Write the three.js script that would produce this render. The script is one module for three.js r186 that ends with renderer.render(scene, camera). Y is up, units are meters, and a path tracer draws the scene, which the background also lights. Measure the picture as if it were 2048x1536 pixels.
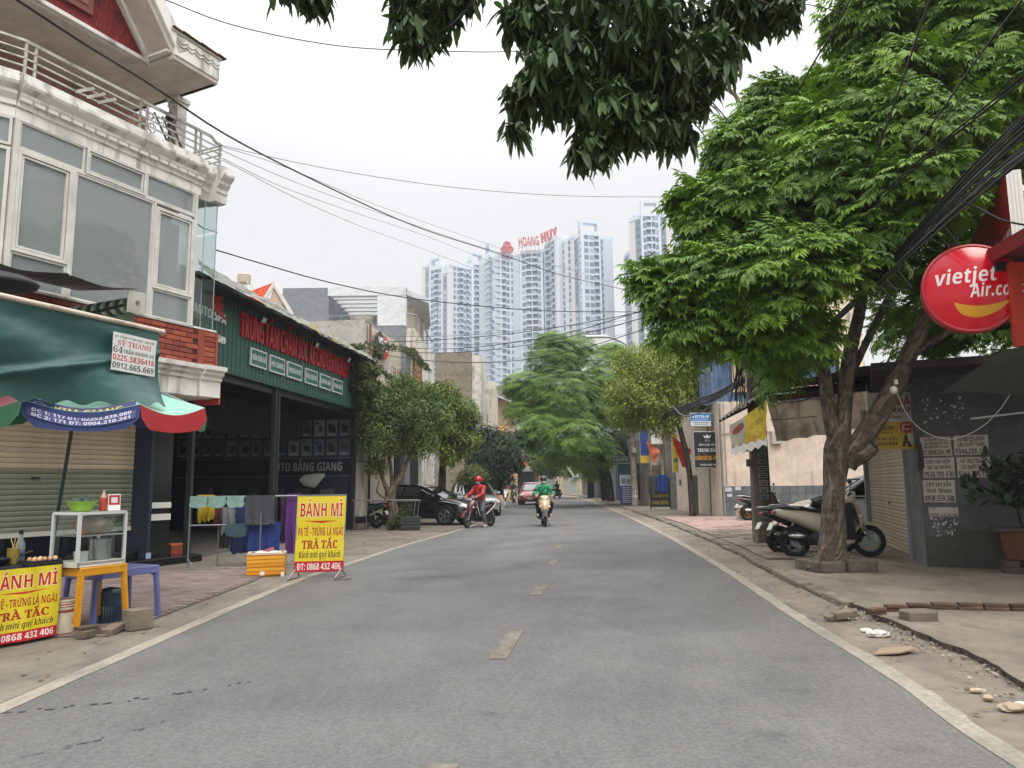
import * as THREE from 'three';
import { mergeGeometries, toCreasedNormals } from 'three/addons/utils/BufferGeometryUtils.js';
import { RoundedBoxGeometry } from 'three/addons/geometries/RoundedBoxGeometry.js';
import { MarchingCubes } from 'three/addons/objects/MarchingCubes.js';
import { TextGeometry } from 'three/addons/geometries/TextGeometry.js';
import { FontLoader } from 'three/addons/loaders/FontLoader.js';

// ---------------------------------------------------------------- camera, sky, sun, exposure
const scene = new THREE.Scene();
const PITCH = Math.atan(200 / 1500), ROLL = 0.6 * Math.PI / 180, EYE = 1.42, FPX = 1500;
const camera = new THREE.PerspectiveCamera(2 * Math.atan(768 / FPX) * 180 / Math.PI, 4 / 3, 0.1, 3000);
camera.position.set(0, EYE, 0);
camera.rotation.set(PITCH, 0, -ROLL, 'YXZ');
const renderer = new THREE.WebGLRenderer({ antialias: true });
renderer.toneMapping = THREE.LinearToneMapping;
renderer.toneMappingExposure = 1.2;
renderer.shadowMap.enabled = true;
{ // overcast sky: brighter towards the zenith, as under an even cloud layer
  const w = 128, h = 64, d = new Float32Array(w * h * 4);
  for (let j = 0; j < h; j++) for (let i = 0; i < w; i++) {
    const el = ((j + 0.5) / h - 0.5) * Math.PI, s = Math.max(0, Math.sin(el)), az = (i + 0.5) / w * 2 * Math.PI;
    const t = THREE.MathUtils.smoothstep(s, 0.34, 1);
    let L = 0.755 + 2.35 * t;
    L *= 1 + 0.016 * Math.sin(az * 3 + el * 7) + 0.014 * Math.sin(az * 8 - el * 13 + 1.3) + 0.010 * Math.sin(az * 17 + el * 21 + 0.4);
    if (el < 0) L = 0.35;
    const k = (j * w + i) * 4;
    d[k] = L * (0.992 - 0.0 * t); d[k + 1] = L * 0.994; d[k + 2] = L * 1.012; d[k + 3] = 1;
  }
  const t = new THREE.DataTexture(d, w, h, THREE.RGBAFormat, THREE.FloatType);
  t.mapping = THREE.EquirectangularReflectionMapping; t.magFilter = THREE.LinearFilter; t.minFilter = THREE.LinearFilter; t.needsUpdate = true;
  scene.background = t; scene.environment = t; scene.environmentIntensity = 1;
}
const sun = new THREE.DirectionalLight(0xfff6ea, 1.5);
sun.position.set(9, 46, 36); sun.castShadow = true; sun.shadow.radius = 40;
sun.shadow.mapSize.set(2048, 2048);
Object.assign(sun.shadow.camera, { left: -60, right: 60, top: 60, bottom: -60, near: 1, far: 200 });
scene.add(sun, sun.target);
scene.fog = new THREE.FogExp2(0xeef1f6, 0.0007);

// ---------------------------------------------------------------- helpers
let seed = 12345;
const rnd = () => { seed = (seed + 0x6D2B79F5) | 0; let t = Math.imul(seed ^ (seed >>> 15), 1 | seed); t = (t + Math.imul(t ^ (t >>> 7), 61 | t)) ^ t; return ((t ^ (t >>> 14)) >>> 0) / 4294967296; };
const rr = (a, b) => a + (b - a) * rnd(), pick = a => a[Math.floor(rnd() * a.length)];
const V = (x, y, z) => new THREE.Vector3(x, y, z), PI = Math.PI, rad = d => d * PI / 180;
const lerp = (a, b, t) => a + (b - a) * t, clamp = THREE.MathUtils.clamp, sstep = THREE.MathUtils.smoothstep;
// a point seen at photo pixel (px,py) at a given distance in front of the eye
function at(px, py, depth) {
  let x = (px - 1024) / FPX, y = -(py - 768) / FPX;
  const c = Math.cos(ROLL), s = Math.sin(ROLL), cp = Math.cos(PITCH), sp = Math.sin(PITCH);
  [x, y] = [c * x + s * y, -s * x + c * y];
  const d = [x, y * cp + sp, -cp + y * sp], t = depth / -d[2];
  return V(d[0] * t, EYE + d[1] * t, -depth);
}
const used = {};
function numbered(n) { if (!(n in used)) { used[n] = 0; return n; } used[n]++; return n + '_' + String(used[n]).padStart(3, '0'); }
function tag(o, label, category, group, kind) { if (label) o.userData.label = label; if (category) o.userData.category = category; if (group) o.userData.group = group; if (kind) o.userData.kind = kind; return o; }
function thing(name, label, category, pos = [0, 0, 0], turn = 0, group) {
  const o = new THREE.Group(); o.name = numbered(name); o.position.set(...pos); o.rotation.y = turn; scene.add(o); return tag(o, label, category, group);
}
// a thing whose local +x runs along a facade (deg to the right of straight ahead), +z points out of it
function facade(name, label, category, x, z, deg, group) { return thing(name, label, category, [x, 0, z], PI / 2 - rad(deg), group); }
const dupe = (o, label) => { const c = o.clone(); c.name = numbered(o.name.replace(/_\d{3}$/, '')); scene.add(c); if (label) c.userData.label = label; return c; };
function boxUV(g) {
  const p = g.attributes.position, n = g.attributes.normal, uv = new Float32Array(p.count * 2);
  for (let i = 0; i < p.count; i++) {
    const ax = Math.abs(n.getX(i)), ay = Math.abs(n.getY(i)), az = Math.abs(n.getZ(i)), x = p.getX(i), y = p.getY(i), z = p.getZ(i);
    if (ay >= ax && ay >= az) { uv[2 * i] = x; uv[2 * i + 1] = z; } else if (ax >= az) { uv[2 * i] = z; uv[2 * i + 1] = y; } else { uv[2 * i] = x; uv[2 * i + 1] = y; }
  }
  g.setAttribute('uv', new THREE.BufferAttribute(uv, 2)); return g;
}
function clean(g) { // keep position/normal/uv (+color), non-indexed
  if (g.index) g = g.toNonIndexed();
  for (const k of Object.keys(g.attributes)) if (!['position', 'normal', 'uv', 'color'].includes(k)) g.deleteAttribute(k);
  if (!g.attributes.normal) g.computeVertexNormals();
  if (!g.attributes.uv) g.setAttribute('uv', new THREE.BufferAttribute(new Float32Array(g.attributes.position.count * 2), 2));
  return g;
}
function merged(gs) { gs = (Array.isArray(gs) ? gs.flat(9) : [gs]).map(clean); return gs.length > 1 ? mergeGeometries(gs) : gs[0]; }
function M(name, gs, mat, parent = scene, o = {}) {
  let g = gs instanceof THREE.BufferGeometry && o.raw ? gs : merged(gs);
  if (mat.userData.metre) boxUV(g);
  const m = new THREE.Mesh(g, mat); m.name = parent === scene ? numbered(name) : name; m.castShadow = m.receiveShadow = true;
  parent.add(m); if (o.label || o.kind || o.cat) tag(m, o.label, o.cat, o.group, o.kind);
  return m;
}
const put = (g, x = 0, y = 0, z = 0, rx = 0, ry = 0, rz = 0) => { if (rx || ry || rz) g.applyMatrix4(new THREE.Matrix4().makeRotationFromEuler(new THREE.Euler(rx, ry, rz))); return g.translate(x, y, z); };
const bx = (w, h, d, x = 0, y = 0, z = 0, rx = 0, ry = 0, rz = 0) => put(new THREE.BoxGeometry(w, h, d), x, y, z, rx, ry, rz);
const rb = (w, h, d, r, x = 0, y = 0, z = 0, rx = 0, ry = 0, rz = 0, s = 1) => put(new RoundedBoxGeometry(w, h, d, s, Math.min(r, w / 2.01, h / 2.01, d / 2.01)), x, y, z, rx, ry, rz);
const cy = (r0, r1, h, n = 12, x = 0, y = 0, z = 0, rx = 0, ry = 0, rz = 0, open = false) => put(new THREE.CylinderGeometry(r0, r1, h, n, 1, open), x, y, z, rx, ry, rz);
const sp = (r, x, y, z, sx = 1, sy = 1, sz = 1, n = 12) => put(new THREE.SphereGeometry(r, n, Math.max(6, n * 0.7 | 0)).scale(sx, sy, sz), x, y, z);
// span: box from x0..x1, y0..y1, z0..z1
const sb = (x0, x1, y0, y1, z0, z1) => bx(x1 - x0, y1 - y0, z1 - z0, (x0 + x1) / 2, (y0 + y1) / 2, (z0 + z1) / 2);
function orient(g, a, b) { const d = b.clone().sub(a), q = new THREE.Quaternion().setFromUnitVectors(V(0, 1, 0), d.clone().normalize()); return g.applyQuaternion(q).translate((a.x + b.x) / 2, (a.y + b.y) / 2, (a.z + b.z) / 2); }
const v3 = a => a.isVector3 ? a : V(...a);
const rod = (a, b, r, r2 = r, n = 8) => { a = v3(a); b = v3(b); return orient(new THREE.CylinderGeometry(r2, r, a.distanceTo(b), n), a, b); };
const bar = (a, b, w, h = w) => { a = v3(a); b = v3(b); return orient(new THREE.BoxGeometry(w, a.distanceTo(b), h), a, b); };
const tube = (pts, r, n = 24, k = 6, closed = false) => new THREE.TubeGeometry(new THREE.CatmullRomCurve3(pts.map(v3), closed), n, r, k, closed);
const shape = pts => { const s = new THREE.Shape(); pts.forEach((p, i) => i ? s.lineTo(p[0], p[1]) : s.moveTo(p[0], p[1])); s.closePath(); return s; };
const ext = (pts, depth, o = {}) => new THREE.ExtrudeGeometry(shape(pts), { depth, bevelEnabled: !!o.bevel, bevelSize: o.bevel || 0, bevelThickness: o.bevel || 0, bevelSegments: o.seg || 2, steps: 1, curveSegments: 12 });
const spl = (pts, n = 40, closed = true) => new THREE.CatmullRomCurve3(pts.map(p => V(p[0], p[1], 0)), closed).getPoints(n).map(p => [p.x, p.y]);
function quad(a, b, c, d, nu = 1, nv = 1, f) { // bilinear sheet a-b (u), d-c ; f(u,v) -> offset Vector3
  const g = new THREE.PlaneGeometry(1, 1, nu, nv), p = g.attributes.position; a = v3(a); b = v3(b); c = v3(c); d = v3(d);
  for (let i = 0; i < p.count; i++) {
    const u = p.getX(i) + 0.5, v = p.getY(i) + 0.5, q = a.clone().lerp(b, u).lerp(d.clone().lerp(c, u), v);
    if (f) q.add(f(u, v)); p.setXYZ(i, q.x, q.y, q.z);
  }
  g.computeVertexNormals(); return g;
}
// loft along x through stations {x, y0, y1, w, p}: superellipse sections
function loft(st, n = 20, cap = true) {
  const pos = [], idx = [], uv = [];
  st.forEach((s, k) => {
    for (let i = 0; i < n; i++) {
      const a = i / n * 2 * PI, c = Math.cos(a), q = Math.sin(a), e = 2 / (s.p || 2.5);
      const yy = Math.sign(q) * Math.abs(q) ** e, taper = s.t ? lerp(1, s.t, (yy + 1) / 2) : 1;
      pos.push(s.x, (s.y0 + s.y1) / 2 + (s.y1 - s.y0) / 2 * yy, (s.z || 0) + s.w * taper * Math.sign(c) * Math.abs(c) ** e); uv.push(k / st.length, i / n);
    }
  });
  for (let k = 0; k < st.length - 1; k++) for (let i = 0; i < n; i++) { const a = k * n + i, b = k * n + (i + 1) % n, c = a + n, d = b + n; idx.push(a, b, c, b, d, c); }
  if (cap) for (const [k, f] of [[0, 0], [st.length - 1, 1]]) { const o = k * n; for (let i = 1; i < n - 1; i++) f ? idx.push(o, o + i, o + i + 1) : idx.push(o, o + i + 1, o + i); }
  const g = new THREE.BufferGeometry(); g.setAttribute('position', new THREE.Float32BufferAttribute(pos, 3)); g.setAttribute('uv', new THREE.Float32BufferAttribute(uv, 2)); g.setIndex(idx); g.computeVertexNormals();
  return toCreasedNormals(g, 0.9);
}
// smooth interpolation through [x, y] pairs
function curve(pts) { return x => { let i = 0; while (i < pts.length - 2 && x > pts[i + 1][0]) i++; const [x0, y0] = pts[i], [x1, y1] = pts[i + 1], m = k => { const a = pts[Math.max(0, k - 1)], b = pts[Math.min(pts.length - 1, k + 1)]; return (b[1] - a[1]) / (b[0] - a[0]); }, h = x1 - x0, t = (x - x0) / h, t2 = t * t, t3 = t2 * t; return (2 * t3 - 3 * t2 + 1) * y0 + (t3 - 2 * t2 + t) * h * m(i) + (-2 * t3 + 3 * t2) * y1 + (t3 - t2) * h * m(i + 1); }; }
// ---- noise
const perm = new Uint8Array(512); { const p = [...Array(256).keys()]; for (let i = 255; i > 0; i--) { const j = Math.floor(rnd() * (i + 1)); [p[i], p[j]] = [p[j], p[i]]; } for (let i = 0; i < 512; i++) perm[i] = p[i & 255]; }
function vn(x, y, per = 256, py = per) { const xi = Math.floor(x), yi = Math.floor(y), xf = x - xi, yf = y - yi, w = (v, q) => ((v % q) + q) % q, h = (a, b) => perm[perm[w(a, per) & 255] + (w(b, py) & 255)] / 255, u = xf * xf * (3 - 2 * xf), v = yf * yf * (3 - 2 * yf); return lerp(lerp(h(xi, yi), h(xi + 1, yi), u), lerp(h(xi, yi + 1), h(xi + 1, yi + 1), u), v); }
function fbm(x, y, o = 4, per = 256, py = per) { let s = 0, a = 0.5, t = 0; for (let i = 0; i < o; i++) { s += a * vn(x, y, per, py); t += a; x *= 2; y *= 2; per *= 2; py *= 2; a *= 0.5; } return s / t; }
// tileable texture: f(u,v) in 0..1 -> value or [r,g,b] (linear-ish sRGB bytes when srgb)
function tex(n, size, f, srgb = true) { // size: metres per tile
  const d = new Uint8Array(n * n * 4);
  for (let j = 0; j < n; j++) for (let i = 0; i < n; i++) { const v = f(i / n, j / n), k = (j * n + i) * 4; if (v.length) { d[k] = clamp(v[0], 0, 1) * 255; d[k + 1] = clamp(v[1], 0, 1) * 255; d[k + 2] = clamp(v[2], 0, 1) * 255; } else d[k] = d[k + 1] = d[k + 2] = clamp(v, 0, 1) * 255; d[k + 3] = 255; }
  const t = new THREE.DataTexture(d, n, n, THREE.RGBAFormat); t.wrapS = t.wrapT = THREE.RepeatWrapping; t.magFilter = THREE.LinearFilter; t.minFilter = THREE.LinearMipmapLinearFilter; t.generateMipmaps = true; t.repeat.set(1 / size, 1 / size); if (srgb) t.colorSpace = THREE.SRGBColorSpace; t.needsUpdate = true; return t;
}
const re = (t, size) => { const c = t.clone(); c.repeat.set(1 / size, 1 / size); c.needsUpdate = true; return c; };
// ---- materials: colours given as the sRGB tone of the surface
const col = (c, k = 1) => { const x = new THREE.Color(c); return x.multiplyScalar(k); };
function mat(c, roughness = 0.7, o = {}) {
  const { k = 1, metre, phys, ...r } = o;
  const m = new (phys ? THREE.MeshPhysicalMaterial : THREE.MeshStandardMaterial)({ color: c.isColor ? c : col(c, k), roughness, side: THREE.DoubleSide, ...r });
  if (r.map || r.bumpMap || metre) if (metre !== false) m.userData.metre = true; return m;
}
const T = {};
T.grime = tex(512, 3, (u, v) => { const a = fbm(u * 6, v * 6, 5, 6), b = fbm(u * 24, v * 24, 3, 24), c = fbm(u * 16, v * 2, 4, 16, 2); let g = 0.90 + 0.16 * (a - 0.5) + 0.07 * (b - 0.5); if (c > 0.62) g -= (c - 0.62) * 0.5; return [g, g * 0.99, g * 0.97]; });
T.fine = tex(512, 1.2, (u, v) => 0.93 + 0.22 * (fbm(u * 64, v * 64, 3, 64) - 0.5) + 0.12 * (fbm(u * 8, v * 8, 3, 8) - 0.5));
T.plaster = tex(512, 2, (u, v) => { const a = fbm(u * 5, v * 5, 5, 5), b = fbm(u * 40, v * 40, 3, 40); let s = 0.86 + 0.34 * (a - 0.5) + 0.12 * (b - 0.5); if (a > 0.58) s -= (a - 0.58) * 1.3; return [s, s * 0.99, s * 0.965]; });
T.weather = tex(512, 3, (u, v) => { const c = fbm(u * 22, v * 3, 4, 22, 3), a = fbm(u * 5, v * 5, 5, 5); let s = 0.985 - Math.max(0, c - 0.52) * 1.0 - Math.max(0, a - 0.57) * 1.0; return [s, s * 0.985, s * 0.95]; });
T.asphalt = tex(1024, 2.6, (u, v) => { const g = rnd(), b = fbm(u * 160, v * 160, 2, 160), a = fbm(u * 4, v * 4, 4, 4); let s = 0.85 + 0.24 * (b - 0.5) + 0.14 * (a - 0.5) + 0.14 * (g - 0.5); if (g > 0.99) s += 0.26; if (g < 0.02) s -= 0.2; return [s, s * 0.995, s * 0.985]; });
T.asphaltB = tex(512, 1.0, (u, v) => 0.5 + 0.7 * (fbm(u * 90, v * 90, 2, 90) - 0.5) + 0.25 * (rnd() - 0.5), false);
T.conc = tex(1024, 4, (u, v) => { const a = fbm(u * 5, v * 5, 5, 5), b = fbm(u * 60, v * 60, 3, 60), c = fbm(u * 18, v * 5, 4, 18, 5); let s = 0.88 + 0.34 * (a - 0.5) + 0.14 * (b - 0.5) + 0.07 * (rnd() - 0.5); if (c > 0.6) s -= (c - 0.6) * 0.6; return [s, s * 0.985, s * 0.96]; });
T.bark = tex(512, 0.9, (u, v) => { const a = fbm(u * 14, v * 4, 4, 14, 4), b = fbm(u * 3, v * 3, 4, 3), r = Math.abs(a - 0.5) * 2, h = fbm(u * 4, v * 22, 3, 4, 22); return 0.60 + 0.55 * Math.min(1, r * 2.2) * 0.6 + 0.4 * (b - 0.5) + 0.22 * (h - 0.5); });
T.barkB = tex(512, 0.9, (u, v) => Math.min(1, Math.abs(fbm(u * 14, v * 4, 4, 14, 4) - 0.5) * 4) * .7 + .3 * fbm(u * 4, v * 22, 3, 4, 22), false);
T.cloth = tex(256, 0.3, (u, v) => 0.92 + 0.10 * (((u * 64 | 0) + (v * 64 | 0)) % 2) - 0.05 + 0.2 * (fbm(u * 6, v * 6, 3, 6) - 0.5));
T.granite = tex(512, 2.2, (u, v) => { const r = rnd(), a = fbm(u * 40, v * 40, 2, 40); return r > 0.994 ? 1 : 0.30 + 0.25 * (a - 0.5) + 0.08 * r; });
const MT = {
  steel: mat('#8d9092', 0.45, { metalness: 0.8 }), chrome: mat('#d6d8da', 0.18, { metalness: 1 }), black: mat('#17181a', 0.5), rubber: mat('#1b1b1c', 0.85), darkmetal: mat('#2b2d30', 0.5, { metalness: 0.3 }),
  white: mat('#e6e4de', 0.55, { map: T.grime }), alu: mat('#d4d6d6', 0.4, { metalness: 0.35 }), cream: mat('#e8e0cf', 0.85, { map: T.grime }), conc: mat('#9b968c', 0.95, { map: T.plaster }), concD: mat('#77736c', 0.95, { map: T.plaster }),
  glass: mat('#0f1414', 0.03, { phys: true, metalness: 0, clearcoat: 0 }), granite: mat('#3a3d3e', 0.16, { map: T.granite }), cable: mat('#141414', 0.6), wirepale: mat('#55585c', 0.6), brown: mat('#5a3524', 0.7), wood: mat('#8a7458', 0.8, { map: T.bark }),
  dark: mat('#101317', 0.8), bark: mat('#6f6455', 0.95, { map: T.bark, bumpMap: T.barkB, bumpScale: 0.03 }), barkD: mat('#4b443b', 0.95, { map: T.bark, bumpMap: T.barkB, bumpScale: 0.03 }), red: mat('#c3262b', 0.45), yellow: mat('#e2bd22', 0.5), orange: mat('#d9782a', 0.6),
};
// ---- lettering on canvases
function vt(x, s, px, py, size, o = {}) { // draws Vietnamese text, marks beyond the font's own added by hand; o.w squeezes to a width
  const font = (o.style || 'bold') + ' ' + size + 'px ' + (o.font || 'sans-serif'); x.font = font; const SUP = c => c.charCodeAt(0) < 0x180;
  const bits = [...s.normalize('NFC')].map(c => { if (SUP(c)) return [c, []]; const d = [...c.normalize('NFD')]; let b = d[0], mk = d.slice(1), k = mk.findIndex(m => m === '\u0302' || m === '\u0306'); if (k >= 0) { const cc = (b + mk[k]).normalize('NFC'); if (SUP(cc)) { b = cc; mk.splice(k, 1); } } return [b, mk]; });
  const W = bits.map(b => x.measureText(b[0]).width), tot = W.reduce((a, b) => a + b, 0), sx = o.w ? o.w / tot : (o.sx || 1);
  x.save(); x.translate(px - (o.align === 'center' ? tot * sx / 2 : o.align === 'right' ? tot * sx : 0), py); if (o.rot) x.rotate(o.rot); x.scale(sx, 1); x.textAlign = 'left'; x.textBaseline = 'alphabetic';
  let cx = 0; bits.forEach(([b, mk], i) => {
    if (o.stroke) { x.lineWidth = size * (o.sw || 0.12); x.strokeStyle = o.stroke; x.lineJoin = 'round'; x.strokeText(b, cx, 0); }
    x.fillStyle = o.fill || '#000'; x.fillText(b, cx, 0);
    const up = b.toUpperCase() === b, hat = 'ÂÊÔĂâêôă'.includes(b), top = -(up ? 0.76 : 0.58) * size - (hat ? 0.14 * size : 0), m = cx + W[i] / 2 + (hat ? 0.13 * size : 0), e = size * 0.11; x.lineWidth = size * 0.085; x.strokeStyle = o.fill || '#000';
    const L = (...p) => { x.beginPath(); x.moveTo(p[0], p[1]); for (let k = 2; k < p.length; k += 2) x.lineTo(p[k], p[k + 1]); x.stroke(); };
    for (const k of mk) {
      if (k === '\u0301') L(m - e * .6, top - e * .1, m + e * .8, top - e * 1.2); else if (k === '\u0300') L(m + e * .6, top - e * .1, m - e * .8, top - e * 1.2);
      else if (k === '\u0309') L(m - e * .6, top - e * 1.2, m + e * .5, top - e * 1.2, m + e * .5, top - e * .6, m, top - e * .2); else if (k === '\u0303') L(m - e, top - e * .3, m - e * .4, top - e * .9, m + e * .4, top - e * .3, m + e, top - e * .9);
      else if (k === '\u0323') { x.beginPath(); x.arc(cx + W[i] / 2, size * 0.16, size * 0.065, 0, 7); x.fillStyle = o.fill || '#000'; x.fill(); } else if (k === '\u031b') L(cx + W[i] * .88, -(up ? .66 : .48) * size, cx + W[i] * 1.03, -(up ? .70 : .52) * size, cx + W[i] * 1.0, -(up ? .84 : .64) * size);
    }
    cx += W[i];
  }); x.restore();
}
function print(w, h, draw, o = {}) { // w,h canvas pixels; returns a material with the print
  const c = document.createElement('canvas'); c.width = w; c.height = h; const x = c.getContext('2d'); draw(x, w, h);
  if (o.dirt) { for (let i = 0; i < 260 * o.dirt; i++) { x.fillStyle = `rgba(${pick(['70,60,45', '40,40,40', '250,250,245'])},${rr(0.02, 0.10)})`; const r = rr(1, 14); x.beginPath(); x.ellipse(rr(0, w), rr(0, h), r, r * rr(0.4, 2), 0, 0, 7); x.fill(); } }
  const t = new THREE.CanvasTexture(c); t.colorSpace = THREE.SRGBColorSpace; t.anisotropy = 8; return new THREE.MeshStandardMaterial({ map: t, roughness: o.rough ?? 0.5, side: THREE.DoubleSide, color: new THREE.Color(o.k ?? 0.85, o.k ?? 0.85, o.k ?? 0.85) });
}
const face = (w, h, x = 0, y = 0, z = 0, rx = 0, ry = 0, rz = 0) => put(new THREE.PlaneGeometry(w, h), x, y, z, rx, ry, rz);
const font = await new FontLoader().loadAsync('fonts/droid/droid_sans_bold.typeface.json');
const txt = (s, size, depth) => { const g = new TextGeometry(s, { font, size, depth, curveSegments: 4, bevelEnabled: false }); g.computeBoundingBox(); return g; };
const instanced = (name, geo, mt, list, parent, o = {}) => { // list of {p,q,s,c}
  const m = new THREE.InstancedMesh(geo, mt, list.length), mm = new THREE.Matrix4(); m.name = parent === scene ? numbered(name) : name; m.castShadow = m.receiveShadow = true;
  list.forEach((e, i) => { m.setMatrixAt(i, mm.compose(e.p, e.q || new THREE.Quaternion(), e.s || V(1, 1, 1))); if (e.c) m.setColorAt(i, e.c); });
  parent.add(m); m.userData.kind = 'stuff'; if (o.label) m.userData.label = o.label; return m;
};
const eq = (x, y, z, o = 'XYZ') => new THREE.Quaternion().setFromEuler(new THREE.Euler(x, y, z, o));

// ---------------------------------------------------------------- ground, road, pavements
const roadL = curve([[-12, -3.42], [0, -3.40], [5, -3.36], [11.5, -3.30], [14, -3.05], [18, -2.62], [24, -1.72], [29, -1.28], [42, -.76], [59, -.62], [77, -1.2], [100, -4.5], [130, -14]]);
const roadR = curve([[-12, 2.2], [0, 2.42], [4, 2.55], [5.7, 2.78], [8, 2.97], [12.5, 3.45], [20.8, 4.15], [29, 4.68], [42, 5.35], [59, 6.0], [77, 6.25], [100, 4.6], [130, -3]]);
const kerbR = curve([[-12, 2.7], [0, 2.9], [4.9, 3.25], [6.4, 3.52], [8.4, 3.68], [11.2, 3.92], [16.7, 4.55], [27, 5.35], [42, 6.1], [59, 6.75], [77, 7.0], [100, 5.4], [130, -2]]);
// a strip between two curves in distance d (=-z), split across; tint(x, d) multiplies the colour
function strip(a, b, d0, d1, step, nx, y, tint) {
  const n = Math.round((d1 - d0) / step), pos = [], uv = [], c = [], idx = [];
  for (let j = 0; j <= n; j++) for (let i = 0; i <= nx; i++) {
    const d = d0 + (d1 - d0) * j / n, x = lerp(typeof a === 'number' ? a : a(d), typeof b === 'number' ? b : b(d), i / nx);
    pos.push(x, typeof y === 'function' ? y(x, d) : y, -d); uv.push(x, d); const t = tint ? tint(x, d) : [1, 1, 1]; c.push(...(t.length ? t : [t, t, t]));
    if (i < nx && j < n) { const k = j * (nx + 1) + i; idx.push(k, k + 1, k + nx + 1, k + 1, k + nx + 2, k + nx + 1); }
  }
  const g = new THREE.BufferGeometry(); g.setAttribute('position', new THREE.Float32BufferAttribute(pos, 3)); g.setAttribute('uv', new THREE.Float32BufferAttribute(uv, 2)); g.setAttribute('color', new THREE.Float32BufferAttribute(c, 3)); g.setIndex(idx); g.computeVertexNormals(); return g;
}
const S = (n, g, m) => { const o = new THREE.Mesh(g, m); o.name = n; o.receiveShadow = true; scene.add(o); o.userData.kind = 'structure'; return o; };
S('ground', put(new THREE.PlaneGeometry(2400, 2400), 0, -0.03, -600, -PI / 2), mat('#6d6a62', 0.95));
const asphalt = mat('#a6a6a4', 0.86, { k: 0.455, map: T.asphalt, bumpMap: T.asphaltB, bumpScale: 0.006, vertexColors: true, metre: false });
const blob = (x, d, cx, cd, rx, rd) => Math.exp(-(((x - cx) / rx) ** 2 + ((d - cd) / rd) ** 2));
const roadTint = (x, d) => {
  let t = 0.97 + 0.22 * (fbm(x * 0.5 + 9, d * 0.12 + 3, 3) - 0.5) + 0.22 * (fbm(x * 2.2, d * 0.9, 3) - 0.5) + 0.14 * (fbm(x * 9, d * 7, 2) - 0.5);
  const el = x - roadL(d), er = roadR(d) - x; // dust towards the edges, wheel tracks paler
  const tr = Math.exp(-(((el - 1.1) / 0.5) ** 2)) + Math.exp(-(((er - 1.2) / 0.5) ** 2)); t *= 1 + 0.05 * tr;
  t -= 0.32 * Math.exp(-(((d - 13.2 - 0.9 * x - 0.4 * Math.sin(x * 2)) / 0.5) ** 2)) * sstep(x, -2.6, -1.2) * (1 - sstep(x, 0, 1.6)) * (0.6 + 0.7 * fbm(x * 3, d * 3, 2)); // old damp patch
  for (const [cx, cd, rx, rd, k] of [[1.45, 4.45, 0.14, 0.07, 0.35], [1.9, 5.35, 0.10, 0.06, 0.3], [-0.15, 4.9, 0.03, 0.04, 0.6], [1.7, 4.8, .07, .05, .4], [0.6, 9.6, 0.5, 0.2, 0.12], [2.1, 4.2, 0.12, 0.05, 0.3], [2.3, 6.3, 0.25, 0.12, 0.15]]) t -= k * blob(x, d, cx, cd, rx, rd);
  const dust = Math.exp(-Math.max(0, er) / 0.5) * 0.5 + Math.exp(-Math.max(0, el) / 0.35) * 0.3; t = lerp(t, 1.22, dust * 0.6); { const q = fbm(x * .35 + 21, d * .22 + 4, 4); t *= 1 - .14 * sstep(q, .52, .56) ; const ln = Math.abs(x - (roadL(d) + roadR(d)) / 2 + 1.35), l2 = Math.abs(x - (roadL(d) + roadR(d)) / 2 - 1.5); t *= 1 - .10 * Math.exp(-((ln / .28) ** 2)) * fbm(x * 4, d * .5, 2) - .10 * Math.exp(-((l2 / .28) ** 2)) * fbm(x * 4 + 9, d * .5, 2); }
  return [t * lerp(1, 1.05, dust), t, t * lerp(1, 0.9, dust)];
};
S('road', strip(d => roadL(d) - 0.1, d => roadR(d) + 0.1, 1.5, 30, 0.09, 70, 0, roadTint), asphalt);
S('road_far', strip(d => roadL(d) - 0.1, d => roadR(d) + 0.1, 30, 130, 0.8, 20, 0, roadTint), asphalt);
S('road_near', strip(d => roadL(d) - 0.1, d => roadR(d) + 0.1, -12, 1.5, 0.5, 20, 0, roadTint), asphalt);
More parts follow.
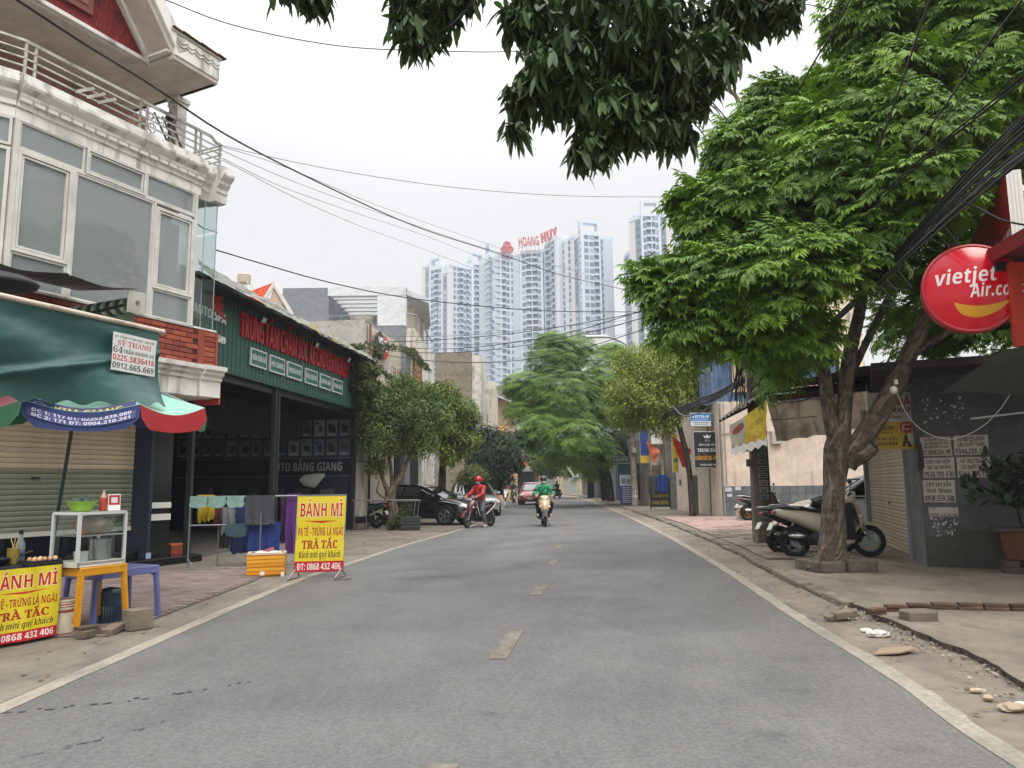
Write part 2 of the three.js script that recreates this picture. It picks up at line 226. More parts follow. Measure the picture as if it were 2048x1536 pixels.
// painted lines: worn, with ragged gaps
const paint = mat('#d8d0c0', 0.8, { k: 0.5, map: T.fine, vertexColors: true, metre: false });
const wear = (x, d) => { const t = 0.92 + 0.5 * (fbm(x * 3, d * 1.5, 3) - 0.5) + 0.35 * (fbm(x * 25, d * 18, 2) - 0.5); return [t, t * 0.985, t * 0.94]; };
S('edge_line_left', strip(d => roadL(d) - 0.075 + 0.004 * Math.sin(d * 5), d => roadL(d) + 0.075 + 0.004 * Math.sin(d * 4), 1.5, 110, 0.12, 4, 0.004, wear), paint);
S('edge_line_right', strip(d => roadR(d) - 0.075 + 0.004 * Math.sin(d * 5), d => roadR(d) + 0.085 + 0.005 * Math.sin(d * 4), 1.5, 110, 0.12, 4, 0.004, wear), paint);
{
  const dashes = [[-.41, 3.0, -.36, 4.06], [-.13, 6.38, .02, 7.56], [.28, 9.9, .44, 11.02], [.67, 13.5, .78, 14.48], [.99, 17.0, 1.1, 17.85], [1.28, 20.5, 1.42, 21.5], [1.6, 24, 1.7, 25], [1.9, 27.6, 2.0, 28.7], [2.2, 31.5, 2.3, 32.6], [2.5, 38, 2.56, 39.1]];
  const dm = mat('#cfc8b8', 0.85, { k: 0.33, map: T.fine, vertexColors: true, metre: false });
  dashes.forEach(([x0, d0, x1, d1], i) => { const w = (x, d) => { const t = 0.80 + 0.7 * (fbm(x * 6, d * 5, 3) - 0.5) + 0.6 * (fbm(x * 30, d * 24, 2) - 0.5); return [t, t * .98, t * .92]; }; const o = S(i ? 'lane_dash_' + String(i).padStart(3, '0') : 'lane_dash', strip(d => lerp(x0, x1, (d - d0) / (d1 - d0)) - 0.085, d => lerp(x0, x1, (d - d0) / (d1 - d0)) + 0.065, d0, d1, 0.06, 6, 0.005, w), dm); });
}
// left apron: concrete flush with the road, brick paving in front of the house
const concA = mat('#b0a99f', 0.9, { k: 0.52, map: T.conc, vertexColors: true, metre: false });
const apT = (x, d) => { let t = 0.95 + 0.35 * (fbm(x * 0.7 + 2, d * 0.5, 4) - 0.5) + 0.18 * (fbm(x * 5, d * 4, 3) - 0.5); t -= 0.2 * blob(x, d, -2.9, 21.5, 0.3, 0.25); return [t * 1.01, t, t * 0.97]; };
S('apron_left', strip(d => -16, d => roadL(d) - 0.07, -12, 40, 0.25, 60, -0.006, apT), concA);
S('footpath_left_far', strip(d => -30, d => roadL(d) - 0.07, 40, 130, 1, 30, -0.006, apT), concA);
{ // thin brick pavers, laid in rows (geometry, recessed joints)
  const base = S('paving_left', strip(d => -9.5, d => -3.93 + (d < 11.6 ? 0 : (d - 11.6) * -0.12), 7.5, 13.6, 0.25, 20, 0.002), mat('#6f625c', 0.95, { k: 0.6 })); base.userData.kind = 'structure';
  const list = [], g = rb(0.192, 0.03, 0.092, 0.006);
  for (let r = 0; r < 63; r++) for (let c = 0; c < 30; c++) { const d = 7.55 + r * 0.097, x = -4.05 - c * 0.198 - (r % 2) * 0.099 - (d > 11.6 ? (d - 11.6) * 0.12 : 0); const t = rr(0.75, 1.15), k = 0.9 + 0.4 * (fbm(x * 1.2, d * 1.2, 3) - 0.5); list.push({ p: V(x, -0.002 + rr(-0.002, 0.003), -d), q: eq(rr(-.01, .01), rr(-.01, .01), rr(-.01, .01)), c: new THREE.Color(0.27 * t * k, 0.205 * t * k, 0.185 * t * k) }); }
  instanced('paver', g, mat('#ffffff', 0.9, { map: T.fine, metre: false }), list, base);
}
// right side: dusty gutter, kerb stones, raised pavement
const concR = mat('#b5ada2', 0.92, { k: 0.59, map: T.conc, vertexColors: true, metre: false });
const gutT = (x, d) => { const t = 0.95 + 0.4 * (fbm(x * 1.5 + 7, d * 0.7, 4) - 0.5) + 0.2 * (fbm(x * 8, d * 6, 3) - 0.5); return [t, t * 0.972, t * 0.93]; };
S('gutter_right', strip(d => roadR(d) + 0.07, d => kerbR(d) + 0.2, -12, 110, 0.2, 8, (x, d) => 0.001 + 0.02 * sstep(x - roadR(d), 0.3, 0.9) + 0.006 * fbm(x * 6, d * 5, 2), gutT), concR);
const rag = d => kerbR(d) + (d < 8.6 ? 0.16 * (fbm(d * 2.3, 4, 4) - 0.35) + (d < 7 ? (7 - d) * 0.05 : 0) : 0.10);
const paveT = (x, d) => { let t = 0.93 + 0.36 * (fbm(x * 0.8 + 5, d * 0.8 + 8, 4) - 0.5) + 0.2 * (fbm(x * 6, d * 5, 3) - 0.5); const e = x - rag(d); t *= 0.82 + 0.18 * sstep(e, 0, 0.12);
  if (d > 12.5 && d < 16.5) { const q = Math.abs(fbm(x * 1.3 + 2, d * 1.3, 3) - 0.5); t *= 0.72 + 0.28 * sstep(q, 0, 0.02); } return [t, t * 0.975, t * 0.93]; };
const PAVEY = (x, d) => 0.075 + 0.012 * (fbm(x * 1.1, d * 1.1, 3) - 0.5);
{ const sk = []; for (let d = 1.5; d < 8.8; d += 0.06) { const a = [rag(d), PAVEY(rag(d), d) + .001, -d], b = [rag(d + .06), PAVEY(rag(d + .06), d + .06) + .001, -d - .06], q = rr(.01, .05); sk.push(quad([a[0] + q, -.01, a[2]], [b[0] + q, -.01, b[2]], b, a)); } S('pavement_edge', merged(sk), mat('#6d655b', .95, { map: T.plaster, metre: false })); }
S('pavement_right', strip(rag, d => 16, -12, 44, 0.12, 90, PAVEY, paveT), concR);
S('footpath_right_far', strip(d => kerbR(d) + 0.1, d => 40, 44, 130, 1, 30, 0.075, paveT), concR);
{ // worn kerb stones
  const km = [0, 1, 2].map(i => mat(['#a89e90', '#9b9184', '#b3a999'][i], 0.95, { k: 0.62, map: T.plaster }));
  const kg = thing('kerb', 'row of worn concrete kerb stones along the right pavement', 'kerb'); kg.userData.kind = 'structure'; delete kg.userData.category; delete kg.userData.label;
  for (let d = 8.6, i = 0; d < 60; i++) { const L = d < 30 ? 0.78 : 2.4, x0 = kerbR(d), x1 = kerbR(d + L), ang = Math.atan2(x1 - x0, L); const m = M('kerb_stone', [rb(0.16, 0.20, L - 0.025 - rnd() * 0.02, 0.03, 0, 0, 0)], pick(km), kg); m.position.set((x0 + x1) / 2 + rr(-.02, .02) + 0.03, 0.0 + rr(-0.035, 0.008), -(d + L / 2)); m.rotation.set(rr(-.01, .01), -ang + rr(-.03, .03), rr(-0.05, .08)); d += L; }
}
{ // pink square pavers by the beige wall and in front of the shack
  const g = rb(0.285, 0.03, 0.285, 0.008), list = []; const pb = S('paving_right', strip(d => kerbR(d) + 0.25, d => 9, 21.5, 29.5, 0.5, 6, 0.083), mat('#7a6a60', 0.95, { k: 0.6 }));
  for (let r = 0; r < 27; r++) for (let c = 0; c < 14; c++) { const d = 21.6 + r * 0.295, x = kerbR(d) + 0.45 + c * 0.295; if (x > 9.2 || (rnd() < 0.06)) continue; const t = rr(0.8, 1.15); list.push({ p: V(x, 0.083 + rr(-.004, .006), -d), q: eq(rr(-.02, .02), rr(-.03, .03), rr(-.02, .02)), c: new THREE.Color(0.40 * t, 0.27 * t, 0.235 * t) }); }
  instanced('paver', g, mat('#ffffff', 0.9, { map: T.fine, metre: false }), list, pb);
  const sl = S('paving_slab_base', strip(d => kerbR(d) + 0.2, d => kerbR(d) + 1.7, 13.2, 21.4, 0.5, 4, 0.082), mat('#6d655b', 0.95, { k: 0.6 }));
  const sm = [0, 1, 2].map(i => mat(['#b5aa9c', '#a79c8e', '#c0b4a5'][i], 0.95, { k: 0.6, map: T.plaster }));
  for (let r = 0; r < 16; r++) for (let c = 0; c < 3; c++) { const d = 13.5 + r * 0.5, x = kerbR(d) + 0.46 + c * 0.5; const m = M('slab', rb(0.47, 0.04, 0.47, 0.012), pick(sm), sl); m.position.set(x, 0.085 + rr(-.008, .012), -d); m.rotation.set(rr(-.04, .04), -0.1 + rr(-.05, .05), rr(-.04, .04)); }
}

// ---------------------------------------------------------------- left: the two-storey house with the curved balcony
const prof = (pts, u0, u1) => { const g = ext(pts.map(([z, y]) => [-z, y]), u1 - u0); g.rotateY(PI / 2); return g.translate(u0, 0, 0); };
{
  const h = facade('town_house', 'white and red brick two-storey house with curved balcony and tall windows at the left', 'house', -6.1, -13.6, 25.8);
  const wall = mat('#e6e4de', 0.9, { map: T.weather }), pinkW = mat('#b58f86', 0.9, { map: T.grime }), sof = mat('#d6cdc6', 0.9, { map: T.grime }), crim = mat('#8d2c33', 0.9, { map: T.plaster, bumpMap: T.barkB, bumpScale: 0.02 }), trim = mat('#e6e8ea', 0.85, { map: T.weather });
  const room = mat('#d6d6d0', 0.9, {});
  // structure of the storeys
  M('wall', [sb(-6, .78, 3.16, 4.42, -.3, -.03), sb(.5, .78, 4.42, 7.0, -8, -1.35), sb(-6, .5, 0, 3.1, -8, -4.2), sb(.3, .74, 0, 3.1, -8, -1.65), sb(-6, .78, 2.86, 3.14, -4.2, -1.32), sb(-6, .78, 3.1, 3.16, -8, -.02)], wall, h);
  M('floor', sb(-6, .72, 4.3, 4.4, -8, -.3), room, h); M('ceiling', [sb(-6, .74, 6.98, 7.05, -8, -.1)], mat('#c8c8c4', .9), h);
  M('room_wall', [sb(-6, .5, 4.4, 6.98, -2.7, -2.5), sb(-3.6, -3.5, 4.4, 6.98, -2.5, -1.2), sb(-2.3, -2.1, 6.55, 6.98, -2.5, -.5), sb(-6, .5, 6.7, 6.98, -2.5, -2.2)], room, h);
  { const d = M('inner_door', sb(-1.9, -1.0, 4.4, 6.4, -2.5, -2.46), mat('#8d8478', .6), h); M('door_panel', [sb(-1.8, -1.1, 4.5, 5.3, -2.46, -2.44), sb(-1.8, -1.1, 5.4, 6.3, -2.46, -2.44)], mat('#7d7468', .6), d); M('wall_picture', sb(-3.2, -2.6, 5.4, 6.0, -2.5, -2.46), mat('#5d6468', .5), h); M('ceiling_lamp', sb(-1.6, -1.2, 6.9, 6.97, -1.5, -1.1), MT.white, h); M('sofa', [rb(1.6, .5, .7, .08, -2.6, 4.65, -1.9), rb(1.6, .5, .2, .06, -2.6, 4.95, -2.2)], mat('#6f6a66', .8), h); }
  M('curtain', [quad([-.84, 6.58, -.12], [.16, 6.58, -.12], [.16, 6.95, -.12], [-.84, 6.95, -.12], 60, 1, (u) => V(0, 0, .02 * Math.sin(u * 110))), quad([-.2, 4.45, -.35], [.14, 4.45, -.35], [.14, 6.4, -.35], [-.2, 6.4, -.35], 24, 1, (u) => V(0, 0, .02 * Math.sin(u * 50)))], mat('#b9bab8', .9), h);
  // windows
  const alu = mat('#e2e3e0', .45, { map: T.grime }), pane = mat('#d2d8d8', 0.02, { phys: true, transmission: .72, thickness: 0, ior: 1.52, specularIntensity: 1 });
  const F = (u0, u1, y0, y1, w, z0, z1) => [sb(u0, u0 + w, y0, y1, z0, z1), sb(u1 - w, u1, y0, y1, z0, z1), sb(u0 + w, u1 - w, y0, y0 + w, z0, z1), sb(u0 + w, u1 - w, y1 - w, y1, z0, z1)];
  const win = (name, u0, u1, y0, y1, w, z = .0, sash = 0) => { const f = M(name, sash ? [F(u0, u1, y0, y1, w, z - .05, z + .035), F(u0 + w + .012, u1 - w - .012, y0 + w + .012, y1 - w - .012, w * .6, z - .03, z + .02)] : F(u0, u1, y0, y1, w, z - .05, z + .01), alu, h); M('pane', bx(u1 - u0 - w, y1 - y0 - w, .006, (u0 + u1) / 2, (y0 + y1) / 2, z - .02), pane, f); return f; };
  win('casement_window', -3.12, -2.25, 4.95, 6.53, .055, .0, 1); win('window', -3.12, -2.25, 4.42, 4.945, .035); win('window', -2.19, -.72, 4.42, 6.52, .035); win('casement_window', -.68, .16, 4.95, 6.46, .055, 0, 1); win('window', -.68, .16, 4.42, 4.945, .035);
  win('window', -3.12, -2.06, 6.56, 7.0, .035); win('casement_window', -2.04, -.92, 6.56, 7.0, .04, .0, 1); win('window', -.90, .16, 6.56, 7.0, .035);
  M('mullion', [sb(-3.2, -3.125, 4.42, 7.0, -.06, .04), sb(-2.248, -2.192, 4.42, 6.56, -.05, .03), sb(-.718, -.682, 4.42, 6.56, -.05, .03), sb(.162, .215, 4.42, 7.0, -.06, .035), sb(-3.12, .16, 6.522, 6.558, -.05, .02)], alu, h);
  { const a = new THREE.Group(); a.name = 'bay_window'; h.add(a); const w = Math.hypot(1.3, .55); a.position.set(-3.2, 0, 0); a.rotation.y = PI - Math.atan2(.55, 1.3) + PI; a.scale.x = 1; // left bay, turning back
    const g = [F(-w, -.02, 4.42, 6.52, .05, -.05, .02), F(-w, -.02, 6.55, 7.0, .04, -.05, .02), [sb(-.62, -.55, 4.42, 6.5, -.05, .03)]].flat(); M('window_frame', g, alu, a); M('pane', [bx(w - .06, 2.02, .006, -w / 2, 5.47, -.02), bx(w - .06, .4, .006, -w / 2, 6.77, -.02)], pane, a); }
  // frameless glass corner at the right end
  { const gl = mat('#dfe9e7', .02, { phys: true, transmission: 1, thickness: 0, ior: 1.52 }); const q = (y0, y1) => [quad([.215, y0, 0], [.5, y0, -.10], [.5, y1, -.10], [.215, y1, 0]), quad([.505, y0, -.1], [.79, y0, -.08], [.79, y1, -.08], [.505, y1, -.1]), quad([.79, y0, -.09], [.79, y0, -1.3], [.79, y1, -1.3], [.79, y1, -.09])];
    M('corner_glass', [q(4.44, 6.40), q(6.46, 7.0)], gl, h); M('glass_edge', [bar([.785, 4.42, -.085], [.785, 7, -.085], .012), bar([.502, 4.42, -.1], [.502, 7, -.1], .01), bar([.22, 6.43, 0], [.5, 6.43, -.1], .03, .03), bar([.5, 6.43, -.1], [.8, 6.43, -.08], .03, .03)], mat('#8fb5ad', .3), h); }
  // red brickwork under the windows: every brick its own
  const bm = ['#9c4a38', '#914233', '#a8553f', '#873e32'].map(c => mat(c, .85, { map: T.fine })), bg = [.29, .14].map(w => rb(w, .083, .03, .006));
  M('mortar', sb(-3.3, .86, 3.70, 4.40, -.05, -.008), mat('#4d2a22', .95), h);
  for (let r = 0; r < 7; r++) { const y = 3.752 + r * .0965; for (let c = 0; c < 14; c++) { let u = -3.2 + (r % 2 ? .15 : 0) + c * .301; if (u > .34) continue; const m = new THREE.Mesh(bg[0], pick(bm)); m.name = 'brick'; const e = Math.max(0, u + .145 - .372); m.scale.x = (.29 - e) / .29; m.position.set(u - e / 2, y, 0 + rr(-.003, .003)); m.castShadow = m.receiveShadow = true; h.add(m); } const m = new THREE.Mesh(bg[0], pick(bm)); m.name = 'brick'; m.position.set(.66, y, rr(-.003, .003)); h.add(m); m.scale.x = .9; }
  M('brick_pilaster', [0, 1, 2, 3].map(i => rb(.032, .69, .05, .01, .395 + i * .036, 4.055, .002)).concat([rb(.05, .69, .05, .01, .83, 4.055, 0)]), bm[0], h);
  M('window_sill', [prof([[-.06, 4.39], [.035, 4.39], [.045, 4.42], [-.06, 4.425]], -3.3, .22), sb(.22, .82, 4.40, 4.435, -.14, -.0)], trim, h);
  // cornices
  const pro1 = [[-.2, 6.99], [.02, 6.99], [.02, 7.16], [.05, 7.18], [.05, 7.26], [.12, 7.34], [.12, 7.39], [.20, 7.46], [.22, 7.50], [.22, 7.55], [.16, 7.57], [.16, 7.68], [-.2, 7.68]];
  M('cornice', [prof(pro1, -3.2, .28), prof(pro1.map(([z, y]) => [z - .13, y]), .28, .8), prof(pro1.map(([z, y]) => [z + .06, y]), .58, .86)], trim, h);
  { const c2 = new THREE.Group(); c2.name = 'cornice'; c2.position.set(-3.2, 0, 0); c2.rotation.y = -Math.atan2(.55, 1.3); h.add(c2); M('moulding', prof(pro1, -2.4, 0), trim, c2); }
  { const g = rb(.17, .075, .05, .008); for (let i = 0; i < 17; i++) { const m = new THREE.Mesh(g, trim); m.name = 'bracket'; m.position.set(-3.1 + i * .205, 7.30, .085); h.add(m); } }
  const pro2 = [[-1.3, 3.12], [.0, 3.12], [.0, 3.42], [.04, 3.44], [.04, 3.50], [.10, 3.54], [.10, 3.59], [.17, 3.62], [.18, 3.70], [-.1, 3.72]];
  M('cornice', [prof(pro2, -4.5, .42), prof(pro2.map(([z, y]) => [z + (z > -1 ? .07 : 0), y]), .42, .9)], trim, h);
  M('red_edge', sb(.9, .93, 3.0, 3.62, -.6, .05), mat('#b8423a', .6), h);
  M('balcony_floor', [sb(-6, .8, 7.05, 7.62, -2.2, -.2)], wall, h);
  M('balcony_wall', [sb(-6, .35, 7.62, 8.97, -1.9, -1.7)], pinkW, h);
  // railing
  const rm = mat('#b9bab6', .5, { map: T.weather }), ys = [7.76, 7.89, 8.02, 8.15];
  const rail = M('railing', [ys.map(y => bar([-3.1, y, -.02], [.74, y, -.02], .028, .02)), ys.map(y => bar([-3.1, y, -.02], [-5, y, -.75], .028, .02)), bar([-3.12, 8.3, -.02], [.5, 8.3, -.02], .05, .035), bar([.5, 8.3, -.02], [.62, 8.22, -.02], .05, .035), bar([.62, 8.22, -.02], [.76, 8.22, -.02], .05, .035), bar([-3.1, 8.3, -.02], [-5, 8.3, -.75], .05, .035), [8.22, ...ys].map(y => bar([.76, y, 0], [.76, y, -1.6], .028, .02))], rm, h);
  for (const u of [-3.1, -2.95, -1.08, -.94, .14, .26, .74]) M('post', bar([u, 7.66, -.025], [u, u > .7 ? 8.2 : 8.29, -.025], .04, .03), rm, rail);
  M('ornament', [0, 1, 2].map(i => bar([-2.3 + i * .2, 7.86, .0], [-1.98 + i * .2, 8.08, .0], .05, .015)), rm, rail);
  { const g = []; for (let i = 0; i < 26; i++) { const u = rr(-.85, -.15), y = rr(7.75, 8.35), r = rr(.04, .1), p = []; for (let k = 0; k < 8; k++) { const a = k / 8 * 2 * PI; p.push(V(u + r * Math.cos(a) * rr(.6, 1.2), y + r * Math.sin(a) * rr(.6, 1.2), -.45)); } g.push(tube(p, .008, 16, 4, true)); } for (let i = 0; i < 3; i++) g.push(bar([-.55 + i * .18, 8.4, -.35], [-.15 + i * .16, 7.75, -.3], .035, .012)); M('ironwork', g, mat('#3b3a38', .6), h); }
  // roof over the balcony, gable
  M('soffit', [sb(-6, .0, 8.97, 9.08, -2.5, .0), sb(-1.0, 0, 8.97, 9.05, 0, .66)], sof, h);
  M('eave', [sb(-.98, .0, 9.05, 9.45, .58, .68), sb(-.06, .02, 8.97, 9.45, -2.5, .58), sb(-1.1, -.0, 9.08, 9.12, -.0, .6)], trim, h);
  { const g = []; for (let k = 0; k < 2; k++) for (let i = 0; i < 5; i++) { const p = []; for (let j = 0; j <= 6; j++) p.push(V(-.95 + i * .19 + j / 6 * .19, 9.38 - k * .07 - .06 * Math.sin(j / 6 * PI), .69)); g.push(tube(p, .012, 8, 4)); } M('scallop', g, trim, h); }
  const sl = 1.29, uA = -3.65, yA = 9.1 + (uA + 1.05) * -sl;
  M('gable_wall', ext([[-6.25, 9.08], [-1.05, 9.08], [uA, yA - .02]], .15).translate(0, 0, -.15), crim, h);
  M('gable_ledge', sb(-6, -1.0, 9.02, 9.085, -.02, .05), trim, h);
  { const w = M('attic_window', [sb(-3.3, -2.12, 9.3, 11, .005, .05)], mat('#7c4a41', .7), h); M('shutter_panel', [sb(-3.2, -2.78, 9.42, 9.72, .05, .07), sb(-2.66, -2.22, 9.42, 9.72, .05, .07), sb(-3.2, -2.78, 9.8, 10.8, .05, .07), sb(-2.66, -2.22, 9.8, 10.8, .05, .07)], mat('#8d5a50', .7), w); }
  { // roof slab: right slope with rake boards, tile edge
    const dir = V(-1, sl, 0).normalize(), n = V(sl, 1, 0).normalize(), L = 3.6, a0 = V(-1.02, 9.08, 0);
    const P = (s, t, z) => a0.clone().addScaledVector(dir, s).addScaledVector(n, t).setZ(z);
    const rp = (s0, s1, t0, t1, z0, z1) => ext([P(s0, t0, 0), P(s1, t0, 0), P(s1, t1, 0), P(s0, t1, 0)].map(p => [p.x, p.y]), z1 - z0).translate(0, 0, z0);
    const rf = M('roof', [rp(.0, L, .0, .10, -5, .62), sb(-1.1, .03, 9.46, 9.5, -4, .7)], sof, h);
    M('rake_board', [rp(-.05, L, .1, .34, .56, .68), rp(-.02, L, -.06, .02, -.02, .1)], trim, h);
    const tm = [mat('#6a4a3c', .85, { map: T.grime }), mat('#5c4438', .85, { map: T.grime })], tg = rb(.2, .03, .36, .01); for (let i = 0; i < 6; i++) { const m = new THREE.Mesh(tg, tm[i % 2]); m.name = 'roof_tile'; m.position.set(-.98 + i * .2, 9.53 + (i % 2) * .01, .56); m.rotation.set(.06, 0, -.06); rf.add(m); }
  }
  M('column', [rb(.24, 1.3, .24, .02, .05, 8.2, -.45), rb(.32, .1, .32, .02, .05, 8.92, -.45), rb(.28, .08, .28, .02, .05, 8.81, -.45)], trim, h);
  M('wall_lamp', [cy(.05, .08, .12, 8, -.18, 8.5, -.4), cy(.03, .03, .16, 8, -.18, 8.38, -.4)], MT.black, h);
  // ground floor: granite pillar, step, roller shutter half raised
  const pil = M('pillar', sb(.2, .86, 0, 3.1, -1.62, -1.09), MT.granite, h);
  M('white_band', [sb(.19, .87, 1.03, 1.14, -1.63, -1.08), sb(.19, .87, .80, .92, -1.63, -1.08)], mat('#dcdbd5', .5), pil);
  M('corner_strip', bar([.24, 0, -1.085], [.24, 3.1, -1.085], .012), MT.steel, pil);
  M('step', [rb(4.9, .13, .62, .012, -1.25, .065, -.85), rb(4.3, .14, .5, .012, -1.6, .2, -1.28), sb(-6, .19, 0, .13, -4, -1.1)], MT.granite, h);
  const so = new THREE.Group(); so.name = 'roller_shutter'; h.add(so);
  const sm = [mat('#d9c7a8', .5, { map: T.grime }), mat('#c9bda5', .5, { map: T.grime }), mat('#8f9484', .5, { map: T.grime }), mat('#858b7c', .5, { map: T.grime })];
  const sg = prof([[-.02, 0], [.004, 0], [.016, .02], [.018, .055], [.006, .082], [-.02, .082]], -4.2, .14);
  for (let i = 0; i < 26; i++) { const y = .72 + i * .0865; const m = new THREE.Mesh(sg, y < 1.7 ? sm[2 + i % 2] : sm[i % 2]); m.name = 'slat'; m.position.set(0, y, -1.22); m.castShadow = m.receiveShadow = true; so.add(m); }
  M('bottom_rail', sb(-4.2, .14, .64, .72, -1.25, -1.19), mat('#c9cabd', .5), so); M('side_rail', sb(.14, .2, 0, 2.96, -1.28, -1.16), MT.steel, so); M('lock', [rb(.14, .03, .03, .008, -1.75, 1.60, -1.18), rb(.2, .02, .05, .006, -.12, .9, -1.17)], MT.darkmetal, so);
  M('inner_rail', [sb(-.55, -.5, 0, .66, -1.45, -1.4), sb(-.15, -.1, 0, .66, -1.4, -1.35)], MT.steel, h);
  // plants behind the glass
}

// ---------------------------------------------------------------- left: car-care garage with green corrugated fascia
const GAR = [-5.12, -24.63, 7.5];
function corrug(u0, u1, y0, y1, pitch = .19, dep = .035, slope = 0) { // trapezoid sheet as one surface, z out
  const pos = [], idx = []; let u = u0; const st = [[0, 0], [.35, 0], [.5, 1], [.85, 1]];
  const pts = []; while (u < u1) { for (const [a, b] of st) pts.push([u + a * pitch, b * dep]); u += pitch; }
  pts.forEach(([x, z], i) => { pos.push(x, y0, z, x, y1, z + slope); if (i) { const k = i * 2; idx.push(k - 2, k, k - 1, k, k + 1, k - 1); } });
  const g = new THREE.BufferGeometry(); g.setAttribute('position', new THREE.Float32BufferAttribute(pos, 3)); g.setIndex(idx); const q = g.toNonIndexed(); q.computeVertexNormals(); return q;
}
{
  const g = facade('garage', 'dark open car-care garage with a green corrugated fascia and red lettering', 'garage', ...GAR);
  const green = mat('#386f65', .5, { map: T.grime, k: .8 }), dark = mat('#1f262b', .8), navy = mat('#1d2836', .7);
  M('fascia', [corrug(-10.5, .5, 3.93, 5.76, .19, .03)], green, g); M('fascia_edge', [sb(-10.5, .5, 3.88, 3.94, -.05, .04)], mat('#24463f', .6), g);
  M('end_panel', [corrug(-4, 0, 3.9, 5.7).rotateY(PI / 2).translate(.5, 0, -4)], green, g);
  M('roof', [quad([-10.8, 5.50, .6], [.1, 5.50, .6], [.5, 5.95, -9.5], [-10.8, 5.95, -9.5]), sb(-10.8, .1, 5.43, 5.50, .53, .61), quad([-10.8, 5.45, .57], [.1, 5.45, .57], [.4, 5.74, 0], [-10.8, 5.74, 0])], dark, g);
  { // crumpled tarpaulin along the eave
    const t = quad([-10.6, 5.48, .64], [.05, 5.46, .64], [.05, 5.68, .42], [-10.6, 5.80, .42], 150, 10, (u, v) => { const n = fbm(u * 60, v * 4, 4), m = fbm(u * 14 + 7, v * 2, 3); return V(0, (n - .5) * .06 * (v + .3) + (m - .5) * .10, (fbm(u * 50 + 9, v * 3, 3) - .5) * .12); });
    const p = t.attributes.position, c = []; for (let i = 0; i < p.count; i++) { const u = (p.getX(i) + 10.6) / 11.5, q = fbm(u * 18, 3, 3), y = q > .60 && u > .45 && u < .75; const k = .75 + .5 * fbm(u * 90, p.getY(i) * 6, 3); c.push(...(y ? [.27 * k, .22 * k, .08 * k] : [.22 * k, .22 * k, .195 * k])); }
    t.setAttribute('color', new THREE.Float32BufferAttribute(c, 3)); M('tarpaulin', t, new THREE.MeshStandardMaterial({ vertexColors: true, roughness: .6, side: THREE.DoubleSide }), g, { raw: true });
  }
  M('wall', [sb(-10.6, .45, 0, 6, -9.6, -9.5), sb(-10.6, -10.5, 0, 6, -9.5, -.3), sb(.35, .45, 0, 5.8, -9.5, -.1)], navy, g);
  M('floor', sb(-10.5, .35, -.02, .004, -9.5, -.2), mat('#7d7a74', .9, { map: T.conc, k: .6 }), g);
  for (const [u, z] of [[-5.98, -.06], [-5.72, -.1], [-7.7, -2.4], [.05, -.1], [-9.6, -.1]]) M('post', rb(.11, 3.95, .11, .008, u, 1.975, z), MT.darkmetal, g);
  M('beam', [sb(-10.5, .3, 3.55, 3.7, -2.6, -2.45), sb(-10.5, .3, 3.72, 3.88, -.2, -.08)], MT.darkmetal, g);
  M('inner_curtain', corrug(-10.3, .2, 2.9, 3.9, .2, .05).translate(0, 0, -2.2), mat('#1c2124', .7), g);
  // letters
  const LR = mat('#b3222a', .5), word = M('sign_letters', (() => { let u = 0; const out = []; for (const ch of 'TRUNG TÂM CHĂM SÓC XE CHUYÊN NGHIÊP') { if (ch === ' ') { u += .26; continue; } const q = txt(ch, 1, .14), b = q.boundingBox; out.push(q.translate(u - b.min.x, 0, 0)); if (ch === 'Ê' && u > 15) out.push(); u += b.max.x - b.min.x + .12; } const m = merged(out); const k = 7.05 / u; m.scale(k, .56, .45); return m; })(), LR, g);
  word.position.set(-8.12, 4.80, .03); M('dot', rb(.06, .06, .05, .01, 6.62, -.05, .03), LR, word);
  // small letters at the left end, red badge
  const W = mat('#e8e8e4', .5), t2 = (s, x1, y, sz) => { const q = txt(s, sz, .03); const w = q.boundingBox.max.x; return q.scale(1, 1, 1).translate(x1 - w, y, .035); };
  M('sign_letters', [t2('AUTO SPA', -8.72, 4.92, .2), t2('0225.7689', -8.72, 4.48, .15)], W, g);
  M('badge', [ext(spl([[-9.4, 5.2], [-9.0, 5.05], [-8.72, 5.0], [-8.95, 5.18], [-8.82, 5.3], [-9.0, 5.33], [-8.92, 5.5], [-9.2, 5.42], [-9.35, 5.6]], 40), .05).translate(0, 0, .03)], LR, g);
  // six service plates
  ['RỬA DỌN XE', 'PHỦ CERAMIC', 'PHIM CÁCH NHIỆT', 'ĐỒ CHƠI NỘI THẤT', 'SƠN PHỦ GẦM', 'THẢM SÀN'].forEach((s, i) => {
    const u = [-7.18, -6.18, -5.14, -4.02, -2.98, -2.0][i], w = [.82, .84, .94, .86, .86, .8][i]; const p = M('service_plate', rb(w, .42, .05, .01, u, 4.42, .06), mat('#d7ddd8', .5), g);
    M('plate_print', face(w - .01, .41, u, 4.42, .0865), print(256, 128, (x, W, H) => { x.fillStyle = '#dfe8e2'; x.fillRect(0, 0, W, H); x.fillStyle = '#2e6a5e'; x.fillRect(10, 10, W - 20, H - 20); vt(x, s, W / 2, H / 2 + 20, 56, { w: W - 44, align: 'center', fill: '#f1f5f0' }); }), p);
  });
  for (const u of [-7.75, -4.6, -2.1]) { const p = M('spotlight', [rb(.22, .16, .07, .02, u, 5.22, .42, .5), bar([u, 5.3, .4], [u, 5.55, .3], .02), bar([u - .08, 5.3, .4], [u - .08, 5.5, .35], .015)], MT.darkmetal, g); M('lens', face(.18, .12, u, 5.205, .46, .5), mat('#9aa2a6', .2), p); }
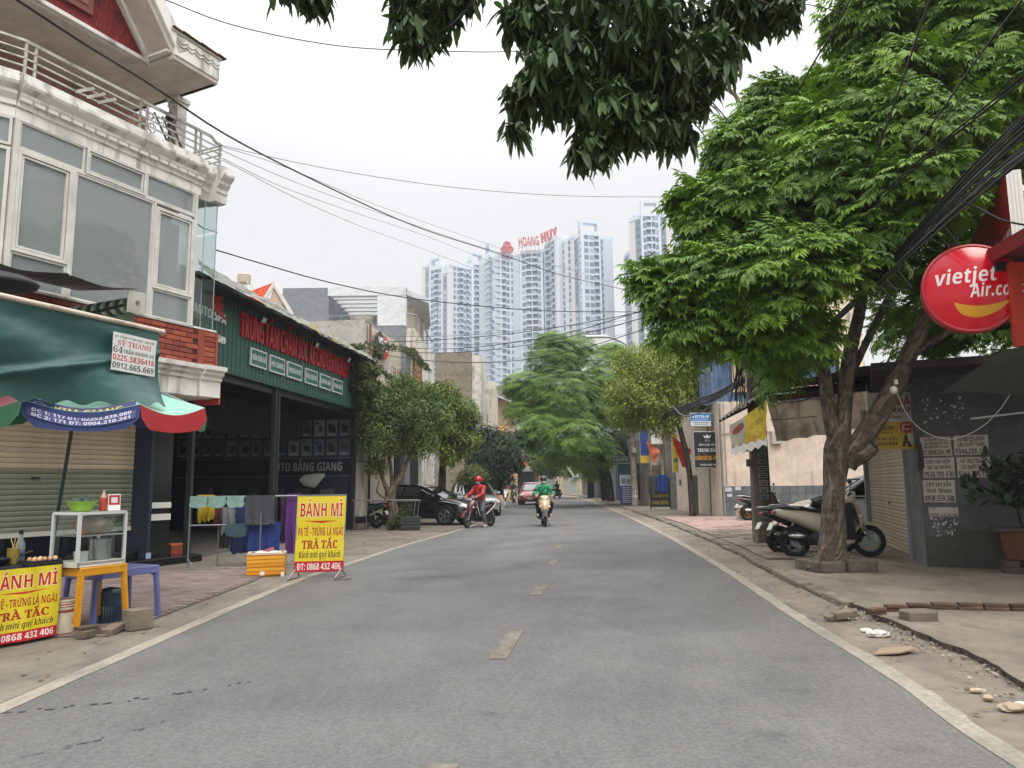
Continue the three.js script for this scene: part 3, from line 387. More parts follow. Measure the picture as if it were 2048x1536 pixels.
  // interior side wall with the shop's pictures
  const px = [['#5f6b70', '#394b54'], ['#8a9496', '#222'], ['#667a66', '#2d3830'], ['#99a4a8', '#445'], ['#70808a', '#1d2326']];
  const wallP = M('picture_wall', sb(.31, .34, .3, 4.0, -6.5, -.25), mat('#1a2634', .6), g);
  M('picture_print', face(6.2, 1.35, .30, 3.0, -3.4, 0, -PI / 2), print(1024, 224, (x, W, H) => { x.fillStyle = '#22303f'; x.fillRect(0, 0, W, H); for (let r = 0; r < 2; r++) for (let c = 0; c < 14; c++) { const [a, b] = px[(c * 3 + r) % 5], X = 8 + c * 73, Y = 10 + r * 106; x.fillStyle = a; x.fillRect(X, Y, 62, 92); x.fillStyle = b; x.beginPath(); x.ellipse(X + 30 + (c % 3) * 4, Y + 50, 20, 26 - (c % 4) * 5, c, 0, 7); x.fill(); x.fillStyle = '#cfd6d8'; x.fillRect(X + 6, Y + 78, 40, 6); x.fillStyle = b; x.fillRect(X + 8, Y + 8 + (c % 5) * 6, 16, 12); } }), wallP);
  M('name_board', face(6.2, .62, .295, 2.05, -3.4, 0, -PI / 2), print(1024, 104, (x, W, H) => { x.fillStyle = '#18202b'; x.fillRect(0, 0, W, H); x.fillStyle = '#7b858c'; x.fillRect(0, 0, W, 4); x.fillRect(0, H - 4, W, 4); vt(x, 'AUTO BẰNG GIANG', 560, 74, 66, { w: 420, align: 'left', fill: '#b9c1c6' }); }), wallP);
  M('shelf', [sb(-.1, .3, .95, 1.0, -6, -.5), sb(-.1, .3, .4, .45, -6, -.5)], MT.darkmetal, g);
  for (let i = 0; i < 6; i++) M('stored_part', rb(.3, rr(.2, .5), rr(.3, .6), .04, .12, 1.2, -1 - i * .85), mat('#4a4d50', .7), g);
}
M('steering_cover', put(loft([{ x: 0, y0: -.02, y1: .02, w: .02, p: 2 }, { x: .15, y0: -.2, y1: .16, w: .05, p: 2 }, { x: .5, y0: -.25, y1: .2, w: .05, p: 2 }, { x: .8, y0: .1, y1: .2, w: .02, p: 2 }], 14), -6.9, 1.62, -24.4, 0, .1, 0), mat('#a9aaa5', .6), scene, { label: 'pale grey visor-shaped cover hanging at the far wall of the garage', cat: 'cover' });
{ // grey square column at the garage's right corner
  const c = facade('corner_column', 'pale grey steel box column at the right corner of the garage', 'column', ...GAR);
  M('shaft', rb(.42, 3.7, .3, .015, .42, 2.0, .05), mat('#a9aaa6', .5, { map: T.weather }), c); M('base', rb(.5, .18, .38, .02, .42, .09, .05), MT.concD, c); M('joint', sb(.2, .64, 2.2, 2.23, -.11, .21), MT.darkmetal, c); M('kickplate', sb(.2, .64, .2, .42, -.11, .21), MT.black, c);
}
{ // red tiled roof house behind the garage
  const r = facade('tiled_house', 'far house with an orange-red tiled gable roof rising behind the garage', 'house', -5.12, -24.63, 7.5); const O = V(2.2, 8.3, -3.6);
  const bm = mat('#cfc4b6', .9, { map: T.weather });
  const c = at(548, 568, 30), a = at(497, 573, 31.5), b = at(535, 600, 30), e = at(582, 626, 30); // ridge front, ridge back, left eave front, right eave front
  r.position.set(0, 0, 0); r.rotation.y = 0;
  const back = V(-2.2, 0, -2.4);
  M('gable_wall', (() => { const q = new THREE.BufferGeometry(); const lw = V(b.x - .1, c.y - 1.25, b.z), rw = V(c.x + .78, c.y - 1.25, c.z); q.setFromPoints([V(c.x, c.y - .1, c.z - .02), lw, rw]); q.computeVertexNormals(); return q; })(), mat('#b9a294', .9), r);
  M('wall', bx(3.2, 8, 4, c.x - .6, c.y - 5.2, c.z - 2.2), bm, r);
  M('rake_board', [bar(c, [c.x + .82, c.y - 1.32, c.z + .05], .12, .16), bar(c, [c.x - .42, c.y - .75, c.z + .05], .12, .16)], MT.white, r);
  const tm = ['#d9532f', '#c94a2b', '#e06038'].map(q => mat(q, .75, { map: T.fine })), roof = new THREE.Group(); roof.name = 'roof'; r.add(roof);
  const tg = cy(.07, .07, .3, 6, 0, 0, 0, 0, 0, 0).scale(1, 1, .45); const dn = V(-.42, -.75, .1).normalize(), al = V(-.95, .0, -.9).normalize();
  for (let i = 0; i < 11; i++) for (let j = 0; j < 5; j++) { const p = c.clone().addScaledVector(al, .06 + i * .15).addScaledVector(dn, .1 + j * .26); const m = new THREE.Mesh(tg, pick(tm)); m.name = 'roof_tile'; m.position.copy(p); m.quaternion.setFromUnitVectors(V(0, 1, 0), dn.clone().negate()); roof.add(m); }
  M('roof_deck', quad(c.clone().add(V(0, -.06, 0)), c.clone().addScaledVector(al, 1.8).add(V(0, -.06, 0)), c.clone().addScaledVector(al, 1.8).addScaledVector(dn, 1.4).add(V(0, -.06, 0)), c.clone().addScaledVector(dn, 1.4).add(V(0, -.06, 0))), tm[1], r);
  M('ridge', rod(c, c.clone().addScaledVector(al, 1.8), .07), tm[0], r);
}
{ // water tank on a frame
  const p = at(488, 566, 34), t = thing('water_tank', 'small steel water tank on a four-legged frame above the garage roof', 'water tank', [p.x, 0, p.z]);
  M('tank', [cy(.3, .3, .38, 16, 0, p.y + .18, 0), sp(.3, 0, p.y + .37, 0, 1, .35, 1)], mat('#b9b09c', .35, { metalness: .4 }), t); M('frame', [[.5, .5], [-.5, .5], [.5, -.5], [-.5, -.5]].map(([a, b]) => rod([a * .5, p.y, b * .5], [a * 1.1, p.y - .9, b * 1.1], .02)).concat([bar([-.5, p.y - .6, .45], [.5, p.y - .6, .45], .02), bar([-.9, p.y - 1.2, 0], [.9, p.y - 1.2, 0], .4, .4)]), mat('#cfcabb', .6), t);
}
{ // pale house with loggia and canopy; lower block with the shop front
  const h = thing('terrace_house', 'pale grey and white modern house with a corner loggia, pergola beams and flat canopy', 'house');
  const grey = mat('#85898f', .95, { map: T.fine }), white = mat('#dcdfe1', .95, { map: T.fine }), crm = mat('#e6dcc9', .95, { map: T.grime });
  const z = -30, P = (px, py) => at(px, py, -z), xl = P(565, 600).x, xa = P(658, 600).x, xb = P(755, 600).x, xc = P(812, 600).x, yt = P(700, 575).y, yf = P(700, 652).y;
  M('wall', [sb(xl, xa, 0, yt, z - 8, z), sb(xa, xc, 0, yf, z - 8, z)], grey, h);
  M('pier', [sb(xb, xc, yf, yt - .02, z - .35, z + .02)], white, h);
  M('frame_beam', [sb(xa - .05, xc, yt - .35, yt + .02, z - .3, z + .03)], white, h);
  M('loggia_wall', [sb(xa, xc - .6, yf, yt - .1, z - 4.2, z - 4.0)], crm, h);
  const d = M('balcony_door', sb(xa + 1.0, xa + 1.75, yf, yf + 1.5, z - 4.0, z - 3.93), MT.white, h); M('pane', sb(xa + 1.08, xa + 1.68, yf + .1, yf + 1.42, z - 3.93, z - 3.92), mat('#8f938f', .15), d);
  for (let i = 0; i < 5; i++) M('pergola_beam', sb(xa, xb + .1, yt - .32, yt - .12, z - .9 - i * .72, z - .72 - i * .72), white, h);
  M('roof', sb(xa, xc + .1, yt - .12, yt, z - 8, z - 4), white, h);
  { // canopy towards the street
    const a = P(810, 565), b = at(862, 600, 34), y0 = yt; M('canopy', [ext([[xc - .1, z + .1], [xc + .75, z - 1.6], [xc + .3, z - 6.5], [xc - 1.2, z - 6.5]].map(([x, q]) => [x, -q]), .22).rotateX(-PI / 2).translate(0, y0 - .3, 0)], white, h); for (let i = 0; i < 3; i++) M('column', rb(.28, 1.8, .28, .02, xc - .1 + i * .06, y0 - 1.2, z - 2.2 - i * 1.4), mat('#d8cdbd', .9), h); }
  M('balcony_slab', [sb(xc - .2, xc + .35, yf - .9, yf - .1, z - 6.5, z - .1)], mat('#e0dcd4', .95, { map: T.weather }), h);
  const rl = M('railing', [bar([xa, yf + .42, z + .02], [xb, yf + .42, z + .02], .04), bar([xc, yf + .5, z + .02], [xc + .38, yf + .5, z - .3], .04), bar([xc + .38, yf + .5, z - .3], [xc + .4, yf + .5, z - 6], .04)], MT.steel, h); for (let i = 0; i < 8; i++) M('post', bar(i < 5 ? [xa + i * (xb - xa) / 4, yf, z + .02] : [xc + .38, yf, z - .3 - (i - 5) * 2], i < 5 ? [xa + i * (xb - xa) / 4, yf + .42, z + .02] : [xc + .38, yf + .5, z - .3 - (i - 5) * 2], .03), MT.steel, rl);
}
{ // shop block with the round red-and-black logo
  const h = facade('shop_block', 'cream shop front with a round black and red logo above the vine', 'shop', -5.0, -26, 7.5);
  const crm = mat('#d8cfc0', .8, { map: T.grime }), gw = mat('#cfcfcb', .95, { map: T.plaster });
  M('wall', [sb(-.2, 8.6, 0, 7.1, -7, -.1), sb(-.25, -.2, 0, 7.2, -8, -.1)], gw, h);
  for (let i = 0; i < 5; i++) M('cladding_panel', rb(1.36, 2.0, .06, .01, .7 + i * 1.4, 6.05 + i * .02, -.05), crm, h);
  M('panel_trim', [sb(0, 7.2, 4.95, 5.06, -.02, .05), sb(0, .07, 5, 7.05, -.02, .04), sb(7.1, 7.2, 5, 7.05, -.02, .05)], mat('#8a4a38', .6), h);
  M('timber_panel', [0, 1, 2, 3, 4, 5, 6].map(i => rb(1.15, .24, .05, .01, 6.45, 5.2 + i * .25, .02)), mat('#c2935a', .7, { map: T.bark }), h);
  M('white_wall', sb(7.4, 9.6, 0, 7.6, -6, .0), mat('#d5d6d4', .9, { map: T.weather }), h);
  M('awning', quad([0, 5.0, 0], [7.2, 5.0, 0], [7.2, 4.55, .95], [0, 4.55, .95]), mat('#5d5350', .7), h);
  M('shop_shutter', [corrug(.3, 3.0, .1, 3.6, .12, .02).rotateZ(0)], mat('#bfb6a4', .6), h); M('door_opening', sb(3.4, 7, .05, 3.6, -.08, -.04), MT.dark, h);
  const lg = M('logo', [0, 1, 2].map(i => cy(.42 - i * .0, .42, .07, 24, .85 + i * .36, 6.5 - (i % 2) * .02, .1 - i * .02, PI / 2).scale(1, 1, 1)), mat('#c3352c', .4), h); M('logo_disc', cy(.44, .44, .08, 24, .72, 6.5, .13, PI / 2), MT.black, lg); { const L = M('logo_letters', (() => { const q = txt('VLG', .42, .03); return q.translate(.42, 6.3, .18); })(), mat('#f0efec', .4), lg); }
  M('shop_print', face(4.2, .8, 4.4, 5.75, -.01), print(512, 96, (x, W, H) => { x.fillStyle = '#d8cfc0'; x.fillRect(0, 0, W, H); vt(x, 'CỬA HÀNG VẬT LIỆU', W / 2, 50, 46, { w: 430, align: 'center', fill: '#7c2f28' }); vt(x, 'SÀN GỖ - TRẦN - ỐP TƯỜNG', W / 2, 86, 26, { w: 330, align: 'center', fill: '#3a3532' }); }), h);
}
{ // bare concrete party wall, white edges, further houses
  const h = thing('concrete_house', 'tall narrow house with a bare stained concrete side wall beyond the shop', 'house'), P = (x, y, d) => at(x, y, d);
  const a = P(870, 705, 45), b = P(944, 705, 45), cst = mat('#a09788', .95, { map: T.plaster });
  M('side_wall', sb(a.x, b.x, 0, a.y, -51, -45), cst, h); M('front_wall', sb(b.x, b.x + .55, 0, a.y - .2, -51.5, -44.9), mat('#cfcfcc', .9, { map: T.weather }), h);
  const h2 = thing('white_house', 'lower white house front with cables beside the bare concrete wall', 'house'); const c = P(985, 745, 52); M('wall', [sb(b.x - .6, c.x + .2, 0, c.y - .6, -60, -52), sb(b.x - .8, c.x - .7, 0, c.y + .6, -60, -53)], mat('#d2d0ca', .9, { map: T.weather }), h2);
  const h3 = thing('awning_house', 'beige house with a grey sheet awning over its balcony further down the street', 'house'); const e = P(985, 795, 66), f = P(1034, 870, 66);
  M('wall', [sb(e.x - 1, f.x, 0, f.y + 1.0, -74, -66), sb(e.x - 1, f.x - .3, f.y + 1, e.y + .2, -74, -68.5)], mat('#d6b98f', .9, { map: T.grime }), h3); M('upper_wall', sb(e.x - 1, f.x - .6, e.y + .1, e.y + 1.3, -74, -68), MT.conc, h3);
  M('awning', quad(P(985, 790, 66), P(1042, 812, 64), P(1042, 812, 67).add(V(.3, 0, 0)), P(985, 785, 69)), mat('#7f8487', .6), h3); M('railing', [0, 1, 2, 3].map(i => bar([e.x, f.y + 1.1 + i * .25, -65.9], [f.x, f.y + 1.1 + i * .25, -65.9], .06)).concat([0, 1, 2].map(i => bar([e.x + .2 + i * .9, f.y + .9, -65.9], [e.x + .2 + i * .9, e.y, -65.9], .1))), mat('#a59d90', .6), h3);
  for (let i = 0; i < 2; i++) M('panel', sb(e.x + .2 + i, e.x + 1 + i, f.y - .9, f.y + .7, -65.96, -65.9), mat(i ? '#dcb9a8' : '#d9a85c', .8), h3);
}

// ---------------------------------------------------------------- left: bread stall, awning, umbrella, drying racks
const CA = PI / 2 - rad(25.8), CX = -4.43, CZ = -7.48, sa = Math.sin(rad(25.8)), ca = Math.cos(rad(25.8));
const ST = (u, y, w) => [CX + u * sa + w * ca, y, CZ - u * ca + w * sa]; // along the stall, height, towards the road
const st = (name, label, cat, u, y, w, turn = 0, group) => thing(name, label, cat, ST(u, y, w), CA + turn, group);
const bannerArt = (x, W, H) => { // yellow bread-stall banner
  const g = H / 300; x.fillStyle = '#e3cf2a'; x.fillRect(0, 0, W, H); x.fillStyle = '#c8202c'; x.fillRect(0, H * .86, W, H * .14);
  vt(x, 'BÁNH MÌ', W / 2, 82 * g, 76 * g, { w: W * .9, align: 'center', fill: '#c41f2a', stroke: '#f6ecc0', sw: .07 });
  x.fillStyle = '#c8371f'; x.beginPath(); x.moveTo(W * .14, 98 * g); x.lineTo(W * .86, 98 * g); x.lineTo(W * .5, 108 * g); x.fill();
  vt(x, 'PA TÊ - TRỨNG LÁ NGẢI', W / 2, 158 * g, 46 * g, { w: W * .93, align: 'center', fill: '#a5241f' });
  vt(x, 'TRÀ TẮC', W / 2, 208 * g, 44 * g, { w: W * .74, align: 'center', fill: '#a5241f', font: 'serif', stroke: '#a5241f', sw: .04 });
  vt(x, 'Kính mời quý khách', W / 2, 244 * g, 34 * g, { w: W * .86, align: 'center', fill: '#1d1d1d', font: 'serif', style: 'italic bold' });
  vt(x, 'ĐT: 0868 432 406', W / 2, 292 * g, 36 * g, { w: W * .9, align: 'center', fill: '#f2f0ea' });
};
{ // stall table with the banner on its front
  const s = st('bread_stall', 'low metal food stall with a yellow bread banner hung on its front', 'food stall', 0, 0, 0);
  M('table_top', [rb(1.75, .03, .62, .01, -.87, .665, -.31)], mat('#9b9d9c', .35, { metalness: .7 }), s); M('table_trim', sb(-1.75, 0, .62, .65, -.61, .0), MT.alu, s);
  for (const [u, w] of [[-.03, -.03], [-.03, -.58], [-1.7, -.03], [-1.7, -.58]]) M('leg', bar([u, .03, w], [u, .64, w], .03), MT.darkmetal, s); M('shelf', sb(-1.7, -.03, .16, .18, -.58, -.05), MT.darkmetal, s); for (const u of [-.05, -1.68]) M('caster', [cy(.035, .035, .03, 10, u, .035, -.05, PI / 2)], MT.black, s);
  const b = quad([-1.62, .03, .025], [-.0, .03, .03], [.015, .69, .012], [-1.62, .69, .015], 40, 16, (u, v) => V(0, 0, .012 * Math.sin(u * 17 + v * 4) * (1 - v) + .008 * Math.sin(u * 41)));
  M('banner', b, print(1024, 620, (x, W, H) => { x.save(); bannerArt(x, W * .43, H); x.restore(); const c = x.getImageData(0, 0, W * .43 | 0, H); x.fillStyle = '#e3cf2a'; x.fillRect(0, 0, W, H); x.putImageData(c, W * .57 | 0, 0); }, { dirt: .3, rough: .45 }), s);
}
{ // glass display case on the stool
  const s = st('display_case', 'aluminium framed glass bread case standing on the yellow stool', 'display case', .06, .655, .17);
  const w = .5, d = .40, H = .52, pts = [[0, 0], [w, 0], [0, -d], [w, -d]];
  M('frame', [pts.map(([x, z]) => bar([x, 0, z], [x, H, z], .028)), [0.03, H].map(y => [bar([0, y, 0], [w, y, 0], .028), bar([0, y, -d], [w, y, -d], .028), bar([0, y, 0], [0, y, -d], .028), bar([w, y, 0], [w, y, -d], .028)]), bar([0, .3, 0], [w, .3, 0], .012)], MT.alu, s);
  M('base', sb(-.01, w + .01, -.0, .045, -d - .01, .014), mat('#d9d4c6', .5), s); const gl = mat('#dfe6e4', .03, { phys: true, transmission: 1, thickness: 0 });
  M('pane', [face(w - .03, H - .06, w / 2, H / 2 + .02, .006), face(d - .03, H - .06, 0.0, H / 2 + .02, -d / 2, 0, -PI / 2), face(d - .03, H - .06, w, H / 2 + .02, -d / 2, 0, PI / 2)], gl, s); M('shelf', [sb(.01, w - .01, .295, .303, -d + .01, -.01)], mat('#9fa6a2', .2), s); M('top', sb(0, w, H, H + .012, -d, 0), MT.alu, s);
}
const bread = mat('#b98350', .7, { map: T.fine }), bag = mat('#e9e6df', .25, { phys: true, transmission: .75, thickness: 0 });
for (let i = 0; i < 6; i++) { const p = ST(.22 + (i % 3) * .09, .985 + (i > 2 ? .05 : 0), .02 - (i % 2) * .07); M('bread_roll', put(loft([-1, -.7, 0, .7, 1].map((q, k) => ({ x: q * .1, y0: -[.005, .03, .038, .03, .005][k], y1: [.005, .03, .038, .03, .005][k], w: [.005, .032, .04, .032, .005][k], p: 2 })), 12), p[0], p[1], p[2], 0, CA + .5 + i * .4, .1), bread, scene, { label: 'brown bread roll heaped in the bag on the upper shelf of the glass case', cat: 'bread roll', group: 'bread rolls inside the glass case' }); }
M('plastic_bag', (() => { const g = new THREE.SphereGeometry(.2, 28, 20), p = g.attributes.position; for (let i = 0; i < p.count; i++) { const x = p.getX(i), y = p.getY(i), z = p.getZ(i), k = 1 + .16 * (fbm(x * 18 + 9, y * 18 + z * 15, 3) - .5); p.setXYZ(i, x * k * .95, Math.max(-.08, y * k * .58), z * k * .8); } g.computeVertexNormals(); return put(g, ...ST(.34, 1.045, 0), 0, CA); })(), bag, scene, { label: 'clear crumpled plastic bag wrapped round the bread rolls in the case', cat: 'bag' });
M('steel_pot', put(merged([cy(.1, .1, .2, 20, 0, .1, 0, 0, 0, 0, true), cy(.1, .1, .01, 20, 0, .005, 0), cy(.105, .105, .012, 20, 0, .2, 0)]), ...ST(.42, .70, .0)), mat('#b9bcbc', .3, { metalness: .8 }), scene, { label: 'steel pot on the bottom of the glass case', cat: 'pot' });
M('food_tub', put(merged([cy(.07, .06, .1, 14, 0, .05, 0)]), ...ST(.18, .70, .05)), mat('#c9cbc6', .4), scene, { label: 'small pale tub at the front left inside the glass case', cat: 'tub' });
{ // on top of the case
  const b0 = .8, b = st('green_bowl', 'bright green plastic bowl on top of the glass case', 'bowl', .2, 1.19, -.02); M('bowl', put(new THREE.LatheGeometry([[0, 0], [.1, 0], [.11, .01], [.17, .09], [.185, .095], [.175, .1], [.165, .092], [.1, .012], [0, .01]].map(p => new THREE.Vector2(p[0] * b0, p[1])), 28)), mat('#7fae2b', .4), b);
  const cu = st('plastic_cup', 'stack of clear plastic cups inside the green bowl', 'cup', .16, 1.22, -.04); M('cups', [cy(.045, .035, .1, 14, 0, .05, 0, 0, 0, 0, true), cy(.045, .035, .1, 14, .08, .05, .02, 0, 0, 0, true), cy(.048, .046, .01, 14, 0, .1, 0), cy(.048, .046, .01, 14, .08, .1, .02)], mat('#8fa19b', .2, { phys: true, transmission: .5, thickness: 0 }), cu);
  const sc = st('sauce_bottle', 'red chilli sauce squeeze bottle with a pointed pink cap', 'sauce bottle', .40, 1.19, .03); M('body', put(new THREE.LatheGeometry([[0, 0], [.035, 0], [.036, .02], [.036, .12], [.03, .135]].map(p => new THREE.Vector2(...p)), 18)), mat('#a8402f', .35), sc); M('cap', cy(.004, .03, .08, 14, 0, .175, 0), mat('#c9a294', .4), sc);
  const cd = st('price_card', 'white and red stand-up card beside the sauce bottle', 'card', .50, 1.19, .06, -.35); M('card', rb(.12, .17, .012, .003, 0, .085, 0, -.1), mat('#e6e2dc', .5), cd); M('card_print', face(.105, .1, 0, .108, .0055, -.1), print(96, 96, (x, W, H) => { x.fillStyle = '#b3303c'; x.fillRect(0, 0, W, H); x.fillStyle = '#e6dcdc'; x.fillRect(20, 20, W - 40, H - 40); }), cd);
}
{ // on the stall table
  const wk = st('wok', 'black frying pan with a handle on the left of the stall', 'pan', -.52, .685, -.3); M('pan', put(new THREE.LatheGeometry([[0, 0], [.12, 0], [.2, .08], [.205, .085], [.2, .09], [.115, .012], [0, .01]].map(p => new THREE.Vector2(...p)), 28)), mat('#1a1b1c', .4, { metalness: .4 }), wk); M('handle', rod([.19, .08, 0], [.4, .13, .05], .014), MT.black, wk);
  const gp = st('gas_stove', 'black gas stove under the pan with a wind shield', 'stove', -.52, .68, -.3); M('body', [rb(.5, .06, .36, .02, 0, -.0, 0)], MT.darkmetal, gp); M('shield', [quad([-.36, 0, -.2], [.3, 0, -.24], [.3, .25, -.24], [-.36, .25, -.2]), quad([-.36, 0, -.2], [-.38, 0, .2], [-.38, .25, .2], [-.36, .25, -.2])], mat('#2a2c2e', .4, { metalness: .6 }), gp);
  const bo = st('water_bottle', 'clear bottle with a black cap on the stall beside the yellow jug', 'bottle', -.16, .685, -.38); M('body', put(new THREE.LatheGeometry([[0, 0], [.04, 0], [.042, .02], [.042, .2], [.018, .26], [.016, .3]].map(p => new THREE.Vector2(...p)), 18)), mat('#aebcc0', .1, { phys: true, transmission: .6, thickness: 0 }), bo); M('cap', cy(.02, .02, .04, 12, 0, .315, 0), MT.black, bo); M('label_wrap', cy(.0425, .0425, .09, 18, 0, .1, 0, 0, 0, 0, true), mat('#5c6f8f', .5), bo);
  const ju = st('jug', 'small yellow-brown jug holding sticks on the stall', 'jug', -.27, .685, -.3); M('body', cy(.055, .05, .17, 16, 0, .085, 0), mat('#9c8437', .3, { phys: true, transmission: .3, thickness: 0 }), ju); M('stick', [rod([0, .1, 0], [.03, .27, .02], .005), rod([.01, .1, .02], [-.02, .26, -.02], .005), rod([0, .1, -.02], [.01, .28, 0], .004)], mat('#b59a63', .7), ju);
  const ch = st('chopstick_holder', 'dark cup with black chopsticks on the left of the stall', 'chopstick cup', -.40, .685, -.48); M('cup', cy(.045, .04, .13, 14, 0, .065, 0), MT.black, ch); M('chopstick', [rod([0, .08, 0], [-.05, .3, 0], .005), rod([.01, .08, 0], [-.01, .31, .01], .005)], MT.black, ch);
  const tr = st('egg_tray', 'black egg tray on the stall beside the glass case', 'egg tray', -.11, .685, -.14); M('tray', [rb(.31, .035, .26, .01, 0, .018, 0), ...[-.15, -.09, -.03, .03, .09].map(x => rb(.012, .05, .26, .005, x + .03, .03, 0)), ...[-.1, -.03, .04, .11].map(z => rb(.31, .045, .012, .005, 0, .03, z))], MT.black, tr);
  const eg = new THREE.LatheGeometry([...Array(10)].map((_, i) => { const t = i / 9 * PI; return new THREE.Vector2(Math.sin(t) * .021 * (1 - .12 * Math.cos(t)), -.027 * Math.cos(t)); }), 12), em = ['#c99d74', '#d6b28d', '#c18f68'].map(c => mat(c, .5));
  for (let i = 0; i < 8; i++) { const p = ST(-.21 + (i % 5) * .052, .745, -.07 - (i > 4 ? .07 : 0)); const m = M('egg', eg.clone(), em[i % 3], scene, { label: 'brown hen egg standing in the black egg tray on the stall', cat: 'egg', group: 'eggs in the black tray' }); m.position.set(...p); }
  const kn = st('steel_tray', 'flat steel tray with tongs at the left end of the stall', 'tray', -.95, .685, -.2); M('tray', [rb(.42, .02, .3, .006, 0, .01, 0), rb(.42, .03, .01, .003, 0, .02, .15)], mat('#b9bcbc', .3, { metalness: .8 }), kn); M('tongs', [bar([-.12, .03, 0], [.16, .04, .05], .014, .004), bar([-.12, .03, .02], [.16, .05, .09], .014, .004)], MT.chrome, kn);
}
function plasticTable(name, label, u0, w0, L, D, H, m, leg) { // moulded plastic stool: splayed legs, thick skirt
  const s = st(name, label, name.includes('stool') ? 'stool' : 'table', u0, 0, w0); const top = rb(L, .03, D, .014, L / 2, H - .015, -D / 2, 0, 0, 0, 2);
  M('top', top, m, s); M('skirt', [rb(L, .07, .02, .008, L / 2, H - .05, -.012), rb(L, .07, .02, .008, L / 2, H - .05, -D + .012), rb(.02, .07, D, .008, .012, H - .05, -D / 2), rb(.02, .07, D, .008, L - .012, H - .05, -D / 2)], m, s);
  for (const [x, z, a, b] of [[.03, -.03, -1, 1], [L - .03, -.03, 1, 1], [.03, -D + .03, -1, -1], [L - .03, -D + .03, 1, -1]]) { const y0 = leg || 0; M('leg', [bar([x + a * .035, y0, z + b * .03], [x, H - .03, z], .055, .03), bar([x + a * .035, y0, z + b * .03], [x, H - .03, z], .03, .055), bar([x - a * .03, H - .09, z], [x - a * .10, H - .04, z], .04, .02)], m, s); } return s;
}
const yel = mat('#d99a16', .42, { map: T.grime }), blu = mat('#7079b4', .45, { map: T.grime });
plasticTable('plastic_stool', 'tall yellow plastic stool carrying the glass case, propped on bricks', .08, .20, .52, .44, .65, yel, .1);
{ const s = plasticTable('plastic_stool', 'yellow plastic stool behind the banner, only its low rung and leg showing', -.55, -.35, .5, .4, .45, yel, 0); M('stretcher', [bar([.0, .2, 0], [.5, .2, 0], .04, .03)], yel, s); }
plasticTable('plastic_table', 'blue-violet plastic table standing behind the yellow stool', .47, -.12, .78, .5, .56, blu, 0);
{ // paint bucket, basket, blocks
  const b = st('paint_bucket', 'cream and red paint bucket behind the banner', 'bucket', .13, 0, -.12); M('body', cy(.13, .115, .33, 22, 0, .165, 0), print(256, 128, (x, W, H) => { x.fillStyle = '#ddd0b4'; x.fillRect(0, 0, W, H); x.fillStyle = '#9c4440'; x.fillRect(0, 12, W, 12); x.fillRect(0, 34, W, 10); x.fillRect(0, H - 8, W, 8); for (const c of [40, 168]) { x.fillStyle = '#b02a2c'; x.beginPath(); x.ellipse(c, 80, 30, 15, 0, 0, 7); x.fill(); vt(x, 'KOVA', c, 87, 20, { align: 'center', fill: '#eee' }); } }, { dirt: .5 }), b); M('rim', [new THREE.TorusGeometry(.132, .008, 6, 24).rotateX(PI / 2).translate(0, .33, 0), new THREE.TorusGeometry(.129, .006, 6, 24).rotateX(PI / 2).translate(0, .28, 0)], mat('#d8ccb4', .5), b); M('content', cy(.12, .12, .02, 20, 0, .31, 0), MT.dark, b);
  const k = st('waste_basket', 'dark blue slatted plastic basket under the blue table', 'basket', .74, 0, -.22); M('wall', [cy(.14, .13, .13, 24, 0, .25, 0, 0, 0, 0, true), cy(.11, .10, .02, 20, 0, .01, 0), new THREE.TorusGeometry(.14, .01, 6, 24).rotateX(PI / 2).translate(0, .32, 0)], mat('#243f55', .5), k); for (let i = 0; i < 26; i++) { const a = i / 26 * 2 * PI; M('slat', bar([.105 * Math.cos(a), .0, .105 * Math.sin(a)], [.13 * Math.cos(a), .2, .13 * Math.sin(a)], .016, .006), mat('#2a465c', .5), k); } M('bin_liner', (() => { const g = new THREE.SphereGeometry(.13, 20, 12), p = g.attributes.position; for (let i = 0; i < p.count; i++) p.setY(i, p.getY(i) * .4 + .03 * fbm(p.getX(i) * 30, p.getZ(i) * 30, 2)); return g.translate(0, .3, 0); })(), mat('#26323c', .3), k);
  M('concrete_block', put(rb(.24, .2, .19, .008), ...ST(.62, .1, .36), 0, CA - .2), mat('#8d8474', .95, { map: T.plaster }), scene, { label: 'square concrete block under the right leg of the yellow stool', cat: 'block' });
  const br = mat('#7d6f62', .95, { map: T.plaster });
  M('brick', put(rb(.22, .07, .11, .008), ...ST(.15, .035, .28), 0, CA + .25), br, scene, { label: 'brown brick lying flat under the left leg of the yellow stool', cat: 'brick' }); M('brick', put(rb(.18, .035, .1, .006), ...ST(.14, .088, .27), 0, CA - .1), mat('#5f564d', .95, { map: T.plaster }), scene, { label: 'dark brick piece stacked on the brown brick under the stool leg', cat: 'brick' });
  M('brick', put(rb(.26, .07, .12, .01), ...ST(.38, .035, .32), 0, CA + .45, .1), mat('#8d7c70', .95, { map: T.plaster }), scene, { label: 'greyish pink brick lying beside the square concrete block', cat: 'brick' });
}
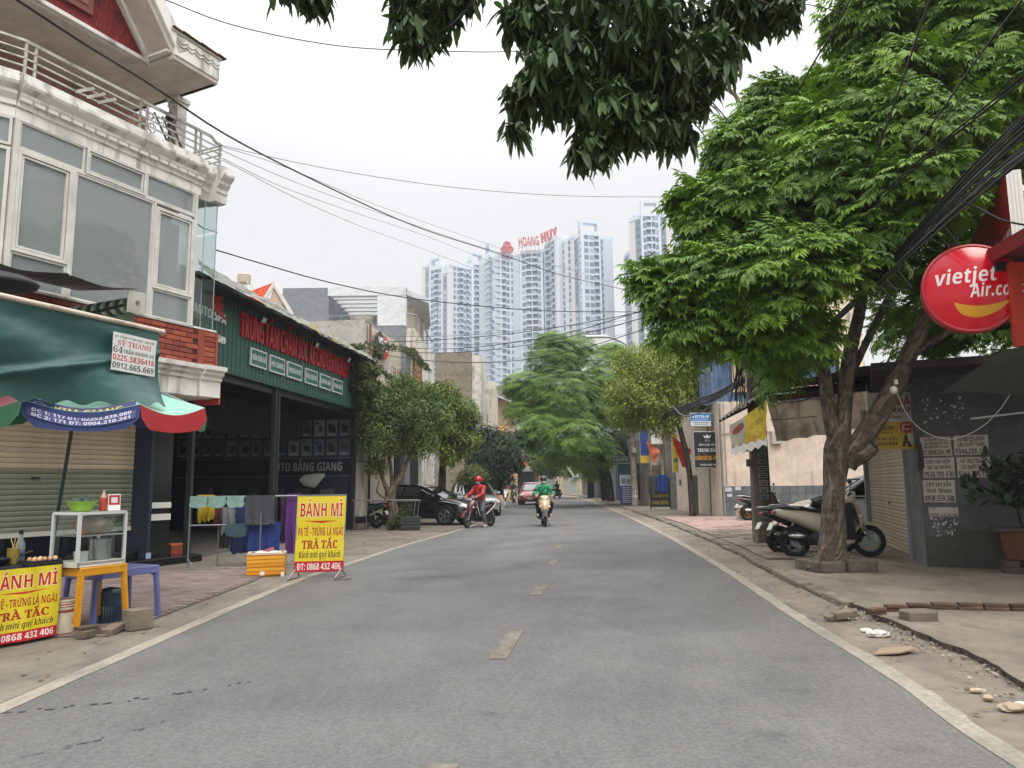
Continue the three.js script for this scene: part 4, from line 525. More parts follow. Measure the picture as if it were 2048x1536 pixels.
{ // drop awning of dark green sheet with a white bar
  const a = thing('awning', 'dark green plastic drop awning hanging from a white bar over the stall', 'awning'); const R = V(-3.93, 3.13, -8.2), L = V(-5.1, 3.17, -5.78), up = mat('#2f5c59', .42, { map: T.grime });
  const out = V(ca, 0, sa), g = quad(L.clone().setY(2.27), R.clone().setY(2.30), R, L, 110, 50, (u, v) => {
    const b = 1 - v, tens = .22 * Math.exp(-(((u - .9) / .16) ** 2)) * b * b, fold = .05 * b * Math.sin(u * 9 + v * 7) + .045 * Math.sin((u * 6 + v * 9)) * b * (1 - b) * 2, dg = .09 * Math.exp(-((((u - .25) * .75 - (v - .12) * 1.0 + .18 * (u - .6) ** 2) / .05) ** 2)) * b; const w = .022 * Math.sin(u * 62) * b ** 6;
    return out.clone().multiplyScalar(tens + fold + dg + .02 * (fbm(u * 9, v * 6, 3) - .5)).add(V(0, w - .06 * b * b * Math.sin(u * PI) * .6 + .02 * b * (u - .5), 0));
  }); M('sheet', g, up, a);
  M('bar', [rod(L.clone().add(V(0, .02, 0)), R.clone().addScaledVector(V(sa, 0, -ca), .05).add(V(0, .02, 0)), .028, .028, 12)], mat('#c7beb2', .5, { map: T.weather }), a); M('end_cap', sp(.034, R.x + .02, R.y + .02, R.z - .05), mat('#b5a89a', .6), a);
  const s = quad([0, 0, 0], [.52, 0, 0], [.52, .40, 0], [0, .40, 0], 8, 6, (u, v) => V(0, 0, .006 * Math.sin(u * 8 + v * 5))); const m = M('sticker_print', s, print(512, 400, (x, W, H) => { x.fillStyle = '#dfe0dc'; x.fillRect(0, 0, W, H); vt(x, 'ĐT: CÔNG TY MÁI HIÊN - MÁI XẾP', W / 2, 56, 34, { w: 470, align: 'center', fill: '#333' }); vt(x, 'SỸ THÀNH', W / 2, 132, 76, { w: 400, align: 'center', fill: '#b5303a', font: 'serif' }); vt(x, '64', 6, 212, 96, { w: 120, fill: '#333' , font: 'serif' }); vt(x, 'TRẦN KHÁNH DƯ', 130, 208, 56, { w: 370, fill: '#333' }); vt(x, '0225.3836418', W / 2, 290, 84, { w: 490, align: 'center', fill: '#b5303a' }); vt(x, '0912.665.669', W / 2, 374, 84, { w: 490, align: 'center', fill: '#2b2d33' }); }, { dirt: .2 }), a);
  const p = R.clone().addScaledVector(V(sa, 0, -ca), -.62); m.position.set(p.x + out.x * .09, 2.63, p.z + out.z * .09); m.rotation.set(0, CA, -.03, 'YXZ');
}
{ // rolled striped awning under a grey hood on the house front
  const h = facade('rolled_awning', 'rolled green and white striped awning under a grey hood on the house front', 'awning', -6.1, -13.6, 25.8);
  const z = 1.62, u1 = -2.2, y = 4.13, stp = print(64, 256, (x, W, H) => { for (let i = 0; i < 16; i++) { x.fillStyle = i % 2 ? '#c9cec6' : '#1d5a3c'; x.fillRect(0, i * 16, W, 16); if (i % 2) { x.fillStyle = '#1d5a3c'; x.fillRect(0, i * 16 + 3, W, 2); } } });
  M('roll', put(new THREE.CylinderGeometry(.12, .12, 1.7, 20, 1), u1, y, z - .85, PI / 2), stp, h); M('valance', quad([u1, y - .26, z - 1.7], [u1, y - .26, z], [u1 + .02, y - .06, z], [u1 + .02, y - .06, z - 1.7], 30, 2, (u, v) => V(.02 * Math.sin(u * 30), (1 - v) * .03 * Math.sin(u * 50), 0)), stp, h);
  M('end_plate', rb(.30, .34, .03, .01, u1, y + .02, z + .02), mat('#b9bcb8', .5, { map: T.weather }), h); M('bolt', cy(.03, .03, .03, 8, u1, y + .03, z + .05, PI / 2), MT.steel, h);
  M('hood', [quad([u1 - 2.6, y + .06, z + .1], [u1 + .02, y + .2, z + .05], [u1 + .1, y + .42, .1], [u1 - 2.6, y + .42, .1], 30, 8, (u, v) => V(0, .03 * Math.sin(u * 14) * (1 - v), 0)), bar([u1 - 1.1, y + .18, z + .05], [u1 - .9, y + .43, .1], .05, .03)], mat('#3a4344', .55, { map: T.grime }), h);
  M('arm', [bar([u1 - .1, y - .02, z - .1], [u1 - .1, y - .1, .05], .04)], MT.darkmetal, h);
}
{ const c = at(20, 562, 7.6); M('black_hood', (() => { const g = new THREE.SphereGeometry(.32, 20, 12), p = g.attributes.position; for (let i = 0; i < p.count; i++) p.setXYZ(i, p.getX(i) * 1.5, p.getY(i) * .35 - .12 * p.getX(i), p.getZ(i)); g.computeVertexNormals(); return g.translate(c.x - .2, c.y, c.z); })(), mat('#14151a', .6), scene, { label: 'black cloth hood bundled above the awning bar at the left edge', cat: 'cover' }); }
{ // parasol: eight panels, scalloped drop, leaning pole
  const c = V(-4.95, 0, -8.6), u = thing('parasol', 'big striped green, blue and red parasol with scalloped edge over the stall', 'parasol', [c.x, 0, c.z]); u.rotation.set(.085, Math.atan2(-c.x, -c.z), 0, 'YXZ');
  const N = 8, R = 1.32, yh = 2.38, ya = 2.92, cols = ['#7fb8a2', '#7fb8a2', '#7fb8a2', '#1c2f6b', '#a92329', '#2d7a4c', '#1e6a44', '#6d2030'], vc = ['#1c2f6b', '#a92329', '#8fc9b2', '#1c2f6b', '#a92329', '#2d7a4c', '#a92329', '#1e6a44'], tp = c => mat(c, .5, { phys: true, transmission: .12, thickness: 0 });
  const frontA = PI / 2; // local +z faces the road
  const vtx = (k, r, y) => { const a = frontA - (k - .5) * 2 * PI / N; return V(r * Math.cos(a), y, r * Math.sin(a)); };
  for (let k = 0; k < N; k++) {
    const A = vtx(k, R, yh), B = vtx(k + 1, R, yh), top = V(0, ya, 0), m = tp(cols[k]);
    const seg = quad(A, B, top, top, 16, 10, (s, t) => V(0, -.10 * Math.sin(s * PI) * (1 - t) - .06 * Math.sin(t * PI), 0)); const p = M('panel', seg, m, u);
    const out = A.clone().add(B).setY(0).normalize(); M('scallop', quad(A.clone().add(V(0, -.17, 0)), B.clone().add(V(0, -.17, 0)), B, A, 24, 5, (s, t) => { const e = Math.min(s, 1 - s), sc = -.07 + .10 * (1 - Math.min(1, e * 9)); return V(0, sc * -1 * (1 - t) * -1 - .10 * Math.sin(s * PI) * t - .05 * Math.sin(s * PI) * (1 - t), 0).addScaledVector(out, .03 * (1 - t)); }), tp(vc[k]), p);
    M('rib', rod([0, ya - .06, 0], vtx(k, R - .02, yh - .02), .008), MT.steel, u);
  }
  M('skirt_print', (() => { const A = vtx(0, R + .012, yh), B = vtx(1, R + .012, yh); return quad(A.clone().lerp(B, .04).add(V(0, -.14, 0)), B.clone().lerp(A, .04).add(V(0, -.14, 0)), B.clone().lerp(A, .04).add(V(0, .04, -.06)), A.clone().lerp(B, .04).add(V(0, .04, -.06)), 24, 4, (s, t) => V(0, -.10 * Math.sin(s * PI), .025)); })(), print(512, 128, (x, W, H) => { x.fillStyle = '#3a3f78'; x.fillRect(0, 0, W, H); vt(x, 'KIM GIANG', W / 2 + 30, 54, 56, { w: 330, align: 'center', fill: '#e2c52b' }); x.strokeStyle = '#cdd0dd'; x.lineWidth = 4; x.beginPath(); x.ellipse(58, 32, 26, 16, 0, 0, 7); x.stroke(); vt(x, 'ĐC 1: 117 ĐT: 02253.839.080', W / 2, 88, 30, { w: 470, align: 'center', fill: '#d7d9e4' }); vt(x, 'ĐC 2: 171 ĐT: 0904.210.341', W / 2, 120, 30, { w: 470, align: 'center', fill: '#d7d9e4' }); }), u);
  M('pole', [rod([-.02, ya, 0], [-.36, .0, -.1].map((q, i) => i === 0 ? -.28 : q), .02, .02, 10)], mat('#27443f', .4, { metalness: .3 }), u); M('base', cy(.2, .22, .1, 18, -.28, .05, -.1), MT.concD, u);
  M('fringe', [0, 1, 2, 3, 4].map(i => { const q = vtx(3, R - .06 + i * .012, yh - .05); return tube([q, q.clone().add(V(.01, -.08, .01)), q.clone().add(V(rr(-.03, .03), -.17, rr(-.03, .03)))], .003, 8, 4); }), MT.black, u);
}
{ // standing banner sign
  const s = thing('banner_stand', 'standing yellow bread banner on metal feet at the road edge', 'sign', [-3.03, 0, -11.95], .16);
  M('banner', quad([-.38, .10, .012], [.36, .10, .012], [.39, 1.26, .012], [-.35, 1.26, .012], 10, 14, (u, v) => V(0, 0, .006 * Math.sin(v * 9))), print(512, 800, bannerArt, { dirt: .3, rough: .4 }), s);
  M('frame', [bar([-.38, .1, 0], [-.35, 1.28, 0], .018), bar([.36, .1, 0], [.39, 1.28, 0], .018), bar([-.36, 1.275, 0], [.4, 1.275, 0], .02), bar([-.38, .1, 0], [.36, .1, 0], .018)], MT.steel, s);
  for (const x of [-.36, .34]) M('foot', [rod([x, .14, 0], [x - .09, .012, .17], .013), rod([x, .14, 0], [x + .05, .012, -.2], .013), rod([x - .1, .012, .18], [x + .06, .012, -.2], .011)], mat('#a4a19b', .4, { metalness: .7 }), s);
}
// clothes racks and what hangs on them
const RK = [-5.66, -13.3, -3.72, -13.52];
{
  const r = thing('drying_rack', 'long steel clothes drying rack before the garage, hung with towels', 'drying rack'); const [x0, z0, x1, z1] = RK, H = 1.25;
  const m = MT.steel; M('rail', [rod([x0, H, z0], [x1, H, z1], .014), rod([x0 + .3, H, z0 - .55], [x1 + .25, H, z1 - .55], .012), rod([x0, .76, z0], [x1 - .6, .76, z1], .012), rod([x0 + .3, .74, z0 - .55], [x1, .74, z1 - .55], .01), rod([x0, H, z0], [x0 + .3, H, z0 - .55], .01), rod([x1, H, z1], [x1 + .25, H, z1 - .55], .01), rod([x0, .76, z0], [x0 + .3, .74, z0 - .55], .01), rod([x0, .02, z0], [x1, .02, z1], .01)], m, r);
  for (const [x, z] of [[x0, z0], [x0 + .3, z0 - .55], [x1, z1], [x1 + .25, z1 - .55], [lerp(x0, x1, .62), lerp(z0, z1, .62)]]) M('leg', [rod([x, 0, z], [x, H, z], .014), rod([x, .2, z], [x + .12, .02, z], .008)], m, r);
}
const RX = f => [lerp(RK[0], RK[2], f), lerp(RK[1], RK[3], f)];
function hang(name, label, cat, f0, f1, yTop, yBot, c, o = {}) { // a cloth folded over a rail
  const [ax, az] = RX(f0), [bx2, bz] = RX(f1), dz = o.dz || 0, n = o.folds ?? 3, am = o.am ?? .02, back = o.back ?? .3, ph = rnd() * 6, rag = o.rag ?? .02;
  const mk = (sgn, yb) => quad([ax, yb, az + dz + sgn * .016], [bx2, yb, bz + dz + sgn * .016], [bx2, yTop, bz + dz + sgn * .004], [ax, yTop, az + dz + sgn * .004], 36, 18, (u, v) => { const b = 1 - v, e = o.round ? -Math.pow(Math.abs(u - .5) * 2, 6) * -.05 * b : 0, wd = (u - .5) * (o.flare || 0) * b; return V(wd + .012 * Math.sin(v * 7 + ph) * b, (rag * (fbm(u * 5 + ph, 2, 3) - .5) * 2 + e) * b, sgn * .012 + am * b * Math.sin(u * n * 2 * PI + ph + .8 * v) + am * .5 * b * Math.sin(u * n * 4.7 + 2 * ph)); });
  return M(name, [mk(1, yBot), mk(-1, lerp(yTop, yBot, back))], mat(c, .9, { map: T.cloth, phys: true, sheen: .3 }), scene, { label, cat, group: o.group });
}
const mint = mat('#9fc4b8', .8, {});
for (let i = 0; i < 3; i++) hang('car_towel', ['leftmost mint green towel on the front rail of the drying rack', 'middle mint green towel on the front rail of the drying rack', 'mint green towel beside the charcoal towel on the front rail'][i], 'towel', i * .16, .148 + i * .16, 1.265, 1.06, '#86a79d', { folds: 1, am: .008, round: 1, rag: .01, back: .9 });
hang('charcoal_towel', 'charcoal towel draped on the front rail next to the mint towels', 'towel', 0.485, 0.74, 1.268, .77, '#43484d', { folds: 3, am: .016, back: .5 });
hang('navy_cloth', 'navy blue cloth hanging low behind the mint towels', 'cloth', 0.27, 0.49, 1.24, .24, '#26335f', { dz: -.5, folds: 3, am: .03, rag: .05 }); hang('blue_cloth', 'blue cloth hanging from the lower rail behind the orange-taped box', 'cloth', 0.5, 0.78, .8, .13, '#233a7c', { dz: -.12, folds: 3, am: .03, rag: .06 });
hang('purple_cloth', 'long purple cloth at the right end of the drying rack', 'cloth', 0.83, 0.96, 1.29, .24, '#5d2f78', { folds: 2, am: .035, dz: -.1, back: .9 }); hang('maroon_cloth', 'dark maroon cloth beside the purple cloth', 'cloth', 0.76, 0.83, 1.28, .42, '#38223a', { folds: 1.5, am: .03, dz: -.2 });
hang('yellow_cloth', 'crumpled yellow cloth at the left end of the drying rack', 'cloth', 0.0, 0.15, 1.285, .85, '#b8a024', { dz: -.3, folds: 3, am: .05, rag: .12, back: .8 }); hang('grey_shirt', 'grey shirt hanging below the mint towels', 'shirt', 0.2, 0.31, 1.06, .62, '#7d8083', { dz: -.4, folds: 2, am: .05, rag: .1, flare: .08 }); hang('black_trousers', 'black trousers hanging under the grey shirt', 'trousers', 0.18, 0.28, .85, .34, '#24262a', { dz: -.42, folds: 2, am: .04, rag: .05 }); hang('teal_towel', 'dark teal towel on the lower rail of the drying rack', 'towel', 0.32, 0.5, .78, .55, '#37545a', { folds: 1, am: .01, round: 1, dz: -.02 });
hang('maroon_rag', 'dark red rag beside the yellow cloth on the drying rack', 'cloth', 0.145, 0.21, 1.06, .7, '#5a2a33', { dz: -.35, folds: 2, am: .03, rag: .1 });
{ // foam box with orange tape
  const b = thing('foam_box', 'open foam box wrapped in orange tape under the drying rack', 'box', [-4.0, 0, -12.42], .22); const m = mat('#cf861f', .35, { map: T.grime }), w = .58, d = .36, H = .36, t = .035;
  M('wall', [sb(-w / 2, w / 2, 0, H, d / 2 - t, d / 2), sb(-w / 2, w / 2, 0, H, -d / 2, -d / 2 + t), sb(-w / 2, -w / 2 + t, 0, H, -d / 2 + t, d / 2 - t), sb(w / 2 - t, w / 2, 0, H, -d / 2 + t, d / 2 - t), sb(-w / 2, w / 2, 0, .03, -d / 2, d / 2)], m, b);
  M('rim', [sb(-w / 2 - .004, w / 2 + .004, H - .02, H + .01, d / 2 - t, d / 2 + .004), sb(-w / 2, w / 2, H - .02, H + .01, -d / 2, -d / 2 + t), sb(-w / 2 - .004, -w / 2 + t, H - .02, H + .01, -d / 2, d / 2), sb(w / 2 - t, w / 2 + .004, H - .02, H + .01, -d / 2, d / 2)], mat('#d9cfbd', .8, { map: T.grime }), b);
  for (let i = 0; i < 5; i++) M('tape', [bar([-w / 2, .05 + i * .06, d / 2 + .003], [w / 2, .04 + i * .065 + rr(-.02, .02), d / 2 + .003], .045, .003)], mat(pick(['#d68d20', '#c97c17', '#e0a030']), .25), b); M('foam_patch', [face(.07, .06, -.05, .05, d / 2 + .006), face(.05, .07, w / 2 - .03, .03, d / 2 + .006)], mat('#e4ded2', .9), b);
  M('rags', [put(new THREE.SphereGeometry(.11, 12, 8).scale(1.2, .6, .9), -.08, .33, 0), put(new THREE.SphereGeometry(.1, 12, 8).scale(1.3, .5, .8), .12, .34, .02)], mat('#d2c8c4', .9), b); M('packet', bar([-.05, .37, .05], [.1, .42, -.02], .06, .01), mat('#94434c', .6), b);
}
{ const b = thing('orange_crate', 'small orange-red plastic crate on the floor at the garage entrance', 'crate', [-6.72, 0, -15.3], .6); M('shell', [rb(.3, .26, .28, .02, 0, .16, 0)], mat('#b0573a', .6, { map: T.grime }), b); M('rim', rb(.32, .04, .3, .01, 0, .29, 0), mat('#c06a48', .6), b); M('foot', [rb(.2, .03, .2, .01, 0, .015, 0)], MT.darkmetal, b); }
M('blue_tag', put(face(.1, .1), ...[-6.52, .22, -13.66], 0, CA), print(64, 64, (x, W, H) => { x.fillStyle = '#a9c7df'; x.fillRect(0, 0, W, H); x.fillStyle = '#7b93a8'; for (let i = 0; i < 4; i++) x.fillRect(8, 10 + i * 13, W - 16, 5); }), scene, { label: 'small pale blue notice stuck low on the black granite pillar', cat: 'notice' });
{ // thin rail frame by the potted tree and the black planter
  const f = thing('rail_frame', 'thin steel rail frame round the tree beside the black saloon', 'rail', [0, 0, 0]); const y = .95; M('rail', [rod([-5.15, y, -24.3], [-3.02, y, -24.3], .016), rod([-5.1, y - .05, -24.9], [-3.0, y - .04, -24.7], .013)], MT.steel, f); for (const [x, z] of [[-5.1, -24.35], [-4.75, -24.6], [-3.12, -24.3], [-3.05, -24.7]]) M('leg', rod([x + (x > -4 ? -.12 : 0), 0, z], [x, y, z], .014), MT.steel, f);
  const p = thing('planter', 'black ribbed planter box at the foot of the tree', 'planter', [-3.3, 0, -24.4], .1); M('box', rb(.62, .42, .4, .02, 0, .21, 0), mat('#2a2e2f', .7), p); M('rib', [.1, .2, .3, .38].map(q => rb(.64, .05, .42, .012, 0, q, 0)), mat('#33383a', .7), p); M('soil', bx(.56, .02, .34, 0, .425, 0), mat('#3a3028', 1), p);
  M('red_ribbon', put(rb(.16, .3, .05, .02), -4.0, .62, -24.75, 0, 0, .1), mat('#b0332f', .7), scene, { label: 'small red cloth tied to the trunk behind the rail frame', cat: 'cloth' });
}

// ---------------------------------------------------------------- right: grey shop with roller shutter, signs, shack, shops further on
const GY = 0.075;
const noteArt = (lines, W = 256, H = 176) => print(W, H, (x) => { x.fillStyle = '#b9b2a8'; x.fillRect(0, 0, W, H); const n = lines.length; lines.forEach((s, i) => { const big = i === n - 1, hh = big ? H * .36 : (H * .56) / (n - 1), y = big ? H - 10 : 10 + hh * (i + .85); vt(x, s, W / 2, y, hh * .95, { w: W * (big ? .94 : .78), align: 'center', fill: '#26262a' }); }); }, { dirt: .6, rough: .9, k: .7 });
{
  const s = thing('grey_shop', 'dark grey rendered shop with pasted leaflets and a cream roller shutter', 'shop', [6.46, 0, -12.0], -rad(25));
  const gw = mat('#5d6064', .95, { map: T.plaster }), gp = mat('#7d8186', .9, { map: T.plaster });
  const side = new THREE.Group(); side.name = 'side_wall'; side.rotation.y = -(PI / 2 + rad(17)) + rad(25); s.add(side);
  M('wall', [sb(0, 4.2, 0, 3.05, -.2, 0)], gw, s); M('pillar', [sb(-1.0, -.004, 0, 3.0, -.2, 0)], gp, side); M('lintel', sb(-5.9, -1.0, 2.15, 3.0, -.2, -.02), gp, side);
  M('stain', quad([.0, GY, .004], [4.1, GY, .004], [4.1, .75, .004], [0, .55, .004], 60, 6, (u, v) => V(0, v * .25 * (fbm(u * 14, 3, 4) - .5), 0)), mat('#54574f', .95, { map: T.plaster }), s);
  const sg = prof([[-.02, 0], [.003, 0], [.012, .014], [.013, .046], [.003, .066], [-.02, .066]], -5.45, -1.06), sm = [mat('#cbbf9f', .5, { map: T.grime }), mat('#bfb394', .5, { map: T.grime })];
  for (let i = 0; i < 31; i++) { const m = new THREE.Mesh(sg, sm[i % 2]); m.name = 'slat'; m.position.set(0, .1 + i * .068, -.05); side.add(m); }
  for (const b of [[-1.06, -.98], [-5.55, -5.43]]) M('guide_rail', sb(b[0], b[1], GY, 2.25, -.08, .05), mat('#8d9196', .5), side); M('lock', [rb(.03, .05, .03, .005, -3.0, .98, -.02), rb(.05, .03, .02, .004, -1.3, .22, -.02)], mat('#7d4a2c', .5), side);
  M('roof', [bx(5.6, .12, 9, 2.2, 3.15, -3.6), quad([-.7, 3.25, .35], [4.6, 3.25, .35], [4.6, 3.7, -4], [-3.2, 3.7, -6])], mat('#2a2422', .8), s); M('roof_edge', bar([-.6, 3.12, .3], [4.2, 3.14, .3], .06, .04), mat('#8e8e8a', .6), s);
  M('conduit', [bar([.04, 2.0, .03], [.06, 1.6, .03], .03), rod([.02, 1.9, .05], [-.02, 1.55, .06], .012)], MT.black, s);
  const N = [[.04, 1.79, .43, .3, ['SỬA ĐIỆN NƯỚC THỢ GIỎI', 'LÀM NHANH UY TÍN', 'SỬA MÁY BƠM CÁC LOẠI', 'ĐT: 0906.059.195']], [.05, 1.45, .43, .31, ['CHO VAY GÓP', 'THỦ TỤC NHANH', '0928.192.630']], [.03, 1.07, .43, .34, ['CHO VAY VỐN', 'TRẢ GÓP - TRẢ NHANH', '0938.559.388']], [.08, .85, .4, .14, [' ', '0904.12.95.90']], [.5, 1.80, .46, .30, ['HỖ TRỢ TIÊU DÙNG', 'LÃI SUẤT THẤP', '0344.255.119']], [.52, 1.45, .45, .31, ['HỖ TRỢ TIỀN ĐI', 'LÃI SUẤT THẤP', '0344.255.119']]];
  N.forEach(([x, y, w, h, L], i) => M('leaflet', quad([x, y, .006], [x + w, y + rr(-.01, .01), .006], [x + w + rr(-.01, .01), y + h, .006], [x, y + h, .006], 6, 4, (u, v) => V(0, 0, .004 * fbm(u * 4, v * 4 + i, 2))), noteArt(L), s));
  const scr = []; for (let i = 0; i < 60; i++) { const a = rnd() < .5 ? [rr(.1, .45), rr(.55, .85)] : [rr(.05, .7), rr(2.3, 2.7)]; scr.push(face(rr(.008, .04), rr(.008, .05), a[0], a[1], .005, 0, 0, rnd() * 3)); } M('paper_scraps', scr, mat('#aaa59b', .9), s).userData.kind = 'stuff';
  const tl = M('tube_lamp', rod([.75, 2.35, .06], [2.4, 2.5, .06], .016), mat('#c9ccce', .4), s);
}
{ // bonsai pot with plant
  const c = at(2022, 1100, 10.6), p = thing('pot_plant', 'leafy potted plant in a weathered pot on bricks against the grey wall', 'plant', [7.35, GY, -11.0], -.45);
  M('brick_stand', [rb(.62, .09, .3, .01, 0, .045, 0), rb(.2, .1, .3, .01, -.2, .14, 0), rb(.2, .1, .3, .01, .22, .14, 0)], mat('#5a544d', .95, { map: T.plaster }), p);
  M('pot', (() => { const g = new THREE.CylinderGeometry(.46, .36, .4, 4, 1, true).rotateY(PI / 4).scale(1, 1, .72); return [g.translate(0, .42, 0), new THREE.CylinderGeometry(.36, .36, .03, 4).rotateY(PI / 4).scale(1, 1, .72).translate(0, .22, 0)]; })(), mat('#6d4a3a', .9, { map: T.plaster }), p);
  M('pot_rim', [rb(.76, .05, .06, .012, 0, .62, .24), rb(.76, .05, .06, .012, 0, .62, -.24), rb(.06, .05, .5, .012, .36, .62, 0), rb(.06, .05, .5, .012, -.36, .62, 0)], mat('#55504c', .9, { map: T.plaster }), p); M('soil', bx(.6, .02, .42, 0, .6, 0), mat('#2b241d', 1), p);
  M('stem', [tube([[0, .6, 0], [-.05, .95, .03], [.05, 1.25, 0], [.1, 1.6, .02]], .02, 14, 6), tube([[-.04, .9, 0], [-.35, 1.15, .05], [-.62, 1.32, .1]], .013, 10, 5), tube([[.03, 1.15, 0], [.3, 1.3, -.05]], .013, 8, 5), tube([[.02, 1.2, 0], [-.2, 1.45, .1]], .012, 8, 5)], MT.barkD, p);
  const lm = ['#2c4526', '#34502c', '#263b22'].map(q => mat(q, .5, { phys: true, transmission: .2, thickness: 0, k: .8 })), leafG = quad([-.035, 0, 0], [.035, 0, 0], [.012, .15, -.03], [-.012, .15, -.03], 2, 3, (u, v) => V((u - .5) * .06 * Math.sin(v * PI), .0, -Math.abs(u - .5) * .04));
  for (let i = 0; i < 170; i++) { const k = i % 4, b = [[-.35, 1.15, .12], [.05, 1.35, 0], [.28, 1.1, .06], [-.1, 1.45, .08]][k], q = [rr(-.34, .34), rr(-.22, .25), rr(-.2, .2)]; const m = new THREE.Mesh(leafG, lm[i % 3]); m.name = 'leaf'; m.position.set(b[0] + q[0], b[1] + q[1], b[2] + q[2]); m.quaternion.copy(eq(rr(-.6, 2.4), rr(0, 6.3), rr(-.5, .5), 'YXZ')); m.castShadow = true; p.add(m); }
}
{ // hanging board beside the shutter
  const c = at(1781, 842, 12.3), b = thing('drinks_sign', 'white and yellow two-part signboard hung behind the thick branch over the shutter', 'sign', [c.x, c.y, c.z], -.12);
  M('board', rb(.72, .94, .07, .01, 0, 0, 0), MT.alu, b); M('board_print', face(.71, .93, 0, 0, .037), print(384, 512, (x, W, H) => { x.fillStyle = '#cfccc4'; x.fillRect(0, 0, W, H); x.fillStyle = '#d9b71e'; x.fillRect(0, H * .52, W, H * .48); vt(x, 'TRÀ ĐÁ', W / 2 + 20, 112, 92, { w: 300, align: 'center', fill: '#b3262c' }); vt(x, 'GIẢI KHÁT', W / 2 + 20, 182, 60, { w: 300, align: 'center', fill: '#1f3a33' }); vt(x, 'các loại', W / 2 + 10, 236, 44, { align: 'center', fill: '#2b2b2b' }); vt(x, 'maxim', 30, 342, 70, { w: 180, fill: '#26241c' }); vt(x, 'đặt xe ứng dụng', 40, 368, 20, { w: 160, fill: '#26241c' }); vt(x, 'Đặt xe máy', 24, 430, 42, { w: 210, fill: '#3a3413' }); vt(x, 'MaximBike', 24, 476, 46, { w: 210, fill: '#26241c' }); x.fillStyle = '#c0262c'; x.beginPath(); x.arc(310, 318, 52, 0, 7); x.fill(); vt(x, 'Giá từ', 310, 300, 22, { align: 'center', fill: '#fff' }); vt(x, '5', 286, 344, 52, { align: 'center', fill: '#fff' }); vt(x, 'nghìn', 330, 338, 20, { align: 'center', fill: '#fff' }); x.fillStyle = '#e4ded0'; x.fillRect(322, 372, 46, 100); x.fillStyle = '#222'; for (const q of [282, 330]) { x.beginPath(); x.arc(q, 478, 15, 0, 7); x.fill(); } x.fillRect(276, 440, 58, 22); x.beginPath(); x.arc(302, 398, 13, 0, 7); x.fill(); x.fillRect(288, 410, 28, 34); }, { dirt: .4, k: .7 }), b);
  M('bracket', [bar([.3, .47, 0], [.5, .6, -.3], .03), bar([-.3, .47, 0], [-.2, .7, -.4], .03)], MT.darkmetal, b);
}
{ // airline light boxes
  const c = at(1941, 579, 8.9), b = thing('round_sign', 'round glossy red airline sign with a yellow smile', 'sign', [c.x, c.y, c.z], -.30);
  const art = print(768, 768, (x, W, H) => { x.fillStyle = '#cf0f26'; x.fillRect(0, 0, W, H); vt(x, 'vietjet', 320, 350, 190, { w: 490, align: 'center', fill: '#efe6e6', style: 'italic bold', rot: -.02 }); vt(x, 'Air.com', 560, 480, 165, { w: 430, align: 'center', fill: '#efe6e6', style: 'italic bold', rot: -.02 }); x.fillStyle = '#dca02c'; x.beginPath(); x.moveTo(220, 510); x.quadraticCurveTo(420, 610, 690, 500); x.quadraticCurveTo(480, 720, 290, 630); x.quadraticCurveTo(234, 590, 220, 510); x.fill(); }, { rough: .16, k: .9 });
  const dome = new THREE.CircleGeometry(.52, 64, 0, 2 * PI), seg = []; { const g = new THREE.SphereGeometry(1.5, 48, 10, 0, 2 * PI, 0, Math.asin(.52 / 1.5)); g.rotateX(PI / 2); const p = g.attributes.position, uv = g.attributes.uv; for (let i = 0; i < p.count; i++) { uv.setXY(i, p.getX(i) / 1.04 + .5, p.getY(i) / 1.04 + .5); } g.translate(0, 0, -1.5 + .16); seg.push(g); }
  M('front', seg, art, b); M('rim', [new THREE.TorusGeometry(.525, .028, 10, 64).translate(0, 0, .05), cy(.53, .53, .16, 48, 0, 0, -.03, PI / 2)], mat('#a3262c', .3), b); M('bracket', [bar([.3, .3, -.1], [1.1, .5, -.3], .04), bar([.3, -.3, -.1], [1.1, -.1, -.3], .04)], MT.darkmetal, b);
  const a = at(2011, 345, 9.15), e = at(1941, 492, 12), t = thing('long_sign', 'long red airline signboard with a white end panel above the round sign', 'sign', [a.x, 0, a.z], Math.atan2(a.z - e.z, e.x - a.x)); const L = Math.hypot(a.x - e.x, a.z - e.z);
  // local +x runs away; the face looks to the road (local +z)
  a.y = e.y = 0; t.rotation.y = -(PI / 2 + Math.atan2(e.x - a.x, a.z - e.z)); const yT = at(2011, 345, 9.15).y - 5.09;
  M('box', rb(L, 1.35, .16, .01, -L / 2, 4.42 + yT, -.08), mat('#a31f28', .4), t); M('end_panel', [rb(.012, 1.36, .165, .003, .008, 4.42 + yT, -.08)], mat('#dcdbd6', .5), t); M('panel_rib', [-.12, -.08, -.04].map(z => bar([.016, 3.75 + yT, z], [.016, 5.08 + yT, z], .006)), mat('#c9c8c2', .5), t);
  M('front_print', face(L - .02, 1.3, -L / 2, 4.42 + yT, .003), print(1024, 448, (x, W, H) => { x.fillStyle = '#ae1724'; x.fillRect(0, 0, W, H); vt(x, 'vietjet Air.com', W - 20, 330, 170, { w: 840, align: 'right', fill: '#e3d6d6', style: 'italic bold' }); x.fillStyle = '#d9a63c'; x.beginPath(); x.moveTo(W - 70, H); x.lineTo(W, H * .5); x.lineTo(W, H); x.fill(); }, { dirt: .3 }), t);
}
